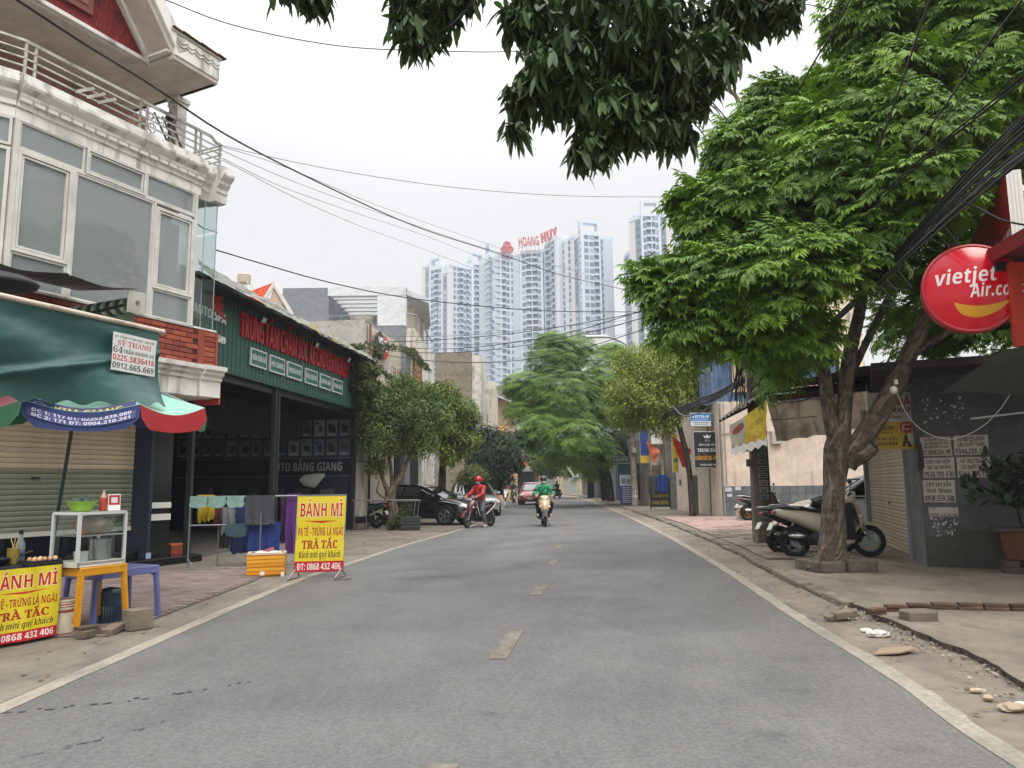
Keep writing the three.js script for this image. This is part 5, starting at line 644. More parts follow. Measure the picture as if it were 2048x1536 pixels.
{ // red kiosk: roof edge and menu board
  const k = thing('red_kiosk', 'red food kiosk with a menu board and dark red roof at the right edge', 'kiosk');
  M('roof', [ext([[5.82, 9.0], [5.43, 5.6], [8.6, 5.4], [8.9, 9.0]], .10).rotateX(-PI / 2).translate(0, 4.03, 0)], mat('#5e2226', .6), k); M('roof_trim', [bar([5.80, 4.08, -9.02], [5.41, 4.08, -5.6], .03, .16), bar([5.80, 4.08, -9.02], [8.9, 4.08, -9.02], .16, .03)], mat('#7c2a2c', .5), k);
  M('menu_board', rb(2.4, 1.02, .08, .01, 7.1, 3.46, -8.6, 0, -.06), mat('#b3301f', .5), k); M('menu_print', face(2.38, 1.0, 7.098, 3.46, -8.557, 0, -.06), print(1024, 430, (x, W, H) => { x.fillStyle = '#c0391f'; x.fillRect(0, 0, W, H); vt(x, 'Đức Béo', 46, 120, 116, { fill: '#e6ddd6', font: 'serif', style: 'italic bold', stroke: '#7c2a1a', sw: .05 }); x.fillStyle = '#e6ddd6'; x.fillRect(48, 146, 330, 7); ['- XÔI THỊT', '- XÔI GÀ', '- XÔI CHẢ'].forEach((s, i) => vt(x, s, 70 + i * 22, 236 + i * 88, 78, { fill: '#e9b92c', stroke: '#8a5a14', sw: .04 })); }, { k: .8 }), k);
  M('canopy', quad([5.75, 2.92, -8.62], [8.2, 2.92, -8.62], [8.2, 2.6, -10.4], [5.95, 2.6, -10.4], 12, 4, (u, v) => V(0, .03 * Math.sin(u * 9), 0)), mat('#56625e', .7, { map: T.grime }), k);
  M('post', [bar([6.9, GY, -8.6], [6.9, 2.95, -8.6], .06), bar([8.1, GY, -8.6], [8.1, 2.95, -8.6], .06), bar([6.6, GY, -5.7], [6.6, 4.0, -5.7], .06)], MT.darkmetal, k); M('speaker_box', rb(.16, .12, .12, .01, 5.86, 3.93, -8.75), MT.black, k);
  M('side_banner', face(.4, 1.2, 7.62, 2.2, -10.6, 0, -.2), print(64, 192, (x, W, H) => { x.fillStyle = '#7c1f28'; x.fillRect(0, 0, W, H); vt(x, 'XÔI', W / 2, 120, 34, { align: 'center', fill: '#d8c8c0' }); }), k);
}
{ // concrete street-light pole with pasted stickers
  const p = thing('lamp_pole', 'square concrete street-light pole covered with stickers, its curved arm above the tree', 'street light', [5.42, GY, -16.6]);
  M('pole', [(() => { const g = new THREE.CylinderGeometry(.13, .25, 9.3, 4, 1).rotateY(PI / 4); return g.translate(0, 4.65, 0); })()], mat('#6b655d', .95, { map: T.plaster }), p); M('plinth', rb(.37, .3, .37, .03, 0, .1, 0), mat('#7f786d', .95, { map: T.plaster }), p);
  M('arm', tube([[0, 8.8, 0], [0, 9.9, 0], [-.12, 10.3, .1], [-.45, 10.45, .2], [-.9, 10.4, .35], [-1.6, 10.5, .5]], .055, 30, 8), mat('#8a7a70', .6), p); M('lamp_head', rb(.7, .12, .24, .05, -1.9, 10.5, .55), MT.alu, p);
  for (let i = 0; i < 11; i++) { const y = .95 + i * .155, w = .19; M('sticker', quad([.015 - w / 2, y, .178], [.015 + w / 2, y, .178], [.015 + w / 2, y + .11, .176], [.015 - w / 2, y + .11, .176], 1, 1), print(64, 40, (x, W, H) => { x.fillStyle = pick(['#a9a49a', '#8f969c', '#b3a79c']); x.fillRect(0, 0, W, H); x.fillStyle = pick(['#5a2a2a', '#2c2c30', '#24403a']); x.fillRect(6, 8, 52, 8); x.fillRect(10, 22, 44, 12); }), p); }
  M('switch_box', [rb(.16, .3, .12, .01, -.22, 2.15, .05), rb(.1, .16, .1, .01, -.24, 1.75, .05)], mat('#6d6a66', .8), p);
}
{ // shack: corrugated roof, plastic sheets, printed banner
  const s = thing('shack', 'lean-to stall with a corrugated roof, grey plastic sheets and an old yellow banner', 'shack'); const P = (x, y, d) => at(x, y, d);
  const iron = mat('#6f6a5d', .8, { map: T.weather, metalness: .2 }), rust = mat('#5d2b29', .8, { map: T.weather });
  { const a = P(1438, 842, 17.2), b = P(1520, 792, 15.2), c = P(1560, 762, 16.4), d = P(1500, 792, 19); M('roof', quad(a, b, c, d, 40, 4, (u, v) => V(0, .03 * Math.sin(u * 40 * PI / 2), 0)), iron, s); M('roof_sheet', quad(P(1540, 788, 16.2), P(1800, 765, 15.0), P(1800, 735, 19), P(1540, 775, 22), 60, 2, (u) => V(0, .02 * Math.sin(u * 160), 0)), rust, s); M('ridge_cap', quad(P(1512, 812, 15.9), P(1545, 783, 15.8), P(1548, 775, 16.8), P(1500, 785, 17.2), 20, 3, (u, v) => V(0, .02 * Math.sin(u * 30), 0)), mat('#7d4a42', .7, { map: T.weather }), s); }
  M('fascia', quad(P(1538, 805, 15.9), P(1800, 775, 14.8), P(1800, 758, 14.8), P(1538, 790, 15.9)), mat('#43191c', .7), s);
  const sheet = mat('#bdb9af', .6, { map: T.weather, phys: true, transmission: .35, thickness: 0 }), wv = (k) => (u, v) => V(0, .015 * Math.sin(u * 17 + k), .05 * Math.sin(u * 13 + v * 4 + k) + .06 * (fbm(u * 7 + k, v * 6, 3) - .5));
  M('plastic_sheet', quad(P(1552, 884, 15.8), P(1655, 868, 15.4), P(1655, 790, 15.4), P(1536, 806, 15.8), 40, 24, wv(1)), sheet, s); M('plastic_sheet', quad(P(1650, 868, 15.3), P(1752, 852, 14.6), P(1752, 778, 14.6), P(1648, 792, 15.3), 40, 24, wv(4)), sheet, s); M('tie_rope', [tube([P(1540, 840, 15.7), P(1600, 836, 15.55), P(1690, 826, 15.2), P(1750, 820, 14.5)], .008, 20, 4), tube([P(1545, 800, 15.7), P(1590, 804, 15.6), P(1638, 790, 15.4)], .012, 20, 4)], MT.black, s);
  M('banner', quad(P(1462, 906, 16.6), P(1534, 884, 15.2), P(1532, 800, 15.2), P(1460, 850, 16.6), 36, 20, (u, v) => V(0, -.03 * Math.sin(u * PI), .05 * Math.sin(v * 6 + u * 9))), print(384, 256, (x, W, H) => { x.fillStyle = '#b9ad9f'; x.fillRect(0, 0, W, H); x.fillStyle = '#cdb62a'; x.fillRect(W * .42, 0, W * .58, H); x.fillStyle = '#8f4a3f'; x.beginPath(); x.ellipse(90, 70, 60, 34, -.3, 0, 7); x.fill(); vt(x, 'ĐT: 0936', 280, 120, 50, { w: 150, align: 'center', fill: '#8d7416' }); vt(x, 'BÚN - PHỞ', 282, 210, 60, { w: 190, align: 'center', fill: '#c9842a' }); vt(x, 'GIẢI KHÁT', 84, 216, 50, { w: 150, align: 'center', fill: '#a88a5a' }); }, { dirt: 1 }), s);
  M('banner_hem', quad(P(1462, 912, 16.5), P(1534, 890, 15.1), P(1534, 876, 15.15), P(1462, 896, 16.55), 30, 4, (u, v) => V(0, .03 * Math.sin(u * 30 + v * 3), .04 * Math.sin(u * 22))), mat('#c4beb4', .6), s);
  M('beam', [bar(P(1536, 792, 15.7), P(1756, 772, 14.6), .06), bar(P(1530, 796, 15.5), P(1440, 842, 17.3), .05)], MT.darkmetal, s);
}
{ // cream house wall with a grey tiled base and a blue sheet shed above
  const h = thing('cream_house', 'cream painted side wall with a grey tiled base beyond the parked white car', 'house'); const z = -29.4, x0 = 8.1; const crm = mat('#e2d3c4', .9, { map: T.grime });
  M('wall', [sb(x0, 20, 0, 4.55, z - 8, z), sb(x0 - .02, x0 + .02, 0, 4.3, z - 8, z)], crm, h); M('tile_backing', sb(x0, 20, 0, 1.24, z, z + .012), mat('#454a4e', .9), h); const tg = rb(.285, .292, .02, .005), tm = ['#6a7076', '#62686e', '#72787d'].map(c => mat(c, .5, { map: T.grime }));
  for (let r = 0; r < 4; r++) for (let c = 0; c < 24; c++) { const m = new THREE.Mesh(tg, pick(tm)); m.name = 'tile'; m.position.set(x0 + .15 + c * .293, .22 + r * .3 - .06, z + .018); h.add(m); }
  M('pipe', [rod([x0 + .06, .1, z + .05], [x0 + .06, 4.5, z + .05], .035), rod([x0 + .2, 1.3, z + .04], [x0 + .2, 4.5, z + .04], .015), rod([x0 + .06, 3.3, z + .05], [x0 + 5.6, 3.45, z + .05], .018)], mat('#8a8780', .6), h); M('meter_box', [rb(.4, .5, .18, .02, x0 + 2.2, 3.1, z + .1)], mat('#a9a59c', .6), h);
  M('notice', [face(.26, .16, x0 + .25, 1.12, z + .04), face(.22, .14, x0 + .62, 1.16, z + .04), face(.2, .12, x0 + .28, .9, z + .04)], mat('#b3b9c0', .8), h);
  const s = thing('blue_shed', 'blue corrugated sheet storey above the cream wall', 'shed', [0, 0, 0]); const bl = mat('#56709a', .6, { map: T.weather }); M('wall', corrug(7.6, 13.2, 4.5, 6.6, .18, .03).translate(0, 0, -30.2), bl, s); M('roof', [quad([7.4, 6.3, -29.9], [10.2, 6.9, -29.9], [10.2, 6.9, -36], [7.4, 6.3, -36])], mat('#7a7f83', .6), s); M('teal_net', quad([9.2, 6.5, -29.8], [13, 6.3, -29.6], [13, 7.3, -30], [9.2, 7.1, -30], 30, 8, (u, v) => V(0, .15 * fbm(u * 9, v * 4, 3), .1 * Math.sin(u * 12))), mat('#4f9a92', .7), s); M('timber_frame', [rb(.9, 1.2, .08, .01, 9.35, 5.6, -30.05), rb(.9, .06, .1, .01, 9.35, 5.3, -30.0)], mat('#b29a84', .8), s);
  const u = thing('tall_cream_house', 'tall cream house wall rising behind the blue shed', 'house'); M('wall', [sb(10.6, 15.0, 0, 10.5, -38, -31.5)], mat('#e0d3c2', .9, { map: T.weather }), u); M('brick_band', [0, 1, 2, 3, 4, 5, 6, 7].map(i => rb(.5, .28, .1, .01, 11 + i * .52, 5.8, -31.45)), mat('#7d4a38', .9), u); M('panel_line', [bar([12.2, 5.9, -31.48], [12.2, 10, -31.48], .03), bar([10.6, 7.6, -31.48], [15, 7.6, -31.48], .03)], mat('#a9a08e', .8), u);
}
{ // wall with shops further on: posters, signs
  const w = thing('old_wall', 'grey stained wall and dark doorway under a brown sheet roof', 'building'); const P = (x, y, d) => at(x, y, d); const st = mat('#86857f', .95, { map: T.plaster });
  const a = P(1342, 1000, 38.5), b = P(1412, 1000, 36), c = P(1440, 1000, 30.5); M('wall', [quad([a.x, 0, a.z], [b.x, 0, b.z], [b.x, 4.6, b.z], [a.x, 4.6, a.z]), quad([b.x + 1.1, 0, b.z - .6], [11, 0, -31.5], [11, 4.6, -31.5], [b.x + 1.1, 4.6, b.z - .6])], st, w); M('doorway', [quad([b.x, 0, b.z - .4], [c.x + .5, 0, -32], [c.x + .5, 3.4, -32], [b.x, 3.4, b.z - .4])], MT.dark, w); M('door_frame', [bar([b.x, 0, b.z], [b.x, 3.2, b.z], .12), bar([c.x - .2, 0, -31], [c.x - .2, 4.4, -31], .12), bar([c.x - .75, 0, -31.6], [c.x - .75, 1.7, -31.6], .28, .1)], mat('#6f6d68', .9), w);
  M('sheet_roof', [quad(P(1345, 828, 37), P(1432, 838, 30.5), P(1432, 770, 30.5), P(1352, 776, 37), 40, 6, (u, v) => V(0, .06 * Math.sin(v * 30), 0))], mat('#574c42', .85, { map: T.weather }), w); M('wall_top', quad(P(1352, 850, 38), P(1440, 855, 31), P(1440, 770, 31.5), P(1352, 770, 38.4)), mat('#3a3430', .9), w);
  for (const [x, y, s] of [[1362, 965, .5], [1390, 968, .6], [1412, 960, .3]]) M('poster', face(s, s * .6, P(x, y, 37).x, P(x, y, 37).y, P(x, y, 37).z + .6, 0, .25), print(64, 48, (q, W, H) => { q.fillStyle = '#c4c4c4'; q.fillRect(0, 0, W, H); q.fillStyle = '#40404a'; for (let i = 0; i < 4; i++) q.fillRect(6, 6 + i * 10, 52, 6); }), w);
  const sign = (name, label, x0, y0, x1, y1, d, art, th = .12, turn = 0) => { const p = P((x0 + x1) / 2, (y0 + y1) / 2, d), W = (x1 - x0) * d / FPX, H = (y1 - y0) * d / FPX, g = thing(name, label, 'sign', [p.x, p.y, p.z], turn); M('panel', rb(W, H, th, .015), mat('#bfc3c6', .5), g); M('print', face(W - .03, H - .03, 0, 0, th / 2 + .004), art, g); M('bracket', [bar([W / 2 - .02, H * .3, -.02], [W / 2 + .4, H * .3, -.3], .04), bar([W / 2 - .02, -H * .3, -.02], [W / 2 + .4, -H * .3, -.3], .04)], MT.darkmetal, g); return g; };
  sign('yellow_sign', 'tall white and yellow sign behind the leaning tree and red flag', 1343, 838, 1402, 944, 37, print(256, 448, (x, W, H) => { x.fillStyle = '#d9d6cc'; x.fillRect(0, 0, W, H * .28); x.fillStyle = '#e6cf17'; x.fillRect(0, H * .28, W, H); vt(x, 'webasto', W / 2 + 20, 70, 64, { w: 220, align: 'center', fill: '#26262a' }); vt(x, 'ĐIỀU HÒA Ô TÔ', W / 2, 112, 24, { w: 200, align: 'center', fill: '#27407a' }); vt(x, 'SỬA CHỮA', W / 2 + 20, 166, 34, { w: 200, align: 'center', fill: '#5a4a10' }); vt(x, 'HƯNG PHÁT', W / 2, 232, 60, { w: 240, align: 'center', fill: '#1d1d1d' }); vt(x, 'DÁN PHIM', W / 2 + 30, 280, 34, { align: 'center', fill: '#4a3f10' }); vt(x, 'ÔTÔ', W / 2 + 30, 314, 34, { align: 'center', fill: '#4a3f10' }); vt(x, 'ĐT: 0904.512.768', W / 2, 420, 26, { w: 210, align: 'center', fill: '#26262a' }); x.fillStyle = '#5aa04a'; x.fillRect(10, 330, 40, 40); }), .12, .05);
  sign('car_spa_sign', 'black car spa sign with a white crown and orange lettering', 1386, 863, 1443, 936, 30, print(320, 416, (x, W, H) => { x.fillStyle = '#15191c'; x.fillRect(0, 0, W, H); x.strokeStyle = '#8d9aa0'; x.lineWidth = 4; x.strokeRect(4, 4, W - 8, H - 8); x.fillStyle = '#cfd6d8'; x.beginPath(); x.moveTo(126, 72); x.lineTo(116, 34); x.lineTo(140, 56); x.lineTo(160, 26); x.lineTo(180, 56); x.lineTo(204, 34); x.lineTo(194, 72); x.fill(); vt(x, 'HM', W / 2, 116, 34, { align: 'center', fill: '#8d9aa0', font: 'serif' }); vt(x, 'HM CAR SPA', W / 2, 162, 32, { w: 200, align: 'center', fill: '#cfd6d8', font: 'serif' }); vt(x, 'TRUNG TÂM', W / 2, 232, 52, { w: 240, align: 'center', fill: '#e8ecec', font: 'serif' }); vt(x, 'CHĂM SÓC XE - ĐỘ XE', W / 2, 326, 64, { w: 300, align: 'center', fill: '#e39a25' }); vt(x, '0123 456 789', W / 2 + 10, 392, 28, { w: 200, align: 'center', fill: '#cfd6d8' }); }), .1, .05);
  sign('map_sign', 'small blue and white light box above the black car spa sign', 1379, 826, 1421, 853, 30, print(256, 168, (x, W, H) => { x.fillStyle = '#d5dde2'; x.fillRect(0, 0, W, H); x.fillStyle = '#2c77b5'; x.fillRect(0, 0, W, H * .62); vt(x, 'VIETMAP', W / 2, 66, 54, { w: 220, align: 'center', fill: '#e8eef2', font: 'serif' }); x.fillStyle = '#bcd2e2'; x.fillRect(20, 84, 210, 6); x.fillStyle = '#5a6a78'; x.fillRect(20, 118, 216, 10); x.fillRect(40, 140, 180, 10); }), .2, .05);
  sign('blue_sign', 'tall dark blue sign with a yellow foot on a pole beyond the flag', 1279, 822, 1297, 926, 43, print(64, 256, (x, W, H) => { x.fillStyle = '#223d86'; x.fillRect(0, 0, W, H); x.fillStyle = '#cfae2c'; x.fillRect(0, H * .86, W, H); }), .15);
  sign('expo_sign', 'dark sign with pale letters under the dark trees', 1222, 914, 1258, 926, 47, print(128, 40, (x, W, H) => { x.fillStyle = '#2b3030'; x.fillRect(0, 0, W, H); vt(x, 'DIEXPO', W / 2, 30, 30, { w: 110, align: 'center', fill: '#b9c4c0' }); }), .08);
  sign('teal_board', 'large teal and dark blue shop board behind the lamp pole', 1236, 927, 1302, 1000, 47.5, print(192, 224, (x, W, H) => { x.fillStyle = '#2d3f5c'; x.fillRect(0, 0, W, H); x.fillStyle = '#3c6670'; x.fillRect(0, 0, W, H * .3); vt(x, 'Ô TÔ', W / 2 + 20, 62, 30, { align: 'center', fill: '#9db6bc' }); x.fillStyle = '#22262c'; x.fillRect(110, 110, 60, 110); }), .1);
  const pb = thing('poster_stand', 'roll-up poster stand with blue price rows beside the sticker-wrapped pole', 'poster stand', [P(1254, 1003, 45.5).x, GY, -45.5]); M('poster', face(.78, 1.75, 0, .95, .02, -.06), print(96, 208, (x, W, H) => { x.fillStyle = '#b9cdd3'; x.fillRect(0, 0, W, H); x.fillStyle = '#2b3f86'; x.fillRect(0, H * .38, W, H); x.fillStyle = '#d7dce8'; for (let i = 0; i < 9; i++) x.fillRect(16, H * .42 + i * 13, 60, 5); x.fillStyle = '#7d8f94'; x.fillRect(12, 24, 30, 40); x.fillRect(50, 30, 30, 34); }), pb); M('frame', [bar([-.4, 0, 0], [-.4, 1.8, -.1], .03), bar([.4, 0, 0], [.4, 1.8, -.1], .03)], MT.steel, pb);
  const bs = thing('polish_board', 'dark board with yellow lettering and cloths hung over it', 'sign', [P(1314, 1010, 40).x, GY, -39]); M('board', rb(1.05, 1.5, .08, .01, 0, .85, 0), mat('#30343a', .6), bs); M('print', face(1.0, .75, 0, .5, .045), print(128, 96, (x, W, H) => { x.fillStyle = '#33383a'; x.fillRect(0, 0, W, H); vt(x, 'DỌN NỘI THẤT', W / 2, 36, 26, { w: 110, align: 'center', fill: '#c9b92c' }); vt(x, 'ĐÁNH BÓNG', W / 2, 82, 34, { w: 110, align: 'center', fill: '#c9b92c' }); }), bs); M('leg', [bar([-.5, 0, 0], [-.5, 1.6, 0], .05), bar([.5, 0, 0], [.5, 1.6, 0], .05)], MT.darkmetal, bs);
  M('blue_cloth', quad([bs.position.x - .15, .95, -38.9], [bs.position.x + .4, .9, -38.9], [bs.position.x + .4, 1.8, -38.9], [bs.position.x - .15, 1.8, -38.9], 10, 6, (u) => V(0, 0, .03 * Math.sin(u * 12))), mat('#2b4f9c', .8), scene, { label: 'bright blue cloth draped over the dark polish board', cat: 'cloth' }); M('grey_cloth', quad([bs.position.x - .65, .85, -38.88], [bs.position.x - .2, .8, -38.88], [bs.position.x - .2, 1.75, -38.88], [bs.position.x - .65, 1.75, -38.88], 10, 6, (u) => V(0, 0, .03 * Math.sin(u * 9))), mat('#4d5056', .9), scene, { label: 'grey cloth hanging at the left of the dark polish board', cat: 'cloth' });
  // white and blue shop fronts beyond
  const f = thing('white_shop', 'pale shop front with a balcony and white band beyond the leaning tree', 'shop'); const q = P(1300, 1000, 44), r = P(1345, 1000, 42); M('wall', sb(q.x, r.x + 3, 0, 6.2, -50, -43.5), mat('#b9b6ae', .95, { map: T.weather }), f); M('white_band', sb(q.x, r.x + .2, 3.6, 4.7, -43.5, -42.9), mat('#dcdad4', .8), f); M('balcony_grille', [...Array(12)].map((_, i) => bar([q.x + .1 + i * .12, 4.7, -43.2], [q.x + .1 + i * .12, 5.6, -43.2], .03)).concat([bar([q.x, 5.6, -43.2], [r.x + .2, 5.6, -43.2], .05)]), MT.darkmetal, f); M('column', [rb(.3, 5, .3, .02, r.x - .1, 2.5, -42.6)], MT.concD, f); M('niche', sb(q.x + .1, q.x + .6, .1, 2.4, -43.48, -43.42), MT.concD, f);
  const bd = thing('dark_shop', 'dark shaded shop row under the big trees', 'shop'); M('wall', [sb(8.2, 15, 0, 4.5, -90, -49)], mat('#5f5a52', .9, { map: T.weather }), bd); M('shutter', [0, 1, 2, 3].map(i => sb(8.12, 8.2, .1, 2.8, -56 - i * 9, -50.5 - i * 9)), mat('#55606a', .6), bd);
  const pf = (name, label, x, y, d, c, h, dx) => { const p = P(x, y, d), g = thing(name, label, 'flag', [p.x, p.y, p.z]); M('staff', rod([-.05, h * .2, 0], [dx * 1.4, -h * 1.35, -.05], .015), mat('#8f8a80', .6), g); M('cloth', quad([-.02, 0, 0], [h * .62, -h * .45, .05], [h * .38, -h * 1.05, .08], [h * .30, -h * .98, .0], 10, 14, (u, v) => V(0, 0, .05 * Math.sin(v * 9 + u * 6))), mat(c, .7, { phys: true, transmission: .3, thickness: 0 }), g); };
  pf('red_flag', 'red flag drooping from a leaning staff beside the leaning tree', 1343, 872, 33, '#d5382c', 1.35, .9); pf('orange_flag', 'faded orange-red flag drooping in front of the blue sign', 1292, 882, 42.5, '#c9603f', 1.2, .9);
  // sticker-wrapped lamp pole
  const lp = thing('lamp_pole', 'round concrete pole wrapped in stickers with a long lamp arm over the green tree', 'street light', [P(1270, 1008, 44).x, GY, -44]); M('pole', [cy(.13, .2, 9.2, 12, 0, 4.6, 0)], mat('#a19a90', .95, { map: T.plaster }), lp); M('lamp_arm', tube([[0, 9.0, 0], [-.15, 9.4, 0], [-1.0, 9.9, 0], [-1.6, 10.0, 0]], .06, 16, 6), MT.steel, lp); M('lamp_head', rb(1.1, .14, .36, .06, -2.1, 10.0, 0), MT.alu, lp); M('meter_box', [rb(.4, .5, .25, .02, .3, 4.0, .1), rb(.25, .3, .2, .02, .02, 3.2, .25), rb(.3, .4, .2, .02, .45, 4.6, 0)], mat('#9a968e', .7), lp);
  for (let i = 0; i < 9; i++) M('sticker', cy(.197 - i * .004, .2 - i * .004, .2, 10, 0, .6 + i * .26, 0, 0, rr(-.6, .6), 0, true), mat(pick(['#b9b2a6', '#a5aab0', '#c4b9a8', '#9a8f86']), .9), lp);
  // far end of the street
  const fe = thing('corner_house', 'far cream corner house with shutters closing the end of the street', 'house'); M('wall', [sb(-6, 3.5, 0, 9, -112, -104)], mat('#c4ad90', .9, { map: T.grime }), fe); for (let i = 0; i < 3; i++) { const k = M('window', sb(-1.6 + i * 1.5, -.7 + i * 1.5, 4.6, 7.4, -104, -103.9), MT.white, fe); M('pane', sb(-1.5 + i * 1.5, -.8 + i * 1.5, 4.7, 7.3, -103.9, -103.86), MT.glass, k); } M('awning', [quad([-6, 3.6, -104], [3.5, 3.6, -104], [3.5, 3.1, -102], [-6, 3.1, -102])], mat('#5f625f', .7), fe); M('shop_opening', sb(-5.6, 3, .1, 3.1, -104, -103.9), MT.dark, fe); M('orange_band', sb(1.0, 2.2, 3.9, 6.0, -104, -103.92), mat('#b9603f', .8), fe);
  const fs = thing('far_shops', 'row of small far shops with a red and green sign', 'shop'); M('wall', sb(3.5, 16, 0, 5, -112, -100), mat('#b3a68f', .9, { map: T.weather }), fs); M('sign_board', [sb(5.3, 8.4, 3.6, 4.4, -100, -99.85)], mat('#c9492f', .6), fs); M('green_strip', sb(5.3, 8.4, 3.3, 3.58, -100, -99.85), mat('#3f8a5a', .6), fs); for (let i = 0; i < 4; i++) M('door', sb(4 + i * 2.8, 5.6 + i * 2.8, .05, 3.0, -100, -99.9), mat(['#6a7a72', '#8a8f8a', '#4d5350', '#7d6a5a'][i], .6), fs);
  const a2 = thing('arrow_sign', 'white arrow-edged bend sign on a post under the trees', 'sign', [P(1156, 995, 62).x, 0, -62]); M('post', rod([0, 0, 0], [0, 2.2, 0], .05), MT.alu, a2); M('board', [bar([-.9, 2.9, .05], [-.3, 2.0, .05], .16, .05), bar([-.3, 2.0, .05], [.8, 1.9, .05], .16, .05)], mat('#d5d8d6', .6), a2);
  const ad = thing('white_board', 'dark board with white lettering leaning among the trunks', 'sign', [P(1200, 930, 58).x, P(1200, 930, 58).y, -58], 0); M('board', [rb(1.0, .9, .06, .01, 0, 0, 0, 0, 0, -.12)], mat('#4a4f4c', .7), ad); M('print', face(.95, .85, 0, 0, .036, 0, 0, -.12), print(64, 64, (x, W, H) => { x.fillStyle = '#4a4f4c'; x.fillRect(0, 0, W, H); x.fillStyle = '#b5bab6'; for (let i = 0; i < 5; i++) x.fillRect(6, 6 + i * 12, 52, 7); }), ad);
  for (const [x, y, d, n] of [[988, 985, 42, 'orange and white stand-up sign at the kerb behind the rider in red']]) { const p = P(x, y, d), g = thing('street_board', n, 'sign', [p.x, 0, p.z], .15); M('board', rb(.75, 1.25, .06, .01, 0, .75, 0), mat('#c98a6a', .7), g); M('print', face(.7, 1.2, 0, .75, .034), print(96, 160, (q, W, H) => { q.fillStyle = '#d2a288'; q.fillRect(0, 0, W, H); q.fillStyle = '#d9d2c8'; q.fillRect(6, 10, 84, 40); vt(q, 'CAFE', W / 2, 90, 34, { w: 76, align: 'center', fill: '#b5452c' }); vt(q, 'CƠM', W / 2, 140, 36, { w: 76, align: 'center', fill: '#e8e2d8' }); }), g); }
}
{ const b = thing('foam_box', 'white foam box with orange tape against the tiled wall', 'box', [8.25, GY, -27.0], -.05); M('body', rb(.62, .42, .42, .015, 0, .21, 0), mat('#cfc3b0', .8, { map: T.grime }), b); M('lid', rb(.66, .07, .46, .015, 0, .45, 0), mat('#d2c6b2', .8), b); M('tape', [bar([-.32, .3, .215], [.32, .28, .215], .07, .005), bar([-.2, .02, .215], [-.2, .44, .215], .005, .06), bar([.12, .02, .215], [.12, .44, .215], .06, .005)], mat('#cf8a2c', .4), b); }

// ---------------------------------------------------------------- trees
function taper(pts, rs, n = 30, k = 12, bump = .08) { // tube whose radius follows rs along the way
  const c = new THREE.CatmullRomCurve3(pts.map(v3)), fr = c.computeFrenetFrames(n, false), pos = [], uv = [], idx = []; let len = 0, last; const o = rnd() * 50;
  for (let i = 0; i <= n; i++) {
    const t = i / n, p = c.getPoint(t), f = t * (rs.length - 1), a = Math.min(rs.length - 2, Math.floor(f)), r = lerp(rs[a], rs[a + 1], f - a); if (last) len += p.distanceTo(last); last = p;
    for (let j = 0; j <= k; j++) { const an = j / k * 2 * PI, nz = 1 + bump * 2 * (fbm(o + Math.cos(an) * 1.3 + 5, len * 2.2 + Math.sin(an) * 1.3, 3) - .5); const q = p.clone().addScaledVector(fr.normals[i], Math.cos(an) * r * nz).addScaledVector(fr.binormals[i], Math.sin(an) * r * nz); pos.push(q.x, q.y, q.z); uv.push(j / k * 2 * PI * Math.max(r, .05), len); }
  }
  for (let i = 0; i < n; i++) for (let j = 0; j < k; j++) { const a = i * (k + 1) + j, b = a + 1, d = a + k + 1; idx.push(a, b, d, b, d + 1, d); }
  const g = new THREE.BufferGeometry(); g.setAttribute('position', new THREE.Float32BufferAttribute(pos, 3)); g.setAttribute('uv', new THREE.Float32BufferAttribute(uv, 2)); g.setIndex(idx); g.computeVertexNormals(); return g;
}
const bark = (c, k = 1) => { const m = mat(c, .95, { k, map: T.bark, bumpMap: T.barkB, bumpScale: .035, metre: false }); return m; };
function leafTris(out, base, dir, up, L, w, fold = .25, drop = .25) { // 4 triangles
  const s = dir.clone().cross(up).normalize(), n = s.clone().cross(dir).normalize(), mid = base.clone().addScaledVector(dir, L * .45), l = mid.clone().addScaledVector(s, -w / 2), r = mid.clone().addScaledVector(s, w / 2), c = mid.clone().addScaledVector(n, -w * fold), t = base.clone().addScaledVector(dir, L * .97).addScaledVector(V(0, -1, 0), L * drop);
  l.addScaledVector(n, w * .05); for (const q of [base, l, c, base, c, r, l, t, c, c, t, r]) out.push(q.x, q.y, q.z);
}
function leafOval(out, base, dir, up, L, w, droop) { // elliptical leaf, folded along the midrib, tip bent down
  const s = dir.clone().cross(up).normalize(), n = s.clone().cross(dir).normalize(), st = [[0, 0], [.22, .72], [.5, 1], [.78, .74], [1, 0]].map(([t, k]) => { const c = base.clone().addScaledVector(dir, L * t).add(V(0, -droop * L * t * t, 0)); return [c.clone().addScaledVector(s, -w / 2 * k).addScaledVector(n, w * .12 * k), c, c.clone().addScaledVector(s, w / 2 * k).addScaledVector(n, w * .12 * k)]; });
  for (let i = 0; i < 4; i++) { const [a, b, c] = st[i], [d, e, f] = st[i + 1]; for (const t of [[a, b, e], [a, e, d], [b, c, f], [b, f, e]]) for (const q of t) out.push(q.x, q.y, q.z); }
}
const geoOf = a => { const g = new THREE.BufferGeometry(); g.setAttribute('position', new THREE.Float32BufferAttribute(a, 3)); g.computeVertexNormals(); g.setAttribute('uv', new THREE.Float32BufferAttribute(new Float32Array(a.length / 3 * 2), 2)); return g; };
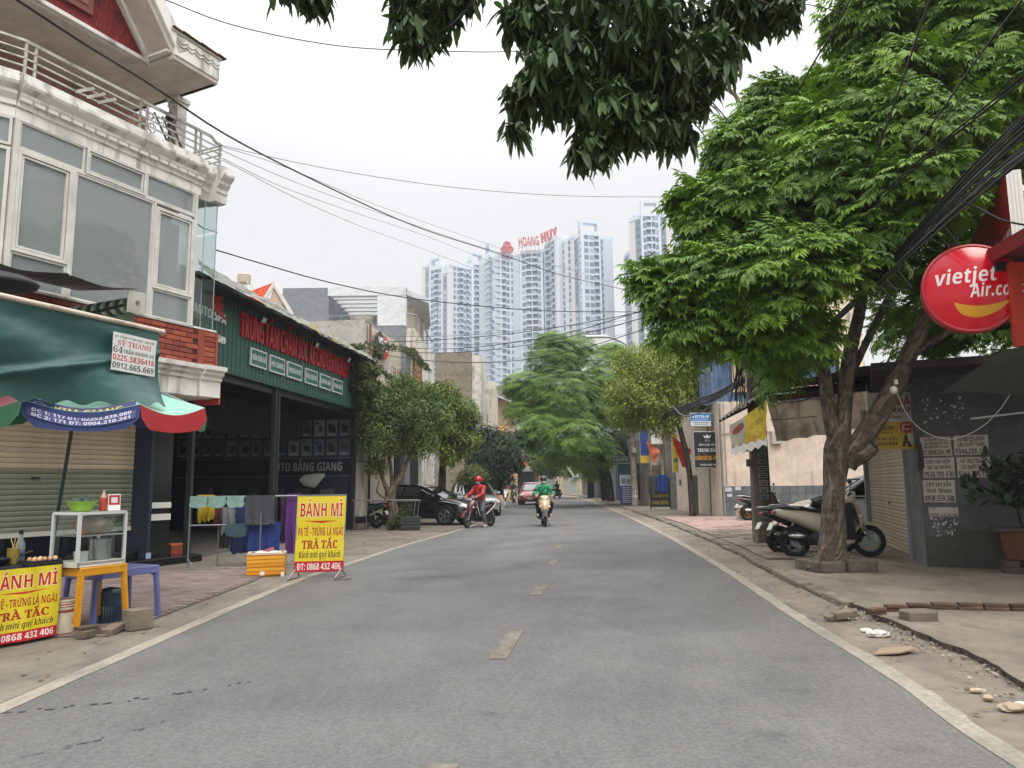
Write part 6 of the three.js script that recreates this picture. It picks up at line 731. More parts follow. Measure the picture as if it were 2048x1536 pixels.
function rosette(nr, L, pairs, ll, lw, rise, droop, end = true) { // pinnate leaves radiating from a shoot tip
  const a = [];
  for (let k = 0; k < nr; k++) {
    const az = k / nr * 2 * PI + rr(-.3, .3), LL = L * rr(.75, 1.1), up0 = rise * rr(.6, 1.3), pt = t => V(Math.cos(az) * LL * t * (1 - .12 * t), LL * (up0 * t - droop * t * t), Math.sin(az) * LL * t * (1 - .12 * t));
    for (let i = 1; i <= pairs; i++) { const t = .22 + .78 * i / pairs, p = pt(t), d = pt(Math.min(1.02, t + .03)).sub(pt(t - .03)).normalize(), s = d.clone().cross(V(0, 1, 0)).normalize(), ul = ll * (1 - .35 * Math.abs(t - .6)) * rr(.85, 1.12); for (const q of [-1, 1]) leafTris(a, p, s.clone().multiplyScalar(q).addScaledVector(d, .55).add(V(0, rr(-.35, -.05), 0)).normalize(), V(0, 1, 0), ul, lw * rr(.85, 1.1), .22, .22); }
    if (end) leafTris(a, pt(1), pt(1).sub(pt(.9)).normalize(), V(0, 1, 0), ll, lw, .22, .2);
    const p0 = V(0, 0, 0), p1 = pt(1); const s = V(-Math.sin(az), 0, Math.cos(az)).multiplyScalar(.004), m = pt(.5); for (const q of [p0, m.clone().sub(s), m.clone().add(s), m.clone().sub(s), p1, m.clone().add(s)]) a.push(q.x, q.y, q.z);
  } return geoOf(a);
}
function whorl(n, L, w, el0, el1, droop, spread = .05, oval) { // simple leaves round a twig tip
  const a = []; for (let k = 0; k < n; k++) { const az = k * 2.4 + rr(-.3, .3), el = rr(el0, el1), d = V(Math.cos(az) * Math.cos(el), Math.sin(el), Math.sin(az) * Math.cos(el)), b = V(rr(-spread, spread), rr(-spread, spread), rr(-spread, spread)); const U = Math.abs(d.y) > .8 ? V(Math.cos(az + 1), 0, Math.sin(az + 1)) : V(0, 1, 0); if (oval) { leafOval(a, b, d, U, L * rr(.55, 1.2), w * rr(.7, 1.2), droop); a.push(0, 0, 0, b.x, b.y, b.z, b.x + .003, b.y, b.z + .003); } else leafTris(a, b, d, U, L * rr(.7, 1.15), w * rr(.8, 1.15), .2, droop); } return geoOf(a);
}
const leafMat = (t = .28, r = .9) => new THREE.MeshPhysicalMaterial({ color: 0xffffff, roughness: r, side: THREE.DoubleSide, transmission: t, thickness: 0, specularIntensity: .7 });
// blobs: [px, py, depth, radius px, count, flat]; leaves sit mostly near the outside of each lobe
function leaves(blobs, o) {
  const out = []; const up = V(0, 1, 0);
  for (const [px, py, d, rp, n, flat = .8] of blobs) {
    const c = at(px, py, d), R = rp * d / FPX; const tint = rr(.85, 1.15);
    for (let i = 0; i < n; i++) {
      const dir = V(rr(-1, 1), rr(-1, 1), rr(-1, 1)); if (dir.lengthSq() > 1 || dir.lengthSq() < .05) { i--; continue; } dir.normalize(); if (o.top && dir.y < -.3 && rnd() < o.top) dir.y *= -1;
      const q = rnd() < (o.shell ?? .72) ? rr(.72, 1.04) : Math.cbrt(rnd()) * .8, lump = 1 + (o.rough || .4) * (fbm(px * .05 + dir.x * 2.4, d + dir.y * 2.4 + dir.z, 2) - .5);
      const p = V(c.x + dir.x * R * q * lump, c.y + dir.y * R * q * flat * lump, c.z + dir.z * R * q * lump * (o.deep ?? 1)); if (o.minY && p.y < o.minY) continue;
      const nrm = up.clone().lerp(dir, o.out ?? .5).normalize(), qt = new THREE.Quaternion().setFromUnitVectors(up, nrm).multiply(new THREE.Quaternion().setFromAxisAngle(up, rnd() * 6.3)); if (o.tilt) qt.premultiply(eq(rr(-1, 1) * o.tilt, 0, rr(-1, 1) * o.tilt)); const s = rr(.65, 1.25) * (o.size || 1);
      const k = tint * rr(.72, 1.28), w = rnd(), a = o.c0, b = o.c1; out.push({ p, q: qt, s: V(s, s, s), c: new THREE.Color(lerp(a[0], b[0], w) * k, lerp(a[1], b[1], w) * k, lerp(a[2], b[2], w) * k) });
    }
  } return out;
}
function crown(t, geos, m, list) { const n = geos.length; geos.forEach((g, i) => instanced('crown', g, m, list.filter((_, k) => k % n === i), t)); }
{ // big tree on the right
  const t = thing('big_tree', 'large bright green street tree with a forked trunk in a concrete ring', 'tree', [0, 0, 0]), A = (x, y, d = 11.67) => at(x, y, d), b = bark('#8a7d6d', .82);
  M('trunk', [taper([A(1664, 1142), A(1664, 1110), A(1667, 1040), A(1669, 970), A(1676, 900), A(1684, 850)], [.31, .215, .172, .165, .205, .14], 40, 16, .12), taper([A(1618, 1140, 11.5), A(1640, 1118, 11.6), A(1662, 1085)], [.05, .09, .06], 10, 8), taper([A(1706, 1138, 11.5), A(1690, 1115, 11.6), A(1672, 1080)], [.05, .09, .05], 10, 8)], b, t);
  const br = (p, r) => M('branch', taper(p, r, 24, 10, .08), b, t);
  br([A(1676, 905), A(1660, 830), A(1650, 760), A(1640, 690, 11.5), A(1600, 600, 11.2), A(1560, 500, 11)], [.13, .105, .1, .085, .06, .03]); br([A(1680, 890), A(1690, 800), A(1697, 720), A(1720, 620, 11.9), A(1735, 500, 12.2), A(1740, 330, 12.3)], [.14, .118, .11, .09, .07, .04]);
  br([A(1690, 930), A(1735, 862, 11.5), A(1780, 790, 11.4), A(1815, 715, 11.3), A(1870, 590, 11), A(1920, 430, 10.8), A(1960, 250, 10.6)], [.17, .165, .15, .13, .1, .07, .04]); br([A(1700, 925), A(1728, 912, 11.4), A(1749, 893, 11.3)], [.11, .095, .085]); M('cut_end', sp(.088, ...A(1750, 891, 11.3).toArray(), .5, 1, 1, 12), bark('#8a7a66'), t);
  br([A(1696, 760), A(1730, 690, 11.9), A(1790, 560, 12.2), A(1830, 420, 12.5)], [.07, .06, .045, .02]); br([A(1652, 770), A(1618, 715, 11.3), A(1560, 660, 11), A(1470, 620, 10.9)], [.06, .05, .035, .02]); br([A(1640, 740), A(1600, 690, 11.6), A(1540, 600, 12), A(1450, 480, 12.2)], [.05, .045, .03, .015]); br([A(1815, 715, 11.3), A(1900, 660, 11.2), A(2000, 580, 11.5)], [.07, .05, .03]);
  const L = leaves([[1468, 285, 11.8, 20, 26, 2.2], [1482, 330, 11.8, 22, 22, 1.6], [1545, 205, 12, 24, 34, 2], [1522, 250, 12, 20, 22, 1.6], [1648, 205, 12, 26, 30, 1.6], [1600, 240, 12, 24, 26, 1.6], [1700, 165, 11.6, 30, 36, 1.6], [1372, 408, 11.5, 20, 18, 1.3], [1296, 552, 11, 14, 11, 1.3], [1410, 400, 11.6, 22, 20, 1.6], [1740, 30, 11.4, 40, 40, 1.6], [1545, 300, 12, 95, 172], [1470, 320, 11.8, 55, 80], [1540, 235, 12, 45, 69], [1495, 410, 11.4, 92, 195], [1418, 455, 11.5, 46, 69], [1640, 400, 11, 130, 264], [1432, 560, 11, 88, 172], [1345, 600, 11, 46, 80], [1372, 668, 11.1, 48, 80], [1440, 670, 11.2, 75, 115], [1550, 560, 10.7, 115, 218], [1590, 680, 11.2, 80, 92], [1700, 290, 11, 115, 218], [1770, 190, 11, 110, 195], [1740, 60, 11.5, 75, 126], [1840, 290, 10.4, 120, 241], [1850, 80, 12, 120, 195], [1960, 190, 11, 115, 207], [2010, 320, 13, 110, 149], [1790, 420, 10.4, 120, 218], [1880, 430, 12.8, 85, 138], [1960, 30, 11, 110, 172], [2070, 110, 11.5, 120, 138], [1690, 530, 10.6, 100, 161], [1312, 570, 11.1, 20, 24], [1520, 480, 13.4, 140, 184], [1700, 460, 13.8, 170, 218], [1860, 420, 13.8, 170, 195], [1800, 200, 14, 170, 195], [1960, 560, 12.4, 100, 80], [1860, 590, 13, 110, 69], [2060, 480, 13.8, 120, 103], [1950, 660, 15, 110, 126], [2060, 640, 15, 120, 126], [1840, 670, 15.5, 90, 92], [1640, 200, 13, 60, 57], [1560, 750, 12.6, 40, 28]], { c0: [.09, .195, .012], c1: [.23, .385, .022], out: .4, top: .7, shell: .82, rough: .8, tilt: .55 });
  crown(t, [rosette(7, .33, 5, .135, .046, .5, .35), rosette(6, .38, 6, .13, .044, .3, .3), rosette(8, .30, 4, .14, .048, .9, .6)], leafMat(.45, .6), L);
  M('lamp_bulb', [sp(.055, ...A(1787, 780, 11.1).toArray(), 1, 1.1, 1, 14), cy(.025, .03, .07, 10, A(1792, 764, 11.1).x, A(1792, 764, 11.1).y, A(1792, 764, 11.1).z)], mat('#d8d6d0', .35), scene, { label: 'white light bulb fixed to the thick leaning branch of the big tree', cat: 'light bulb' });
  // planting ring of broken concrete
  const r = thing('tree_ring', 'cracked low concrete ring round the foot of the big tree', 'planting ring', [4.88, GY, -11.7], .12); const cm = mat('#77706a', .95, { map: T.plaster, bumpMap: T.barkB, bumpScale: .01 });
  M('ring_piece', rb(.40, .17, .14, .03, -.23, .075, .34, 0, .04, .02), cm, r); M('ring_piece', rb(.46, .19, .15, .03, .22, .085, .33, 0, -.05, -.02), cm, r); M('ring_piece', rb(.14, .17, .6, .03, -.42, .07, .02, 0, .03), cm, r); M('ring_piece', rb(.15, .18, .62, .03, .45, .08, .03, 0, -.06), cm, r); M('ring_piece', rb(.8, .16, .14, .03, 0, .07, -.3), cm, r); M('soil', bx(.75, .06, .55, 0, .09, .03), mat('#4b4036', 1, { map: T.plaster }), r);
}
{ // overhanging branches close above the road
  const t = thing('overhanging_tree', 'dark drooping branches of a near tree hanging into the top of the view', 'tree', [0, 0, 0]), b = bark('#4f4a41');
  M('trunk', taper([[5.6, GY, -2.6], [5.55, 2, -2.6], [5.3, 4.2, -2.8], [4.6, 6.0, -3.4]], [.26, .2, .18, .15], 24, 12), b, t);
  const A = (x, y, d = 5.6) => at(x, y, d), br = (p, r) => M('branch', taper(p, r, 20, 8), b, t); br([[4.6, 6.0, -3.4], [3.2, 6.9, -4.6], A(1400, -120), A(1240, -20), A(1200, 120), A(1195, 230)], [.13, .1, .07, .045, .025, .01]); br([A(1400, -120), A(1100, -160), A(960, -20), A(930, 22, 5.5), A(890, 58, 5.5), A(860, 66, 5.5)], [.06, .045, .02, .013, .01, .006]); br([A(1240, -20), A(1330, 90), A(1360, 210)], [.035, .02, .008]); br([A(1400, -120), A(1480, -20), A(1560, 20)], [.04, .02, .01]); br([A(1100, -160), A(800, -120), A(640, -30)], [.03, .02, .008]); br([A(1240, -20), A(1120, 60), A(1070, 150)], [.03, .02, .008]); for (let i = 0; i < 16; i++) { const x = rr(1060, 1440), y = rr(-20, 120); br([A(x, y, 5.7), A(x + rr(-40, 40), y + rr(40, 90), 5.6), A(x + rr(-60, 60), y + rr(110, 190), 5.5)], [.012, .008, .004]); }
  const L = leaves([[1240, 40, 5.7, 175, 250], [1120, 150, 5.6, 95, 130], [1235, 225, 5.6, 92, 140], [1335, 165, 5.8, 112, 170], [1185, 290, 5.5, 45, 40], [1340, 255, 5.8, 48, 60], [1275, 250, 5.6, 40, 40], [1420, 100, 5.8, 70, 80], [1545, 15, 5.8, 55, 60], [1470, 10, 5.9, 80, 90], [850, 15, 5.6, 80, 90], [900, -40, 5.6, 80, 60], [828, 72, 5.5, 34, 26], [1050, 30, 5.6, 55, 60], [1040, 195, 5.5, 34, 22], [1035, 255, 5.5, 22, 8], [625, -15, 5.5, 40, 24], [580, -20, 5.5, 25, 8], [1240, -100, 5.8, 190, 120], [1150, 60, 6.3, 130, 90], [1320, 120, 6.4, 130, 90]], { c0: [.03, .066, .016], c1: [.07, .125, .026], out: .25, shell: .55, minY: 2 });
  crown(t, [whorl(9, .15, .05, -1.35, .1, .25, .03, 1), whorl(11, .14, .046, -1.45, -.3, .15, .06, 1), whorl(7, .165, .052, -1.3, .2, .3, .04, 1), whorl(5, .13, .045, -1.2, .5, .3, .05, 1)], leafMat(.35, .6), L);
}
function tree(name, label, group, stems, stemC, geos, m, blobs, o) { const t = thing(name, label, 'tree', [0, 0, 0], 0, group); stems.forEach(([p, r], i) => M(i ? 'branch' : 'trunk', taper(p, r, 22, 9), bark(stemC), t)); crown(t, geos, m, leaves(blobs, o)); return t; }
const A = at;
const spray = () => { const a = []; for (let k = 0; k < 7; k++) { const az = k / 7 * 2 * PI + rr(-.3, .3), L = rr(.5, .75); for (let i = 1; i <= 7; i++) { const t = i / 7, p = V(Math.cos(az) * L * t, .12 * t - .25 * t * t, Math.sin(az) * L * t), d = V(Math.cos(az), -.2, Math.sin(az)); for (const q of [-1, 1]) leafTris(a, p, V(-Math.sin(az) * q, -.12, Math.cos(az) * q).addScaledVector(d, .5).normalize(), V(0, 1, 0), .20 * (1.1 - .4 * t), .055, .1, .15); } } return geoOf(a); };
tree('flame_tree', 'broad feathery green tree overhanging the far bend of the road', null, [[[A(1215, 1000, 50), A(1205, 930, 50), A(1185, 870, 48), A(1150, 810, 46), A(1120, 740, 45)], [.38, .32, .28, .2, .08]], [[A(1195, 890, 49), A(1110, 850, 45), A(1050, 800, 44)], [.2, .12, .05]], [[A(1180, 860, 48), A(1220, 790, 47), A(1240, 720, 46)], [.2, .12, .05]], [[A(1107, 790, 43.5), A(1098, 810, 43.5), A(1105, 860, 43.4)], [.05, .045, .03]]], '#5d564a', [spray(), spray()], leafMat(.45, .65), [[1105, 715, 45, 62, 247, .75], [1060, 775, 44.5, 58, 228, .7], [1130, 790, 44, 80, 361, .75], [1195, 745, 46, 70, 285, .75], [1085, 850, 43, 55, 209, .7], [1150, 870, 43, 66, 266, .7], [1215, 820, 45, 60, 228, .6], [1045, 825, 44, 38, 114, .7], [1028, 775, 45, 26, 64, .7], [1105, 683, 46, 36, 95, .6], [1150, 695, 46, 50, 152, .7], [1180, 800, 48, 80, 228, .8], [1110, 800, 48, 80, 209, .8], [1060, 880, 44, 34, 95, .7], [1120, 905, 46, 50, 133, .6], [1180, 915, 50, 60, 171, .8], [1228, 700, 47, 30, 76, .6]], { c0: [.10, .215, .022], c1: [.23, .38, .04], out: .4, shell: .7, size: .66 });
tree('yellow_tree', 'yellowish green tree with a thin leaning dark trunk on the right pavement', null, [[[A(1386, 1034, 30.5), A(1382, 980, 30.5), A(1375, 920, 30.5), A(1358, 850, 30.5), A(1340, 790, 30.8), A(1330, 740, 31)], [.15, .12, .115, .11, .09, .05]], [[A(1345, 810, 30.7), A(1290, 760, 31), A(1260, 720, 31.5)], [.07, .05, .02]], [[A(1338, 780, 30.8), A(1370, 700, 31.5)], [.06, .03]]], '#4d463f', [whorl(22, .19, .06, -.8, .7, .3, .2), whorl(22, .2, .055, -.9, .5, .35, .22)], leafMat(.45, .65), [[1290, 790, 31, 70, 330], [1340, 760, 31, 75, 330], [1260, 830, 31.5, 42, 150], [1320, 830, 31, 50, 190], [1390, 740, 31.5, 55, 220], [1275, 730, 32, 50, 190], [1330, 700, 32, 50, 190], [1400, 800, 31, 28, 60], [1235, 790, 32, 28, 70], [1380, 680, 33, 60, 160], [1440, 720, 31, 45, 90]], { c0: [.20, .27, .03], c1: [.36, .41, .05], out: .3, shell: .7 });
tree('garden_tree', 'shrubby olive-green tree with twisted stems beside the black saloon', null, [[[A(788, 1058, 24.7), A(786, 1020, 24.7), A(782, 992, 24.7), A(790, 965, 24.7)], [.2, .17, .15, .12]], [[A(784, 1000, 24.7), A(768, 965, 24.6), A(760, 940, 24.6), A(752, 915, 24.6)], [.1, .07, .06, .03]], [[A(790, 970, 24.7), A(806, 940, 24.7), A(822, 905, 24.7), A(835, 860, 24.8)], [.11, .08, .06, .03]], [[A(786, 985, 24.7), A(782, 940, 24.6), A(775, 880, 24.6)], [.08, .06, .03]], [[A(778, 1000, 24.5), A(755, 985, 24.4), A(758, 960, 24.4)], [.04, .03, .02]]], '#8a7d6b', [whorl(14, .17, .045, -1.1, .9, .2, .12), whorl(16, .16, .04, -1.2, .8, .25, .14)], leafMat(.4, .65), [[775, 820, 24.6, 54, 320], [818, 838, 24.5, 52, 300], [745, 850, 24.6, 40, 170], [860, 830, 25, 45, 190], [770, 875, 24.4, 50, 220], [838, 885, 24.6, 34, 120], [805, 780, 25, 42, 170], [742, 790, 25, 28, 90], [725, 760, 25, 22, 60], [850, 790, 25.2, 32, 100], [755, 930, 24.5, 22, 50]], { c0: [.08, .145, .03], c1: [.18, .25, .05], out: .4, shell: .65 });
{ const L = leaves([[800, 1035, 24.4, 14, 40], [812, 1020, 24.4, 10, 20], [785, 1048, 24.3, 10, 20]], { c0: [.05, .08, .02], c1: [.09, .12, .03] }); const t = thing('shrub', 'small leafy shrub at the foot of the garden tree by the black planter', 'shrub', [0, 0, 0]); M('stem', rod(at(800, 1062, 24.4), at(801, 1040, 24.4), .03), MT.bark, t); crown(t, [whorl(12, .12, .035, -.9, .9, .2, .08)], leafMat(.25), L); }
tree('light_tree', 'lighter yellow-green tree right behind the garden tree', null, [[[A(884, 1030, 29), A(884, 970, 29), A(886, 920, 29), A(890, 860, 29)], [.17, .15, .13, .08]]], '#3f3a36', [whorl(14, .2, .06, -.9, .9, .25, .15)], leafMat(.4, .65), [[885, 800, 29, 40, 260], [915, 830, 29, 45, 280], [890, 860, 29, 45, 260], [935, 840, 29.5, 28, 110], [865, 790, 29, 26, 110], [920, 885, 29, 35, 150], [900, 910, 28.8, 25, 90], [945, 880, 29, 18, 50]], { c0: [.10, .17, .025], c1: [.22, .28, .04], out: .35, shell: .68 });
tree('mango_tree', 'dark blue-green tree behind the rider in red', null, [[[A(1000, 990, 38), A(1000, 940, 38), A(995, 890, 38)], [.2, .17, .1]]], '#37322e', [whorl(16, .3, .07, -1, .8, .3, .2)], leafMat(.15), [[975, 880, 37.5, 32, 190], [1005, 905, 37, 38, 260], [960, 920, 37, 28, 150], [1025, 880, 38, 24, 100], [990, 945, 37, 35, 190], [950, 880, 38, 20, 80], [1030, 925, 38, 18, 60], [965, 960, 37.5, 20, 70]], { c0: [.028, .055, .033], c1: [.055, .085, .045], out: .35, shell: .7 });
tree('small_tree', 'small pale green tree by the grey car', null, [[[A(945, 985, 35.5), A(945, 955, 35.5)], [.06, .03]]], '#5d5346', [whorl(14, .2, .045, -1, .9, .2, .2)], leafMat(.3), [[945, 948, 35.5, 22, 120], [930, 960, 35.5, 15, 50], [960, 955, 35.6, 14, 50]], { c0: [.10, .13, .045], c1: [.15, .18, .06] });
tree('far_tree', 'small green tree at the far end of the street above the rider in green', null, [[[A(1085, 985, 75), A(1085, 950, 75), A(1090, 920, 75)], [.2, .16, .1]]], '#4a443c', [whorl(16, .45, .12, -1, .9, .25, .35)], leafMat(.3), [[1085, 925, 75, 24, 150], [1105, 935, 74, 18, 90], [1070, 910, 76, 18, 80], [1120, 925, 72, 22, 100], [1140, 935, 70, 18, 70]], { c0: [.07, .13, .03], c1: [.12, .18, .035], shell: .7 });
tree('shade_tree', 'dark dense tree with a black trunk left of the far lamp pole', null, [[[A(1222, 1003, 56), A(1215, 950, 56), A(1195, 905, 56), A(1170, 880, 56)], [.3, .26, .22, .12]], [[A(1212, 940, 56), A(1235, 900, 56)], [.18, .1]]], '#2f2b27', [whorl(16, .4, .1, -1, .9, .25, .35)], leafMat(.1), [[1170, 905, 57, 38, 170], [1215, 890, 56, 42, 190], [1140, 890, 58, 30, 120], [1245, 880, 55, 30, 110], [1190, 930, 57, 25, 70], [1255, 905, 54, 20, 50]], { c0: [.016, .035, .014], c1: [.03, .055, .018], shell: .6 });
tree('far_row_tree', 'dark tree shading the far right pavement behind the bend sign', null, [[[A(1182, 1000, 72), A(1180, 950, 72), A(1172, 900, 72)], [.35, .3, .2]]], '#2f2b27', [whorl(16, .5, .13, -1, .9, .25, .4)], leafMat(.1), [[1170, 905, 72, 34, 160], [1195, 940, 70, 18, 60], [1150, 915, 73, 28, 110], [1200, 900, 70, 30, 110]], { c0: [.02, .04, .016], c1: [.035, .06, .02], shell: .6 });
{ // climbing plant on the garage corner and across the shop front
  const v = thing('vine', 'leafy climbing plant over the garage corner and along the shop sign', 'climbing plant', [0, 0, 0]); const L = leaves([[722, 735, 23.8, 22, 90], [735, 770, 24, 26, 110], [715, 700, 24, 14, 40], [745, 745, 24.2, 20, 60], [712, 770, 23.8, 12, 30], [755, 705, 25.5, 10, 22], [725, 800, 24, 16, 50]], { c0: [.05, .085, .02], c1: [.10, .13, .03], shell: .5 });
  const run = [[690, 695, 24.2], [730, 690, 24.6], [775, 692, 26.5], [805, 695, 28.2], [825, 705, 29.4], [838, 722, 30.4], [850, 730, 31], [862, 735, 31.6]]; for (let i = 0; i < 150; i++) { const f = rnd() * (run.length - 1.01), a = run[f | 0], b = run[(f | 0) + 1], q = f % 1; L.push({ p: at(lerp(a[0], b[0], q), lerp(a[1], b[1], q) + rr(-5, 7), lerp(a[2], b[2], q)), q: eq(rr(-1, 1), rr(0, 6), rr(-1, 1)), s: V(.8, .8, .8), c: new THREE.Color(.08 * rr(.7, 1.3), .12 * rr(.7, 1.2), .028) }); }
  for (let i = 0; i < 70; i++) { const q = rnd(); L.push({ p: at(lerp(742, 800, q), lerp(722, 770, q) + rr(-6, 6), lerp(25, 27.5, q)), q: eq(rr(-1, 1), rr(0, 6), rr(-1, 1)), s: V(.8, .8, .8), c: new THREE.Color(.07 * rr(.7, 1.3), .10 * rr(.7, 1.2), .028) }); }
  crown(v, [whorl(8, .15, .06, -1, .9, .2, .1)], leafMat(.3), L); M('stem', [tube([at(722, 860, 24), at(720, 780, 24), at(728, 720, 24.2), at(770, 692, 26.3), at(835, 718, 30.2)], .015, 30, 5), tube([at(728, 740, 24.2), at(752, 735, 25.2), at(800, 770, 27.5)], .012, 20, 5)], MT.bark, v);
}
{ const t = thing('balcony_plant', 'small leafy plant on the far awning balcony', 'plant', [0, 0, 0]); crown(t, [whorl(12, .3, .08, -1, .9, .2, .3)], leafMat(.2), leaves([[1030, 815, 63, 14, 60], [1018, 825, 63, 10, 30]], { c0: [.03, .06, .02], c1: [.05, .08, .03] })); M('pot', put(cy(.3, .25, .4, 12), ...at(1026, 832, 63).toArray()), MT.conc, t); }
{ const h = at(300, 600, 11.9), t = thing('indoor_plant', 'broad-leaved plant standing behind the big window of the house', 'plant', [-7.16, 4.42, -12.7]); M('stem', tube([[0, 0, 0], [.03, .4, 0], [-.02, .8, .02]], .015, 10, 5), MT.bark, t); M('pot', cy(.14, .11, .25, 14, 0, .12, 0), MT.brown, t); for (let i = 0; i < 9; i++) M('leaf', (() => { const a = []; const az = i * 2.4, d = V(Math.cos(az), rr(.3, 1.2), Math.sin(az)).normalize(); leafTris(a, V(0, .35 + i * .06, 0), d, V(.1, 1, .1), .3, .12, .15, .15); return geoOf(a); })(), mat('#6f8068', .5), t); }

// ---------------------------------------------------------------- bodies as one smooth surface
function skin(bones, cell, k = .03) { // bones: [a, ra, b, rb]; smooth union of tapered capsules
  let lo = V(1e9, 1e9, 1e9), hi = V(-1e9, -1e9, -1e9); bones = bones.map(([a, ra, b, rb]) => [v3(a), ra, v3(b), rb]);
  for (const [a, ra, b, rb] of bones) for (const [p, r] of [[a, ra], [b, rb]]) { lo.min(V(p.x - r, p.y - r, p.z - r)); hi.max(V(p.x + r, p.y + r, p.z + r)); }
  const c = lo.clone().add(hi).multiplyScalar(.5), half = Math.max(...hi.clone().sub(lo).toArray()) / 2 + cell * 3, n = Math.min(120, Math.max(12, Math.ceil(2 * half / cell)));
  const mc = new MarchingCubes(n, new THREE.MeshBasicMaterial(), false, false, 120000); mc.isolation = 0; const f = mc.field, hs = n / 2; f.fill(-1);
  const mx = new Float32Array(n * n * n).fill(1e3);
  for (const [a, ra, b, rb] of bones) { // only near each bone
    const R = Math.max(ra, rb) + k * 2.5 + cell * 2, ix = (v, o) => (v - o) / half * hs + hs; const d = b.clone().sub(a), dd = d.lengthSq() || 1e-9; const L = q => Math.max(0, Math.floor(q)), H = q => Math.min(n - 1, Math.ceil(q));
    const x0 = L(ix(Math.min(a.x, b.x) - R, c.x)), x1 = H(ix(Math.max(a.x, b.x) + R, c.x)), y0 = L(ix(Math.min(a.y, b.y) - R, c.y)), y1 = H(ix(Math.max(a.y, b.y) + R, c.y)), z0 = L(ix(Math.min(a.z, b.z) - R, c.z)), z1 = H(ix(Math.max(a.z, b.z) + R, c.z));
    for (let z = z0; z <= z1; z++) for (let y = y0; y <= y1; y++) for (let x = x0; x <= x1; x++) {
      const px = (x - hs) / hs * half + c.x - a.x, py = (y - hs) / hs * half + c.y - a.y, pz = (z - hs) / hs * half + c.z - a.z, t = clamp((px * d.x + py * d.y + pz * d.z) / dd, 0, 1), qx = px - d.x * t, qy = py - d.y * t, qz = pz - d.z * t, dist = Math.sqrt(qx * qx + qy * qy + qz * qz) - lerp(ra, rb, t), i = x + y * n + z * n * n, m = mx[i], h = Math.max(k - Math.abs(m - dist), 0) / k; mx[i] = Math.min(m, dist) - h * h * k * .25;
    }
  }
  for (let i = 0; i < f.length; i++) f[i] = -mx[i]; mc.update(); const N = mc.count ?? mc.geometry.drawRange.count, g = new THREE.BufferGeometry();
  g.setAttribute('position', new THREE.BufferAttribute(mc.positionArray.slice(0, N * 3), 3)); g.setAttribute('normal', new THREE.BufferAttribute(mc.normalArray.slice(0, N * 3), 3)); g.scale(half, half, half).translate(c.x, c.y, c.z); return g;
}
function crease(g, a) { const p = g.attributes.position, n = g.attributes.normal; if (a) { for (let i = 0; i < p.count; i++) { const x = p.getX(i), y = p.getY(i), z = p.getZ(i), d = a * 2 * (fbm(x * 14 + z * 9 + 3, y * 16 + z * 6, 3) - .5); p.setXYZ(i, x + n.getX(i) * d, y + n.getY(i) * d, z + n.getZ(i) * d); } g.deleteAttribute('normal'); const q = toCreasedNormals(g, 1.4); return q; } return g; }
function hand(w, dir, sgn, curl = 1) { // a hand closed round a grip along z; w: wrist, dir: forward
  const out = [], p = v3(w), f = v3(dir).normalize(), z = V(0, 0, 1), dn = f.clone().cross(z).normalize(); if (dn.y > 0) dn.negate();
  const pal = p.clone().addScaledVector(f, .075); out.push([p, .026, pal, .03], [p.clone().addScaledVector(z, .02), .02, pal.clone().addScaledVector(z, .03), .018], [p.clone().addScaledVector(z, -.02), .02, pal.clone().addScaledVector(z, -.03), .018]);
  [.036, .013, -.011, -.034].forEach((o, i) => { const L = [.9, 1, .95, .8][i], a = pal.clone().addScaledVector(z, o).addScaledVector(f, .01), b = a.clone().addScaledVector(f, .032 * L).addScaledVector(dn, .012), c = b.clone().addScaledVector(dn, .03 * L * curl).addScaledVector(f, .006), e = c.clone().addScaledVector(f, -.024 * L * curl).addScaledVector(dn, .01); out.push([a, .010, b, .0095], [b, .0095, c, .009], [c, .009, e, .0085]); });
  const t0 = p.clone().addScaledVector(f, .03).addScaledVector(z, -sgn * .028), t1 = t0.clone().addScaledVector(f, .03).addScaledVector(z, -sgn * .016).addScaledVector(dn, .02), t2 = t1.clone().addScaledVector(f, .02).addScaledVector(dn, .022); out.push([t0, .013, t1, .011], [t1, .011, t2, .009]); return out;
}
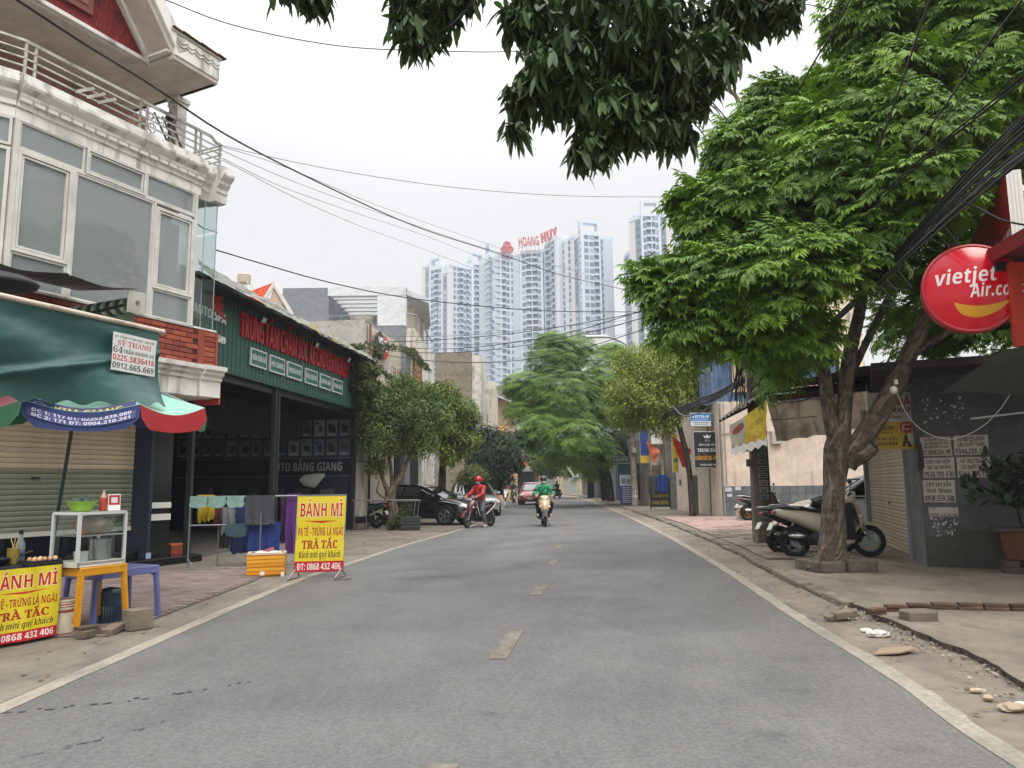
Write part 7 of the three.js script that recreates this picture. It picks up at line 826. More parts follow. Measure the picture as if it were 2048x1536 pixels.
// a rider in the scooter's own axes (+x forward, +z its right); o: joints and clothes
function rider(name, label, pos, turn, lean, o) {
  const g = thing(name, label, 'person', pos, turn); g.rotation.set(lean || 0, turn, 0, 'YXZ'); const far = o.far, ce = far ? .03 : .013;
  const J = Object.assign({ pel: [-.14, .86, 0], che: [-.07, 1.16, 0], nec: [-.03, 1.39, 0], hea: [.0, 1.535, 0], sh: .185, el: [.13, 1.10, .27], ha: [.335, 1.03, .25], kn: [.27, .72, .17], an: [.2, .43, .16], toe: [.34, .37, .17] }, o.j || {});
  const S = (p, s) => V(p[0], p[1], p[2] * s), sk = [], ja = [], tr = [], shoes = []; const J2 = s => (s > 0 ? Object.assign({}, J, o.jr) : Object.assign({}, J, o.jl));
  sk.push([J.pel, .12, J.che, .135], [J.che, .13, [J.nec[0] - .01, J.nec[1] - .1, 0], .10], [J.nec, .05, J.hea, .06], [[J.hea[0], J.hea[1] + .02, 0], .086, [J.hea[0] + .015, J.hea[1] - .06, 0], .062]);
  ja.push([[J.pel[0], J.pel[1] + .02, 0], .15, J.che, .165], [J.che, .165, [J.nec[0] - .01, J.nec[1] - .1, 0], .125], [[J.nec[0], J.nec[1] - .06, 0], .075, [J.nec[0], J.nec[1] + .0, 0], .06]);
  for (const s of [1, -1]) {
    const q = J2(s), sh = V(J.nec[0] - .02, J.nec[1] - .08, J.sh * s), el = S(q.el, s), ha = S(q.ha, s), hip = V(J.pel[0] + .02, J.pel[1] - .03, .09 * s), kn = S(q.kn, s), an = S(q.an, s), toe = S(q.toe, s);
    sk.push([sh, .052, el, .042], [el, .042, ha, .028], [hip, .08, kn, .058], [kn, .056, an, .038], [an, .036, toe, .03]);
    ja.push([V(J.nec[0] - .01, J.nec[1] - .1, 0), .1, sh, .075], [sh, .076, el, .062], [el, .06, ha, .044]); tr.push([hip, .105, kn, .078], [kn, .076, an, .056]); shoes.push([[an.x - .03, an.y - .035, an.z], .042, [toe.x, toe.y - .01, toe.z], .038]);
    if (!far) { const hd = skin(hand(ha, [1, -.1, 0], s), .006, .008); (o._h ||= []).push(hd); }
  }
  tr.push([J.pel, .135, [J.pel[0] + .05, J.pel[1] - .02, 0], .12]);
  const skm = mat('#a8775a', .6); M('body', [skin(sk, ce), ...(o._h || [])], skm, g);
  M('jacket', crease(skin(ja, ce, .04), far ? 0 : .018), mat(o.jacket, .55, { map: T.cloth }), g); M('trousers', crease(skin(tr, ce, .03), far ? 0 : .012), mat(o.trousers, .8, { map: T.cloth }), g); M('shoe', skin([shoes[0]], far ? .03 : .01, .02), mat(o.shoe || '#b9b5ad', .6), g); M('shoe', skin([shoes[1]], far ? .03 : .01, .02), mat(o.shoe || '#b9b5ad', .6), g);
  const h = J.hea; M('helmet', [sp(.128, h[0] - .012, h[1] + .045, 0, 1.08, .95, .95, far ? 10 : 20)], mat(o.helmet, .25), g); M('helmet_brim', [put(new THREE.CylinderGeometry(.135, .135, .012, 18, 1, false, 0, PI).scale(1, 1, .85), h[0] + .03, h[1] + .045, 0, 0, 0, -.15)], mat(o.brim || o.helmet, .35), g);
  M('mask', sp(.075, h[0] + .042, h[1] - .045, 0, .85, .82, 1.02, 14), mat(o.mask || '#c5cdd0', .8), g);
  if (!far) { for (const s of [1, -1]) M('eye', sp(.011, h[0] + .085, h[1] + .018, .034 * s, .6, .8, 1, 8), mat('#1d1612', .2), g); M('ear', [sp(.022, h[0] - .01, h[1] - .01, .09, .5, 1.1, .4, 8), sp(.022, h[0] - .01, h[1] - .01, -.09, .5, 1.1, .4, 8)], skm, g); M('hair', sp(.1, h[0] - .03, h[1] - .0, 0, .9, .95, .95, 14), mat('#15120f', .7), g); M('chin_strap', [rod([h[0] + .01, h[1] + .02, .095], [h[0] + .03, h[1] - .1, .03], .007), rod([h[0] + .01, h[1] + .02, -.095], [h[0] + .03, h[1] - .1, -.03], .007)], MT.black, g); if (o.strap) M('bag_strap', tube([[J.nec[0] + .05, J.nec[1] - .07, -.1], [J.che[0] + .17, J.che[1] + .1, 0], [J.che[0] + .16, J.che[1] - .1, .1]], .016, 14, 6), MT.black, g); }
  return g;
}
// ---------------------------------------------------------------- scooters
function wheel(parent, x, r, tw, m, name) { const w = new THREE.Group(); w.name = name; w.position.set(x, r, 0); parent.add(w); M('tyre', new THREE.TorusGeometry(r - tw, tw, 10, 36), MT.rubber, w); const sp2 = []; for (let i = 0; i < 5; i++) { const a = i / 5 * 2 * PI; for (const q of [-.14, .14]) sp2.push(bar([.03 * Math.cos(a), .03 * Math.sin(a), 0], [(r - tw * 1.7) * Math.cos(a + q), (r - tw * 1.7) * Math.sin(a + q), .0], .016, .03)); } M('rim', [new THREE.TorusGeometry(r - tw * 1.9, .016, 8, 32).scale(1, 1, 1.6), cy(.045, .045, .1, 14, 0, 0, 0, PI / 2), cy(.09, .09, .006, 18, 0, 0, .045, PI / 2), ...sp2], m, w); return w; }
function scooter(name, label, pos, turn, c, o = {}) {
  const g = thing(name, label, o.cat || 'scooter', pos, turn); g.rotation.set(o.lean || 0, turn, 0, 'YXZ'); const B = mat(c.body, .28, { phys: true, clearcoat: .6, clearcoatRoughness: .1 }), B2 = mat(c.side || c.body, .28, { phys: true, clearcoat: .6, clearcoatRoughness: .1 }), D = mat(c.dark || '#1b1c1e', .45), r = o.r || .262;
  const fw = wheel(g, .64, r, .045, mat(c.rim || '#8d9094', .35, { metalness: .6 }), 'front_wheel'), rw = wheel(g, -.62, r, .05, mat(c.rim || '#8d9094', .35, { metalness: .6 }), 'rear_wheel'); if (o.steer) { fw.rotation.y = o.steer; }
  M('fork', [rod([.64, r, .07], [.45, .78, .055], .02), rod([.64, r, -.07], [.45, .78, -.055], .02)], MT.steel, g);
  M('front_fender', (() => { const p = []; for (let i = 0; i <= 12; i++) { const a = lerp(2.75, .35, i / 12); p.push([.64 + (r + .035) * Math.cos(a), r + (r + .035) * Math.sin(a)]); } const q = [...p, ...p.map(([x, y]) => [.64 + (x - .64) * .9, r + (y - r) * .9]).reverse()]; return ext(q, .10, { bevel: .012, seg: 1 }).translate(0, 0, -.05); })(), o.darkFender ? D : B, g);
  M('front_apron', quad([.42, .42, -.05], [.42, .42, .05], [.40, .90, .18], [.40, .90, -.18], 14, 16, (u, v) => { const e = Math.abs(u - .5) * 2, wd = 1 + .35 * Math.sin(v * PI); return V(.13 * (1 - e * e) * (.5 + .5 * Math.sin(v * PI)) + .10 * (1 - v) - .02 * v - .03 * e * e, .02 * (1 - e), (u - .5) * .3 * (wd - 1)); }), B, g);
  M('lower_apron', quad([.43, .24, -.10], [.43, .24, .10], [.45, .47, .13], [.45, .47, -.13], 8, 6, (u, v) => V(.08 * (1 - (2 * u - 1) ** 2), 0, 0)), D, g); M('apron_vent', [quad([.59, .56, -.05], [.59, .56, .05], [.545, .62, .07], [.545, .62, -.07], 2, 2), rb(.02, .05, .2, .008, .53, .36, 0)], D, g);
  M('turn_signal', [sp(.05, .475, .66, .15, .5, .6, 1, 10), sp(.05, .475, .66, -.15, .5, .6, 1, 10)], mat('#d9d2c4', .15), g);
  M('leg_shield', quad([.36, .30, -.17], [.36, .30, .17], [.33, .88, .16], [.33, .88, -.16], 6, 6, (u, v) => V(-.05 * Math.sin(u * PI), 0, 0)), D, g);
  M('handlebar_cowl', loft([{ x: .22, y0: .93, y1: .99, w: .06, p: 2.2 }, { x: .30, y0: .87, y1: 1.03, w: .15, p: 2.4 }, { x: .40, y0: .86, y1: 1.03, w: .15, p: 2.6 }, { x: .46, y0: .89, y1: .99, w: .09, p: 2.4 }], 18), B, g); M('headlight', [sp(.085, .43, .925, 0, .55, .6, 1.25, 16)], mat('#dfe3e4', .08, { phys: true, clearcoat: 1 }), g);
  M('handlebar', tube([[.25, 1.02, -.34], [.28, 1.0, -.2], [.34, .98, 0], [.28, 1.0, .2], [.25, 1.02, .34]], .013, 20, 6), MT.darkmetal, g); M('grip', rod([.25, 1.02, -.35], [.275, 1.005, -.22], .019), MT.black, g); M('grip', rod([.25, 1.02, .35], [.275, 1.005, .22], .019), MT.black, g); M('brake_lever', [rod([.31, 1.0, -.33], [.30, 1.0, -.19], .006), rod([.31, 1.0, .33], [.30, 1.0, .19], .006)], MT.steel, g);
  if (!o.nomirror) for (const s of [1, -1]) { const m = M('mirror', [sp(.062, .28, 1.22, .3 * s, .35, .75, 1.1, 12)], D, g); M('mirror_stalk', tube([[.3, 1.01, .18 * s], [.31, 1.12, .24 * s], [.28, 1.2, .29 * s]], .007, 8, 5), MT.black, m); }
  M('floorboard', rb(.42, .06, .3, .02, .17, .31, 0), D, g); M('under_cover', loft([{ x: .36, y0: .22, y1: .34, w: .1, p: 3 }, { x: .1, y0: .17, y1: .33, w: .13, p: 3 }, { x: -.2, y0: .17, y1: .42, w: .13, p: 3 }], 14), B2, g);
  M('engine', [rb(.42, .2, .2, .04, -.36, .3, -.02), cy(.1, .1, .12, 16, -.34, .3, .1, PI / 2), cy(.12, .13, .06, 16, -.62, r, -.09, PI / 2)], MT.darkmetal, g); M('fan_cover', [cy(.085, .1, .03, 18, -.3, .31, .175, PI / 2), ...[-.05, -.025, 0, .025, .05].map(q => bar([-.3 + q - .03, .26, .194], [-.3 + q + .03, .37, .194], .01, .008))], mat('#3b3d40', .35, { metalness: .4 }), g);
  M('side_panel', loft([{ x: -.0, y0: .34, y1: .66, w: .10, p: 2.6 }, { x: -.12, y0: .36, y1: .74, w: .15, p: 2.6 }, { x: -.35, y0: .46, y1: .77, w: .165, p: 2.6 }, { x: -.6, y0: .58, y1: .79, w: .155, p: 2.6 }, { x: -.82, y0: .66, y1: .80, w: .11, p: 2.4 }, { x: -.93, y0: .72, y1: .79, w: .06, p: 2.2 }], 20), B2, g);
  if (c.stripe) M('trim_line', [1, -1].map(s => [tube([[.33, .84, .172 * s], [.1, .36, .165 * s], [-.1, .42, .168 * s]], .014, 14, 5), tube([[-.2, .42, .165 * s], [-.55, .62, .168 * s], [-.9, .84, .1 * s]], .015, 14, 5)]), mat(c.stripe, .4), g);
  M('seat', loft([{ x: .0, y0: .68, y1: .735, w: .09, p: 2.6 }, { x: -.1, y0: .70, y1: .785, w: .14, p: 2.8 }, { x: -.35, y0: .73, y1: .80, w: .15, p: 2.8 }, { x: -.45, y0: .75, y1: .84, w: .15, p: 2.8 }, { x: -.7, y0: .77, y1: .855, w: .13, p: 2.6 }, { x: -.82, y0: .79, y1: .83, w: .08, p: 2.4 }], 18), mat('#19191a', .65), g);
  M('grab_rail', tube([[-.55, .80, .15], [-.8, .85, .14], [-.97, .86, .06], [-.97, .86, -.06], [-.8, .85, -.14], [-.55, .80, -.15]], .017, 26, 7), mat(c.rail || '#a5a7a8', .35, { metalness: .5 }), g);
  M('tail_light', sp(.07, -.93, .745, 0, .5, .5, 1.3, 12), mat('#a8443a', .15), g); M('rear_fender', [quad([-.72, .60, -.07], [-.72, .60, .07], [-1.06, .36, .07], [-1.06, .36, -.07], 4, 6, (u, v) => V(-.05 * Math.sin(v * PI), .05 * Math.sin(v * PI), 0))], D, g); const pl = M('number_plate', bx(.012, .14, .19, -1.0, .52, 0, 0, 0, -.5), mat('#cfd2c4', .5), g);
  M('exhaust', loft([{ x: -.22, y0: .24, y1: .29, w: .02, z: .14, p: 2 }, { x: -.42, y0: .24, y1: .34, w: .045, z: .17, p: 2.2 }, { x: -.6, y0: .27, y1: .40, w: .055, z: .18, p: 2.4 }, { x: -.82, y0: .33, y1: .44, w: .05, z: .18, p: 2.4 }, { x: -.86, y0: .36, y1: .41, w: .03, z: .18, p: 2 }], 16), mat('#2a2b2d', .4, { metalness: .3 }), g); M('exhaust_guard', sp(.1, -.66, .355, .225, 1.5, .42, .2, 16), MT.chrome, g);
  M('shock', rod([-.66, r + .02, -.13], [-.55, .6, -.12], .024), MT.steel, g); M('side_stand', rod([-.08, .2, -.12], [-.14, .02, -.22], .011), MT.darkmetal, g); if (o.screen) M('front_basket', rb(.1, .1, .2, .02, .47, .8, 0), D, g); return g;
}
{
  const red = [-1.15, 0, -25.5], rt = PI + .95; scooter('rider_scooter', 'dark maroon scooter with white trim ridden by the person in red', red, rt, { body: '#5a2a2c', side: '#2a1a1c', stripe: '#d6d2ce', rim: '#7d8084' }, { lean: .02, steer: .25 });
  rider('person', 'person in a red jacket and red cap helmet astride the maroon scooter', red, rt, .02, { jacket: '#b81d26', trousers: '#565a60', helmet: '#b51f28', brim: '#8f1a20', mask: '#9fb4bd', jl: { kn: [.12, .55, .24], an: [-.02, .10, .28], toe: [.1, .05, .3] }, jr: {} });
  const gr = [1.04, 0, -25.9], gt = -PI / 2 + .03; scooter('rider_scooter', 'champagne coloured scooter ridden by the person in green towards the camera', gr, gt, { body: '#c9b08c', side: '#3a3028', rim: '#5d5f63' }, { darkFender: true });
  rider('person', 'person in a shiny green jacket and dark helmet riding the champagne scooter', gr, gt, 0, { jacket: '#138a5c', trousers: '#17181c', helmet: '#34342f', brim: '#1f1f1d', mask: '#d9dadb', strap: true, j: { el: [.1, 1.08, .33], ha: [.33, 1.03, .27], kn: [.25, .74, .24], an: [.14, .42, .2], toe: [.28, .37, .22] } });
  const f1 = [at(1011, 996, 62).x, 0, -62], f2 = [at(1027, 998, 58).x, 0, -58]; scooter('rider_scooter', 'small white far scooter ridden by a person in red', f1, -PI / 2, { body: '#d3d5d6' }, {}); rider('person', 'far person in red with a white helmet on the small white scooter', f1, -PI / 2, 0, { far: 1, jacket: '#b3242c', trousers: '#1f2228', helmet: '#cfd0ce', mask: '#c9a58c' });
  scooter('rider_scooter', 'small dark far scooter beside the red car', f2, -PI / 2 + .1, { body: '#26292c' }, {}); rider('person', 'far person in dark clothes with a white helmet beside the red car', f2, -PI / 2 + .1, 0, { far: 1, jacket: '#2b3036', trousers: '#1c1f24', helmet: '#b9bbb9', mask: '#c9a58c' });
  const f3 = [at(1114, 988, 75).x, 0, -75]; scooter('rider_scooter', 'tiny dark far scooter at the right of the far bend', f3, -PI / 2 - .5, { body: '#1e2124' }, {}); rider('person', 'tiny far person in black on the scooter at the far bend', f3, -PI / 2 - .5, 0, { far: 1, jacket: '#1c1e22', trousers: '#191b1f', helmet: '#26282a', mask: '#8d6a58' });
  scooter('scooter', 'cream scooter parked across the pavement behind the big tree', [5.64, GY, -13.55], .05, { body: '#cfc8b2', rim: '#6d7074', rail: '#8d8f90' }, { lean: -.10, steer: -.35 }).scale.setScalar(1.07);
  scooter('scooter', 'black scooter parked close behind the cream scooter', [5.62, GY, -14.4], .08, { body: '#1c1e21', rim: '#5a5d61' }, { lean: -.1, nomirror: true });
  scooter('motorcycle', 'black motorbike parked against the tiled wall behind the sticker pole', [8.7, GY, -26.3], .15, { body: '#1b1d20', rim: '#8a6f45' }, { lean: -.1, cat: 'motorbike', r: .28 });
  scooter('scooter', 'dark green scooter seen from behind beside the grey corner column', [-5.15, 0, -25.6], PI - .35, { body: '#1f3b36', rim: '#2c2f31' }, { lean: .05, nomirror: true });
  M('raincoat', (() => { const g = new THREE.SphereGeometry(.26, 24, 14), p = g.attributes.position; for (let i = 0; i < p.count; i++) { const x = p.getX(i), y = p.getY(i), z = p.getZ(i), k = 1 + .35 * (fbm(x * 9 + 3, y * 9 + z * 7, 3) - .5); p.setXYZ(i, x * k * 1.3, y * k * .55, z * k * .8); } g.computeVertexNormals(); return g.translate(5.92, GY + .93, -14.25); })(), mat('#18191c', .45), scene, { label: 'black raincoat bundled over the handlebar of the parked scooters', cat: 'raincoat' });
  { const s = at(1840, 1010, 13.4); }
}
// ---------------------------------------------------------------- cars
function car(name, label, pos, turn, o) {
  const g = thing(name, label, 'car', pos, turn), k = o.L / 4.5, Hh = o.H, P = mat(o.c, .22, { phys: true, clearcoat: 1, clearcoatRoughness: .04, metalness: o.metal ?? .25 }), G = mat('#10161a', .04, { phys: true, clearcoat: 1 }), W = o.W / 2, r = o.r || .32, X = o.hatch ? { lo: [[-2.2, .45, .85, .86], [-2.1, .3, 1.02, .94], [-1.7, .22, 1.05, .98], [-.8, .2, 1.0, 1], [.2, .2, .98, 1], [1.1, .2, .97, 1], [1.6, .22, .90, .97], [2.0, .25, .78, .9], [2.18, .33, .62, .78]], cab: [[-2.12, .98, 1.0, .78], [-1.85, .98, Hh - .1, .80], [-1.2, .98, Hh - .01, .82], [-.2, .97, Hh, .82], [.35, .96, Hh - .07, .82], [1.3, .94, .97, .80]], roof: [-1.95, .42] } : { lo: [[-2.24, .48, .86, .80], [-2.14, .32, 1.0, .92], [-1.8, .24, 1.03, .97], [-1, .2, .99, 1], [0, .2, .96, 1], [1, .2, .94, 1], [1.35, .2, .91, .99], [1.8, .22, .82, .96], [2.1, .25, .70, .88], [2.22, .34, .58, .76]], cab: [[-1.85, .97, 1.0, .70], [-1.25, .97, Hh - .10, .80], [-.6, .97, Hh - .01, .82], [0, .96, Hh, .82], [.4, .95, Hh - .06, .82], [1.2, .92, .94, .80]], roof: [-1.35, .5] };
  M('body', loft(X.lo.map(([x, y0, y1, w]) => ({ x: x * k, y0, y1, w: w * W, p: 5.5, t: .93 })), 32), P, g);
  M('cabin_glass', loft(X.cab.map(([x, y0, y1, w]) => ({ x: x * k, y0: y0 - .06, y1, w: w * W * 1.06, p: 5, t: .80 })), 28), G, g);
  const cabY = x => { const c = X.cab; for (let i = 0; i < c.length - 1; i++) if (x <= c[i + 1][0]) return lerp(c[i][2], c[i + 1][2], clamp((x - c[i][0]) / (c[i + 1][0] - c[i][0]), 0, 1)); return c[c.length - 1][2]; };
  M('roof', (() => { const n = 9, a = X.roof[0], b = X.roof[1]; return quad([a * k, 0, -W * .70], [a * k, 0, W * .70], [b * k, 0, W * .70], [b * k, 0, -W * .70], 8, 14, (u, v) => V(0, cabY(lerp(a, b, v)) + .018 - .035 * (Math.abs(u - .5) * 2) ** 3, 0)); })(), P, g);
  for (const s of [1, -1]) { const top = q => V(q * k, cabY(q) - .015, s * W * .70), be = (x) => V(x * k, .97, s * W * .885); M('pillar', [bar(top(X.roof[1]), V(X.cab[X.cab.length - 1][0] * k - .05, .95, s * W * .84), .05, .06), bar(top(-.35), be(-.42), .07, .025), bar(top(X.roof[0] + .1), be(X.cab[0][0] + (o.hatch ? .15 : .1)), .10, .05), bar(top(X.roof[0]), top(X.roof[1]), .05, .05), bar(be(X.cab[0][0] + .2), be(1.12), .03, .02)], P, g); const m = M('mirror', [rb(.16, .13, .2, .04, .92 * k, 1.02, s * (W + .08), 0, 0, 0, 2)], P, g); M('handle', [rb(.18, .03, .03, .008, -.62 * k, .86, s * (W + .002)), rb(.18, .03, .03, .008, .28 * k, .86, s * (W + .002))], P, g); for (const [a, b] of [[-.45, -.42], [.95, .95]]) M('door_line', bar([a * k, .3, s * (W - .004)], [b * k, .93, s * (W - .029)], .012, .02), MT.black, g); }
  for (const x of [-1.32 * k, 1.38 * k]) for (const s of [1, -1]) { const w = new THREE.Group(); w.name = 'wheel'; w.position.set(x, r, s * (W - .10)); w.rotation.y = s < 0 ? PI : 0; g.add(w); M('wheel_arch', cy(r * 1.13, r * 1.13, .20, 28, 0, .03, .01, PI / 2), MT.black, w); M('tyre', [put(new THREE.LatheGeometry([[r * .64, -.1], [r * .96, -.1], [r, -.07], [r, .07], [r * .96, .1], [r * .64, .1]].map(p => new THREE.Vector2(...p)), 30), 0, 0, .025, PI / 2)], MT.rubber, w); const q = []; for (let i = 0; i < 5; i++) { const a = i / 5 * 2 * PI; for (const e of [-.17, .17]) q.push(bar([.04 * Math.cos(a), .04 * Math.sin(a), .11], [r * .66 * Math.cos(a + e), r * .66 * Math.sin(a + e), .115], .035, .03)); } M('rim', [put(new THREE.TorusGeometry(r * .65, .018, 8, 30), 0, 0, .115), cy(.05, .05, .05, 14, 0, 0, .11, PI / 2), cy(r * .6, r * .6, .01, 24, 0, 0, .05, PI / 2), ...q], mat(o.rim || '#9a9da0', .3, { metalness: .7 }), w); }
  const fx = 2.2 * k; for (const s of [1, -1]) M('headlight', [put(sp(.2, 0, 0, 0, 1.1, .34, .8, 16), 2.0 * k, .68, s * W * .66, 0, s * -.5, -.25)], mat('#cfd6da', .06, { phys: true, clearcoat: 1 }), g);
  M('grille', [rb(.06, .2, W * 1.1, .02, fx - .05, .50, 0)], mat('#0d0e10', .4), g); M('grille_bar', o.dots ? [].concat(...[0, 1, 2, 3].map(i => [...Array(9)].map((_, j) => rb(.02, .022, .05, .004, fx - .016, .43 + i * .045, (j - 4) * W * .125 + (i % 2) * .04)))) : [rb(.02, .03, W * .9, .006, fx - .015, .5, 0)], MT.chrome, g); M('badge', cy(.055, .055, .02, 14, fx - .0, .64, 0, 0, 0, PI / 2), MT.chrome, g); M('number_plate', rb(.02, .12, .36, .006, fx + .02, .42, 0), mat('#d6d8d6', .5), g); M('bumper_lip', rb(.12, .06, W * 1.4, .02, fx - .06, .25, 0), MT.black, g);
  for (const s of [1, -1]) M('tail_light', rb(.06, .14, .34, .02, -2.16 * k, .84, s * W * .66), mat('#8d2020', .2), g); M('wiper', [rod([1.16 * k, .96, -.3], [.85 * k, 1.12, .1], .008), rod([1.16 * k, .96, .2], [.85 * k, 1.12, .5], .008)], MT.black, g); return g;
}
car('parked_car', 'glossy black saloon parked nose-out behind the garden tree', [-3.42, 0, -28.2], -.36, { c: '#0e1012', L: 4.5, W: 1.77, H: 1.45, dots: true, rim: '#7d8083', metal: .1 });
car('parked_car', 'grey car parked facing out behind the black saloon and rider in red', [-1.85, 0, -35.8], -1.3, { c: '#8b8f92', L: 4.3, W: 1.75, H: 1.55, hatch: true });
car('red_car', 'small red hatchback driving towards the camera in the road', [1.35, 0, -53.2], -PI / 2 - .12, { c: '#a3202e', L: 3.8, W: 1.7, H: 1.53, hatch: true, metal: .15 });
car('parked_car', 'white car parked nose to the road behind the parked scooters', [9.0, GY, -18.8], PI - .12, { c: '#dcdedd', L: 4.4, W: 1.76, H: 1.5, metal: 0 });

// ---------------------------------------------------------------- far residential towers
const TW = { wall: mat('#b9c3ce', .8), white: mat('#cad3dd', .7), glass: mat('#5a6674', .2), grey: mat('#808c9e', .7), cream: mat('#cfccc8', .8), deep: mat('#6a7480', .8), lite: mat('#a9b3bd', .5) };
const ub = new THREE.BoxGeometry(1, 1, 1);
function facet(t, a, b, H, cols, o = {}) { // a,b ground points left to right as seen; cols [[type, weight]...]
  const L = Math.hypot(b.x - a.x, b.z - a.z), f = new THREE.Group(); f.name = 'facade'; f.position.set(a.x, 0, a.z); f.rotation.y = -Math.atan2(b.z - a.z, b.x - a.x); t.add(f);
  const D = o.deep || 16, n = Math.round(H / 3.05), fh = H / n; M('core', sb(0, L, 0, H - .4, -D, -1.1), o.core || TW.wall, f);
  const tot = cols.reduce((s, c) => s + c[1], 0); let x = 0; const strips = { w: [], g: [], c: [], d: [] }, win = [], slab = [], rec = [], pan = [];
  for (const [ty, wt] of cols) {
    const w = wt / tot * L, x0 = x, xc = x + w / 2; x += w;
    if (ty === 'f') { strips.w.push(sb(x0, x0 + w, 0, H, -1.2, .35)); continue; } if (ty === 'c') { strips.c.push(sb(x0, x0 + w, 0, H - 1, -1.2, .1)); continue; } if (ty === 'd') { strips.d.push(sb(x0, x0 + w, 0, H - 2, -1.6, -.6)); continue; }
    for (let i = 1; i < n; i++) {
      const y = i * fh;
      if (ty === 'g') { win.push({ p: V(xc, y + fh * .5, .03), s: V(w * .5, fh * .5, .3), c: col(rnd() < .3 ? '#a9b6c2' : '#5f7086', rr(.8, 1.2)) }); if (i === 1) strips.g.push(sb(x0, x0 + w, 0, H, -1.2, .0)); }
      else if (ty === 'b') { rec.push({ p: V(xc, y + fh * .55, -.75), s: V(w, fh * .8, .7), c: col('#62718a', rr(.8, 1.15)) }); win.push({ p: V(xc - w * .12, y + fh * .52, -.38), s: V(w * .55, fh * .62, .06), c: col(rnd() < .3 ? '#a9b4c0' : '#56677c', rr(.8, 1.2)) }); slab.push({ p: V(xc, y + .12, -.2), s: V(w, .3, 1.5) }); pan.push({ p: V(xc, y + .6, .42), s: V(w * .92, .72, .06), c: col('#aab8c8', rr(.85, 1.1)) }); }
      else if (ty === 'w') { if (i === 1) strips.w.push(sb(x0, x0 + w, 0, H, -1.2, -.12)); win.push({ p: V(xc, y + fh * .55, -.1), s: V(w * .8, fh * .62, .16), c: col(rnd() < .25 ? '#9aa8b6' : '#62748a', rr(.75, 1.25)) }); slab.push({ p: V(xc, y + .02, -.3), s: V(w, .16, .6) }); }
    }
  }
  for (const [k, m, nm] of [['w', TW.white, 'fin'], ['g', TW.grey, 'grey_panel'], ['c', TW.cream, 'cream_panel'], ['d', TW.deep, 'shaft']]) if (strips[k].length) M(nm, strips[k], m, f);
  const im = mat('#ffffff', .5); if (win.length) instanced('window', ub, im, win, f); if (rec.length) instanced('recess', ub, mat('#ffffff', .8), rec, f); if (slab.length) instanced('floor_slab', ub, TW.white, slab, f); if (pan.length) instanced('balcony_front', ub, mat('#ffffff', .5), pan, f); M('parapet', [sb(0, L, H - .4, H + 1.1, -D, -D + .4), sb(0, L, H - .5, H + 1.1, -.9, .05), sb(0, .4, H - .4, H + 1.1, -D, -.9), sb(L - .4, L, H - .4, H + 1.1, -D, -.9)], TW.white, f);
  if (o.crown) M('crown_frame', [sb(o.crown[0] * L, o.crown[1] * L, H + 5.2, H + 6.4, -3.4, .0), sb(o.crown[0] * L, o.crown[0] * L + 1.2, H, H + 5.2, -3.4, 0), sb(o.crown[1] * L - 1.2, o.crown[1] * L, H, H + 5.2, -3.4, 0), sb(o.crown[0] * L, o.crown[1] * L, H + .5, H + 1.6, -3, -.1)], TW.white, f); return f;
}
const hAt = (px, py, d) => at(px, py, d).y;
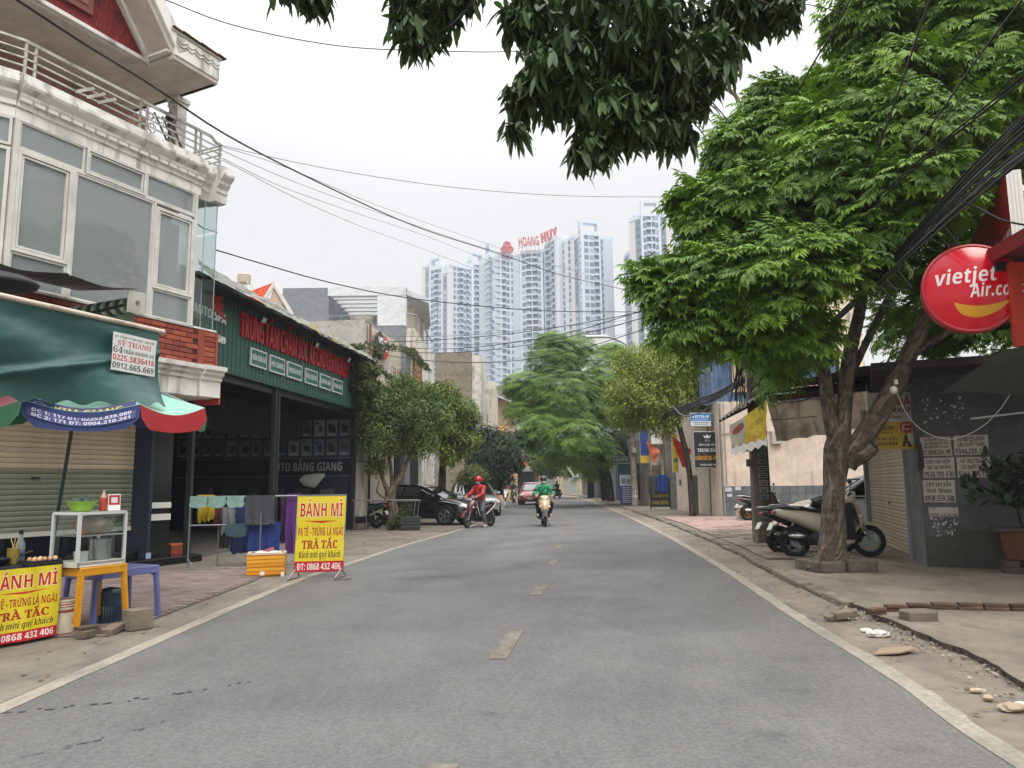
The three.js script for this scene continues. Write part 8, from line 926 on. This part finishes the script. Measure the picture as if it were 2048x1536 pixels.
{
  let t = thing('tower_block', 'leftmost pale tower block with a plain corner and stepped roof', 'tower'); const A = (x, d) => at(x, 700, d);
  facet(t, A(843, 392), A(860, 387), hAt(850, 552, 408), [['c', 1], ['g', 1.4]]); facet(t, A(858, 386), A(886, 380), hAt(872, 546, 391), [['f', .4], ['w', 1], ['b', 1.3], ['w', 1], ['f', .4]], { crown: [0, .8] }); facet(t, A(886, 380), A(903, 377), hAt(900, 545, 380), [['g', 1.5], ['c', .7], ['f', .5], ['c', .4]]); facet(t, A(903, 377), A(943, 385), hAt(920, 544, 390), [['c', .6], ['w', 1], ['f', .2], ['w', 1], ['b', 1.4], ['w', 1], ['b', 1], ['w', .8]]); facet(t, A(943, 385), A(968, 391), hAt(955, 553, 412), [['f', .9], ['w', 1], ['b', 1.2], ['b', 1.2], ['w', 1], ['f', .3]], { crown: [0, 1] });
  t = thing('tower_block', 'tall curved tower block carrying the red rooftop letters', 'tower');
  facet(t, A(971, 352), A(981, 345), hAt(975, 515, 350), [['b', 1]], { crown: [0, .9] }); facet(t, A(981, 345), A(992, 346), hAt(985, 512, 345), [['g', 1]]); facet(t, A(992, 346), A(1028, 348), hAt(1010, 509, 347), [['b', 1], ['f', .22], ['b', 1], ['w', .85], ['f', .25], ['w', .5]]); facet(t, A(1028, 352), A(1042, 352), hAt(1035, 520, 352), [['d', 1], ['f', .25]]); facet(t, A(1042, 350), A(1092, 348), hAt(1066, 505, 349), [['f', .3], ['w', .8], ['b', 1], ['f', .15], ['b', 1], ['w', .6], ['f', .4], ['d', .3]]); facet(t, A(1092, 348), A(1118, 334), hAt(1105, 482, 340), [['f', .3], ['b', 1], ['w', .8], ['b', 1], ['c', .6], ['f', .3]]);
  const roof = thing('rooftop_sign', 'big red rooftop letters on the curved tower', 'sign'); const RD = mat('#b5474d', .6), p0 = at(1037, 496, 349), p1 = at(1078, 490, 347), s1 = M('letters', (() => { const q = txt('HOANG', 4.4, .8); const w = q.boundingBox.max.x; q.scale((at(1078, 490, 348).x - p0.x) / w, 1, 1); return q; })(), RD, roof); s1.position.set(p0.x, p0.y, p0.z + 2); s1.rotation.z = .06; const s2 = M('letters', (() => { const q = txt('HUY', 4.4, .8), w = q.boundingBox.max.x; q.scale(10.2 / w, 1, 1); return q; })(), RD, roof); const p2 = at(1083, 490, 347); s2.position.set(p2.x, p2.y, p2.z + 2); s2.rotation.set(0, -.75, .10); s2.scale.set(1, 1.1, 1);
  M('frame', [bar([p0.x, p0.y - .6, p0.z + 1.5], [p1.x + 9, p1.y + 1.4, p1.z + 6], .25), ...[0, 1, 2, 3, 4, 5].map(i => bar([lerp(p0.x, p1.x, i / 5), p0.y - 3, p0.z + 1.5], [lerp(p0.x, p1.x, i / 5), p0.y + 3, p0.z + 1.5], .2))], mat('#c98a8a', .7), roof);
  const lg = thing('rooftop_logo', 'red three-lobed rooftop emblem left of the red letters', 'sign'), c = at(1014, 498, 347); M('emblem', [0, 1, 2].map(i => { const a = PI / 2 + i * 2 * PI / 3; return put(new THREE.TorusGeometry(1.35, .5, 8, 24), c.x + 1.5 * Math.cos(a), c.y + 1.5 * Math.sin(a), c.z + 2); }).concat([0, 1, 2].map(i => { const a = PI / 2 + i * 2 * PI / 3; return put(new THREE.CircleGeometry(.8, 16), c.x + 1.5 * Math.cos(a), c.y + 1.5 * Math.sin(a), c.z + 2.1); })), RD, lg); M('leg', [bar([c.x - 1.6, c.y - 5, c.z + 1.6], [c.x - 1.6, c.y - 1, c.z + 1.6], .3), bar([c.x + 1.6, c.y - 5, c.z + 1.6], [c.x + 1.6, c.y - 1, c.z + 1.6], .3)], mat('#c98a8a', .7), lg);
  t = thing('tower_block', 'tower block with an open white roof frame right of the red letters', 'tower');
  facet(t, A(1121, 338), A(1153, 326), hAt(1138, 482, 332), [['w', 1], ['w', .8], ['c', .7], ['f', .4], ['w', .8], ['c', 1.1]]); facet(t, A(1153, 326), A(1167, 320), hAt(1160, 474, 323), [['g', 1.3], ['d', .4], ['b', .8]]); facet(t, A(1167, 320), A(1206, 323), hAt(1186, 468, 321), [['f', .5], ['w', 1], ['w', 1], ['b', .9], ['f', .3]], { crown: [0, 1] }); facet(t, A(1206, 323), A(1224, 328), hAt(1215, 478, 325), [['g', .7], ['c', 1]]);
  t = thing('tower_block', 'rightmost tower block partly hidden by the big tree', 'tower');
  facet(t, A(1254, 330), A(1268, 322), hAt(1260, 508, 326), [['f', .3], ['w', 1], ['w', 1]]); facet(t, A(1266, 305), A(1278, 302), hAt(1272, 440, 303), [['c', 1]]); facet(t, A(1278, 302), A(1291, 300), hAt(1285, 436, 301), [['g', 1]]); facet(t, A(1291, 298), A(1330, 298), hAt(1310, 430, 298), [['f', .4], ['w', 1], ['b', 1.2], ['f', .2], ['b', .8], ['w', 1], ['f', .5]], { crown: [.02, .98] }); facet(t, A(1330, 300), A(1347, 302), hAt(1338, 430, 300), [['g', 1.2], ['c', .6]]); facet(t, A(1347, 302), A(1400, 330), hAt(1370, 436, 312), [['c', .8], ['w', 1], ['w', 1], ['b', 1], ['w', 1], ['b', 1]]);
  const q = thing('gable_house', 'small pale gabled roof above the green tree in front of the towers', 'house'), e = at(1185, 690, 120); M('wall', ext([[-3.4, -9], [3.4, -9], [3.4, -1.2], [1.6, .6], [-3.2, .1]], 6).translate(e.x, e.y, e.z), mat('#cfd2d2', .8), q);
}

// ---------------------------------------------------------------- overhead cables
const wire = (label, pts, r, m = MT.cable, group = 'overhead cables across the street') => { const q = pts.map(([x, y, d]) => at(x, y, d)); const o = M('overhead_cable', tube(q, r, 60, 5), m); tag(o, label, 'cable', group); return o; };
const thin = 'thin overhead cable strung across the pale sky', dk = 'black overhead cable running beside the big tree on the right', mid = 'overhead cable crossing in front of the towers';
wire('thick black cable falling from the top left corner across the balcony towards the towers', [[20, -10, 7.5], [160, 82, 8.5], [300, 168, 10], [440, 262, 12], [640, 366, 16], [830, 452, 22], [1000, 508, 29], [1130, 552, 35], [1262, 582, 40]], .017, MT.cable, undefined);
wire('high grey cable behind the overhanging leaves at the top', [[320, -5, 9], [440, 42, 9.5], [560, 72, 10], [700, 94, 10.6], [850, 101, 11.2], [1040, 102, 12], [1300, 70, 13], [1500, 20, 14]], .009, MT.wirepale, undefined);
for (const [i, p] of [[[440, 290, 12.6], [560, 318, 13], [700, 345, 14], [900, 374, 15], [1120, 391, 16], [1400, 394, 18]], [[440, 292, 12.6], [560, 330, 15], [740, 405, 19], [900, 462, 24], [1060, 516, 32], [1250, 572, 42]], [[442, 300, 12.6], [560, 352, 15], [700, 405, 19], [850, 457, 24], [1000, 505, 30], [1160, 542, 38]], [[444, 316, 12.6], [560, 372, 15], [700, 422, 18], [840, 468, 22], [960, 515, 28], [1040, 545, 32]], [[445, 320, 12.6], [600, 400, 16], [720, 452, 19], [830, 492, 23], [960, 542, 28]]].entries()) wire(thin + [', the long highest one', ', second from the top', ', third from the top', ', fourth from the top', ', the lowest and shortest'][i], p, .006, MT.wirepale, 'thin cables from the balcony corner across the sky');
wire('black cable from the house window corner to the tree on the right', [[432, 500, 12.6], [520, 526, 13.5], [640, 560, 15], [780, 590, 17], [920, 608, 19], [1100, 622, 21], [1275, 624, 22]], .012, MT.cable, undefined);
for (const [i, p] of [[[735, 686, 24.4], [900, 678, 24], [1050, 664, 22], [1200, 640, 19.5], [1300, 620, 17.5]], [[735, 690, 24.4], [880, 698, 24], [1020, 686, 22], [1150, 662, 20], [1300, 616, 17.5]], [[728, 698, 24.4], [880, 706, 24], [1040, 692, 22], [1180, 664, 19.5], [1300, 632, 17.5]], [[735, 705, 24.4], [860, 722, 24], [1000, 724, 22.5], [1150, 700, 20], [1300, 655, 17.5]]].entries()) wire(['uppermost', 'second', 'third', 'lowest'][i] + ' of the four dark cables crossing before the towers from the garage corner', p, .011, MT.cable, 'cables crossing in front of the towers');
for (const [i, p] of [[[735, 672, 24.6], [900, 672, 25], [1100, 655, 27], [1262, 640, 30]], [[735, 680, 24.6], [960, 688, 26], [1120, 672, 28], [1262, 646, 31]], [[845, 720, 30], [1000, 722, 32], [1150, 690, 33], [1262, 665, 34]]].entries()) wire(['highest fine pale cable crossing low in front of the towers', 'middle fine pale cable crossing low in front of the towers', 'lowest fine pale cable, starting at the cream shop front'][i], p, .008, MT.wirepale, 'fine cables in front of the towers');
wire('black cable running up from the tree top to the top edge between the two crowns', [[1580, 214, 11.5], [1625, 130, 10.6], [1668, 60, 10], [1705, -10, 9.5]], .014, MT.cable, undefined);
wire('thin cable from the overhanging leaves to the leaning black cable at the top', [[1600, 6, 9.8], [1650, 16, 9.8], [1686, 26, 9.8]], .007, MT.cable, undefined);
for (const [i, p] of [[[1862, -10, 8.2], [1812, 140, 8.8], [1770, 260, 9.3], [1735, 350, 9.8], [1690, 430, 10.4]], [[2042, 2, 7.6], [1960, 110, 8.2], [1870, 240, 8.9], [1780, 360, 9.6], [1690, 460, 10.4]], [[2060, 140, 7.6], [1960, 222, 8.2], [1850, 310, 9], [1760, 390, 9.6], [1680, 460, 10.4]], [[2060, 150, 7.6], [1965, 226, 8.2], [1855, 314, 9], [1765, 396, 9.6], [1690, 470, 10.4]]].entries()) wire(dk + [', the steepest one', ', second from the left', ', upper of the close pair', ', lower of the close pair'][i], p, .013, MT.cable, 'black cables beside the big tree');
{ // thick bundle
  const b = thing('cable_bundle', 'thick bundle of many black cables slanting down in front of the big tree', 'cable bundle', [0, 0, 0]); for (let i = 0; i < 26; i++) { const o = rr(-26, 26), w = rr(-14, 14), k = rr(-.15, .15); M('strand', tube([at(2075, 250 + o * 2.0, 7.4 + k), at(1985, 330 + o * 1.6 + w * .5, 8 + k), at(1900, 412 + o * 1.2 + w * .5, 8.7 + k), at(1820, 492 + o * .8 + w * .3, 9.5 + k), at(1760, 552 + o * .5, 10.3 + k), at(1700, 612 + o * .3, 11.5), at(1600, 700 + o * .3, 13.6), at(1500, 762 + o * .25, 16.2)], rr(.006, .013), 44, 5), i % 6 ? MT.cable : MT.wirepale, b); }
  for (let i = 0; i < 5; i++) { const x = rr(1760, 1960), y = lerp(552, 352, (x - 1760) / 200); M('loop', tube([at(x, y + 20, 9), at(x + 30, y + 60, 8.9), at(x - 20, y + 50, 9.1), at(x, y + 22, 9)], .006, 20, 5), MT.cable, b); }
  const c = thing('cable_tangle', 'tangle of black cables between the sticker pole and the leaning tree', 'cable bundle', [0, 0, 0]); for (let i = 0; i < 14; i++) { const o = rr(-8, 8); M('strand', tube([at(1490, 758 + o, 16.4), at(1430, 786 + o + rr(0, 12), 20), at(1370, 808 + o + rr(0, 10), 25), at(1330, 830 + o, 30), at(1290, 852 + o, 37), at(1266, 860 + o, 43.8)], .016, 30, 4), MT.cable, c); } for (let i = 0; i < 16; i++) { const x = 1478 + rr(-10, 14); M('drop', tube([at(x, 690 + rr(-20, 20), 16.3), at(x + rr(-6, 6), 740, 16.3), at(x + rr(-12, 8), 800 + rr(-15, 25), 16.25)], .011, 14, 4), MT.cable, c); } M('loop', [tube([at(1432, 775, 22), at(1415, 815, 22), at(1370, 832, 23), at(1345, 812, 24)], .02, 20, 5), tube([at(1322, 842, 36), at(1345, 856, 36), at(1340, 880, 36)], .02, 14, 5)], MT.wirepale, c);
}
wire('thin pale cable hanging in a loop from the light bulb across the leaflets', [[1792, 782, 11], [1815, 830, 11], [1850, 864, 11], [1905, 878, 11], [1960, 856, 10.8], [2005, 812, 10.6], [2042, 745, 10.4]], .006, mat('#a9a8a2', .6), undefined);
wire('dark cable looping in front of the red signs', [[1925, 402, 8.3], [1960, 418, 8.2], [2005, 440, 8], [2060, 452, 7.8]], .012, MT.cable, undefined);
// ---------------------------------------------------------------- small things on the right pavement
{
  const y = GY + .004, gp = (x, y2, h = .09) => { const p = at(x, y2, 1), d = p.clone().sub(camera.position), t = (h - EYE) / d.y; return V(d.x * t, h, d.z * t); };
  const bm = ['#6d5648', '#5f4b40', '#7a6252'].map(c => mat(c, .95, { map: T.plaster })); const line = [[1752, 1226], [1790, 1219], [1838, 1216], [1888, 1215], [1940, 1216], [1992, 1217], [2044, 1218]];
  line.forEach(([x, yy], i) => { for (const lv of [0, 1]) { const a = gp(x, yy, .09), n = line[Math.min(i + 1, 6)], b = gp(n[0] + (i === 6 ? 50 : 0), n[1], .09), an = i === 6 ? 0 : -Math.atan2(b.z - a.z, b.x - a.x); const m = M('edging_brick', rb(.23, .032, .09, .006), pick(bm), scene, { label: ['lower', 'upper'][lv] + ' thin brick, ' + ['first', 'second', 'third', 'fourth', 'fifth', 'sixth', 'last'][i] + ' from the kerb end of the pavement edging', cat: 'brick', group: 'bricks of the edging row on the pavement' }); m.position.set(a.x + rr(-.008, .008), .092 + lv * .034, a.z + rr(-.01, .01)); m.rotation.set(0, an + rr(-.05, .05), rr(-.03, .03)); } });
  const s = gp(1838, 1236); M('stone_block', put(ext([[-.14, -.1], [.10, -.11], [.16, -.02], [.12, .1], [-.12, .1], [-.17, .02]], .07, { bevel: .012 }).rotateX(-PI / 2), s.x, .082, s.z), mat('#7f766b', .95, { map: T.plaster }), scene, { label: 'six-sided grey stone block lying before the brick edging', cat: 'stone' });
  const c = gp(1782, 1296, .05); M('cardboard', put(ext([[-.2, -.05], [-.05, .06], [.2, .02], [.17, -.07], [0, -.1]], .012).rotateX(-PI / 2), c.x, .03, c.z, .05, .2, .06), mat('#8f7c68', .9), scene, { label: 'flat brown piece of cardboard lying in the gutter', cat: 'cardboard' });
  const tr = (x, yy, r, c2, l, k) => { const p = gp(x, yy, .06), g = new THREE.IcosahedronGeometry(r, 2), q = g.attributes.position; for (let i = 0; i < q.count; i++) { const n = .6 + .9 * fbm(q.getX(i) * 40 + x, q.getY(i) * 40 + q.getZ(i) * 30, 2); q.setXYZ(i, q.getX(i) * n * 1.4, q.getY(i) * n * .5, q.getZ(i) * n); } g.computeVertexNormals(); return M('litter', put(g, p.x, .022 + r * .2, p.z), mat(c2, .8), scene, { label: l, cat: k }); };
  tr(1731, 1253, .035, '#d8d2c0', 'small crumpled pale paper in the gutter near the kerb end', 'litter'); tr(1755, 1262, .07, '#b9b7b0', 'crumpled clear plastic bag beside the pale paper in the gutter', 'plastic bag'); tr(1808, 1289, .03, '#c9b88a', 'tiny yellowish scrap on the cardboard piece', 'litter'); tr(2022, 1405, .05, '#9b8b76', 'flat brownish shard near the right edge of the gutter', 'litter'); tr(2038, 1398, .03, '#d9d4cc', 'small white scrap by the brownish shard', 'litter'); tr(1950, 1370, .03, '#b5a287', 'thin pale chip lying in the gutter sand', 'litter'); tr(1975, 1385, .03, '#a8957b', 'second pale chip in the gutter sand nearer the right edge', 'litter');
  const kb = gp(1688, 1230, .06); M('broken_kerb', [put(rb(.26, .08, .12, .02), kb.x, .07, kb.z, .05, .3, .05), put(rb(.12, .05, .08, .02), kb.x - .16, .05, kb.z + .03, 0, .6, .1)], mat('#8f8577', .95, { map: T.plaster }), scene, { label: 'broken lump of kerb at the end of the kerb row', cat: 'rubble' });
  { const g = [], m = mat('#7d7264', .95, { map: T.plaster }); for (let i = 0; i < 800; i++) { const d = rr(3.9, 9), x = rag(d) + rr(-.42, .06) * (rnd() ** .6), r = .003 + rnd() ** 5 * .016; g.push({ p: V(x, .035 + r * .3, -d), q: eq(rnd() * 6, rnd() * 6, rnd() * 6), s: V(r, r * .7, r * 1.2), c: new THREE.Color(.24, .21, .17).multiplyScalar(rr(.6, 1.5)) }); } const o = instanced('rubble', new THREE.IcosahedronGeometry(1, 0), mat('#ffffff', .95), g, scene); o.userData.label = 'crumbled gravel along the broken edge of the right pavement'; }
  { const g = []; for (let i = 0; i < 420; i++) { const left = rnd() < .45, d = rr(4.5, 30), x = left ? roadL(d) - rr(.1, 2.4) : roadR(d) + rr(.1, 1.2); g.push({ p: V(x, left ? .004 : .03, -d), q: eq(-PI / 2 + rr(-.3, .3), 0, rnd() * 6), s: V(rr(.6, 1.3), rr(.6, 1.3), 1), c: new THREE.Color(.22, .17, .09).multiplyScalar(rr(.5, 1.5)) }); } const o = instanced('fallen_leaves', geoOf((() => { const a = []; leafTris(a, V(0, 0, 0), V(0, 1, 0), V(0, 0, 1), .07, .03, .2, 0); return a; })()), mat('#ffffff', .9), g, scene); o.userData.label = 'small dry leaves scattered along both road edges'; }
  { const p = at(585, 1150, 1); M('drain_cover', bx(.26, .012, .16, -2.62, .004, -11.75, 0, .2), mat('#4d4842', .9), scene, { label: 'small dark drain cover before the standing bread banner', cat: 'drain cover' }); }
}
// cracks and tar lines in the road and apron, as thin raised seams
{
  const g = [], seam = (pts, w, y = .005) => { for (let i = 0; i < pts.length - 1; i++) { const [x0, d0] = pts[i], [x1, d1] = pts[i + 1], L = Math.hypot(x1 - x0, d1 - d0), n = Math.max(2, L / .05 | 0); for (let k = 0; k < n; k++) { const t = k / n; if (fbm((x0 + t * L) * 3 + i, d0 * 2 + t * 9, 3) < .46) continue; const ww = w * rr(.5, 1.6); g.push(put(new THREE.CircleGeometry(1, 7).scale(.03 * rr(.4, 1.3), ww, 1), lerp(x0, x1, t) + rr(-.03, .03), y + rr(0, .0008), -(lerp(d0, d1, t) + rr(-.03, .03) * (w > .01 ? 1 : .4)), -PI / 2, 0, Math.atan2(d1 - d0, x1 - x0) + rr(-.4, .4))); } } };
  seam([[-3.3, 5.02], [-2.9, 5.15], [-2.55, 5.32], [-2.2, 5.55], [-1.9, 5.82]], .013); seam([[-2.6, 4.25], [-2.3, 4.6], [-2.1, 4.9]], .006);
  const o = M('road_crack', g, mat('#454442', .9), scene); o.userData.kind = 'structure'; const h = []; const g2 = g.length; g.length = 0; seam([[-3.95, 7.15], [-3.75, 7.6], [-3.62, 8.1]], .006, .003); seam([[-3.9, 7.2], [-3.6, 7.05], [-3.45, 7.0]], .006, .003); seam([[-3.4, 7.4], [-3.42, 9], [-3.36, 11]], .004, .003); const o2 = M('apron_crack', g, mat('#4a453e', .9), scene); o2.userData.kind = 'structure'; g.length = 0; seam([[4.0, 11.6], [4.3, 11.9], [4.7, 12.9], [4.5, 14]], .008, .084); seam([[4.2, 11.2], [4.5, 10.4], [5.2, 10.2], [6.2, 10.6]], .005, .084); seam([[4.6, 12.4], [5.2, 12.6], [6.0, 12.5]], .006, .084); seam([[3.9, 8.2], [4.6, 8.1], [5.6, 8.4]], .005, .084); seam([[4.2, 11.9], [4.0, 12.6], [4.3, 13.4]], .008, .084); const o3 = M('pavement_crack', g, mat('#4f4941', .9), scene); o3.userData.kind = 'structure';
}
renderer.render(scene, camera);
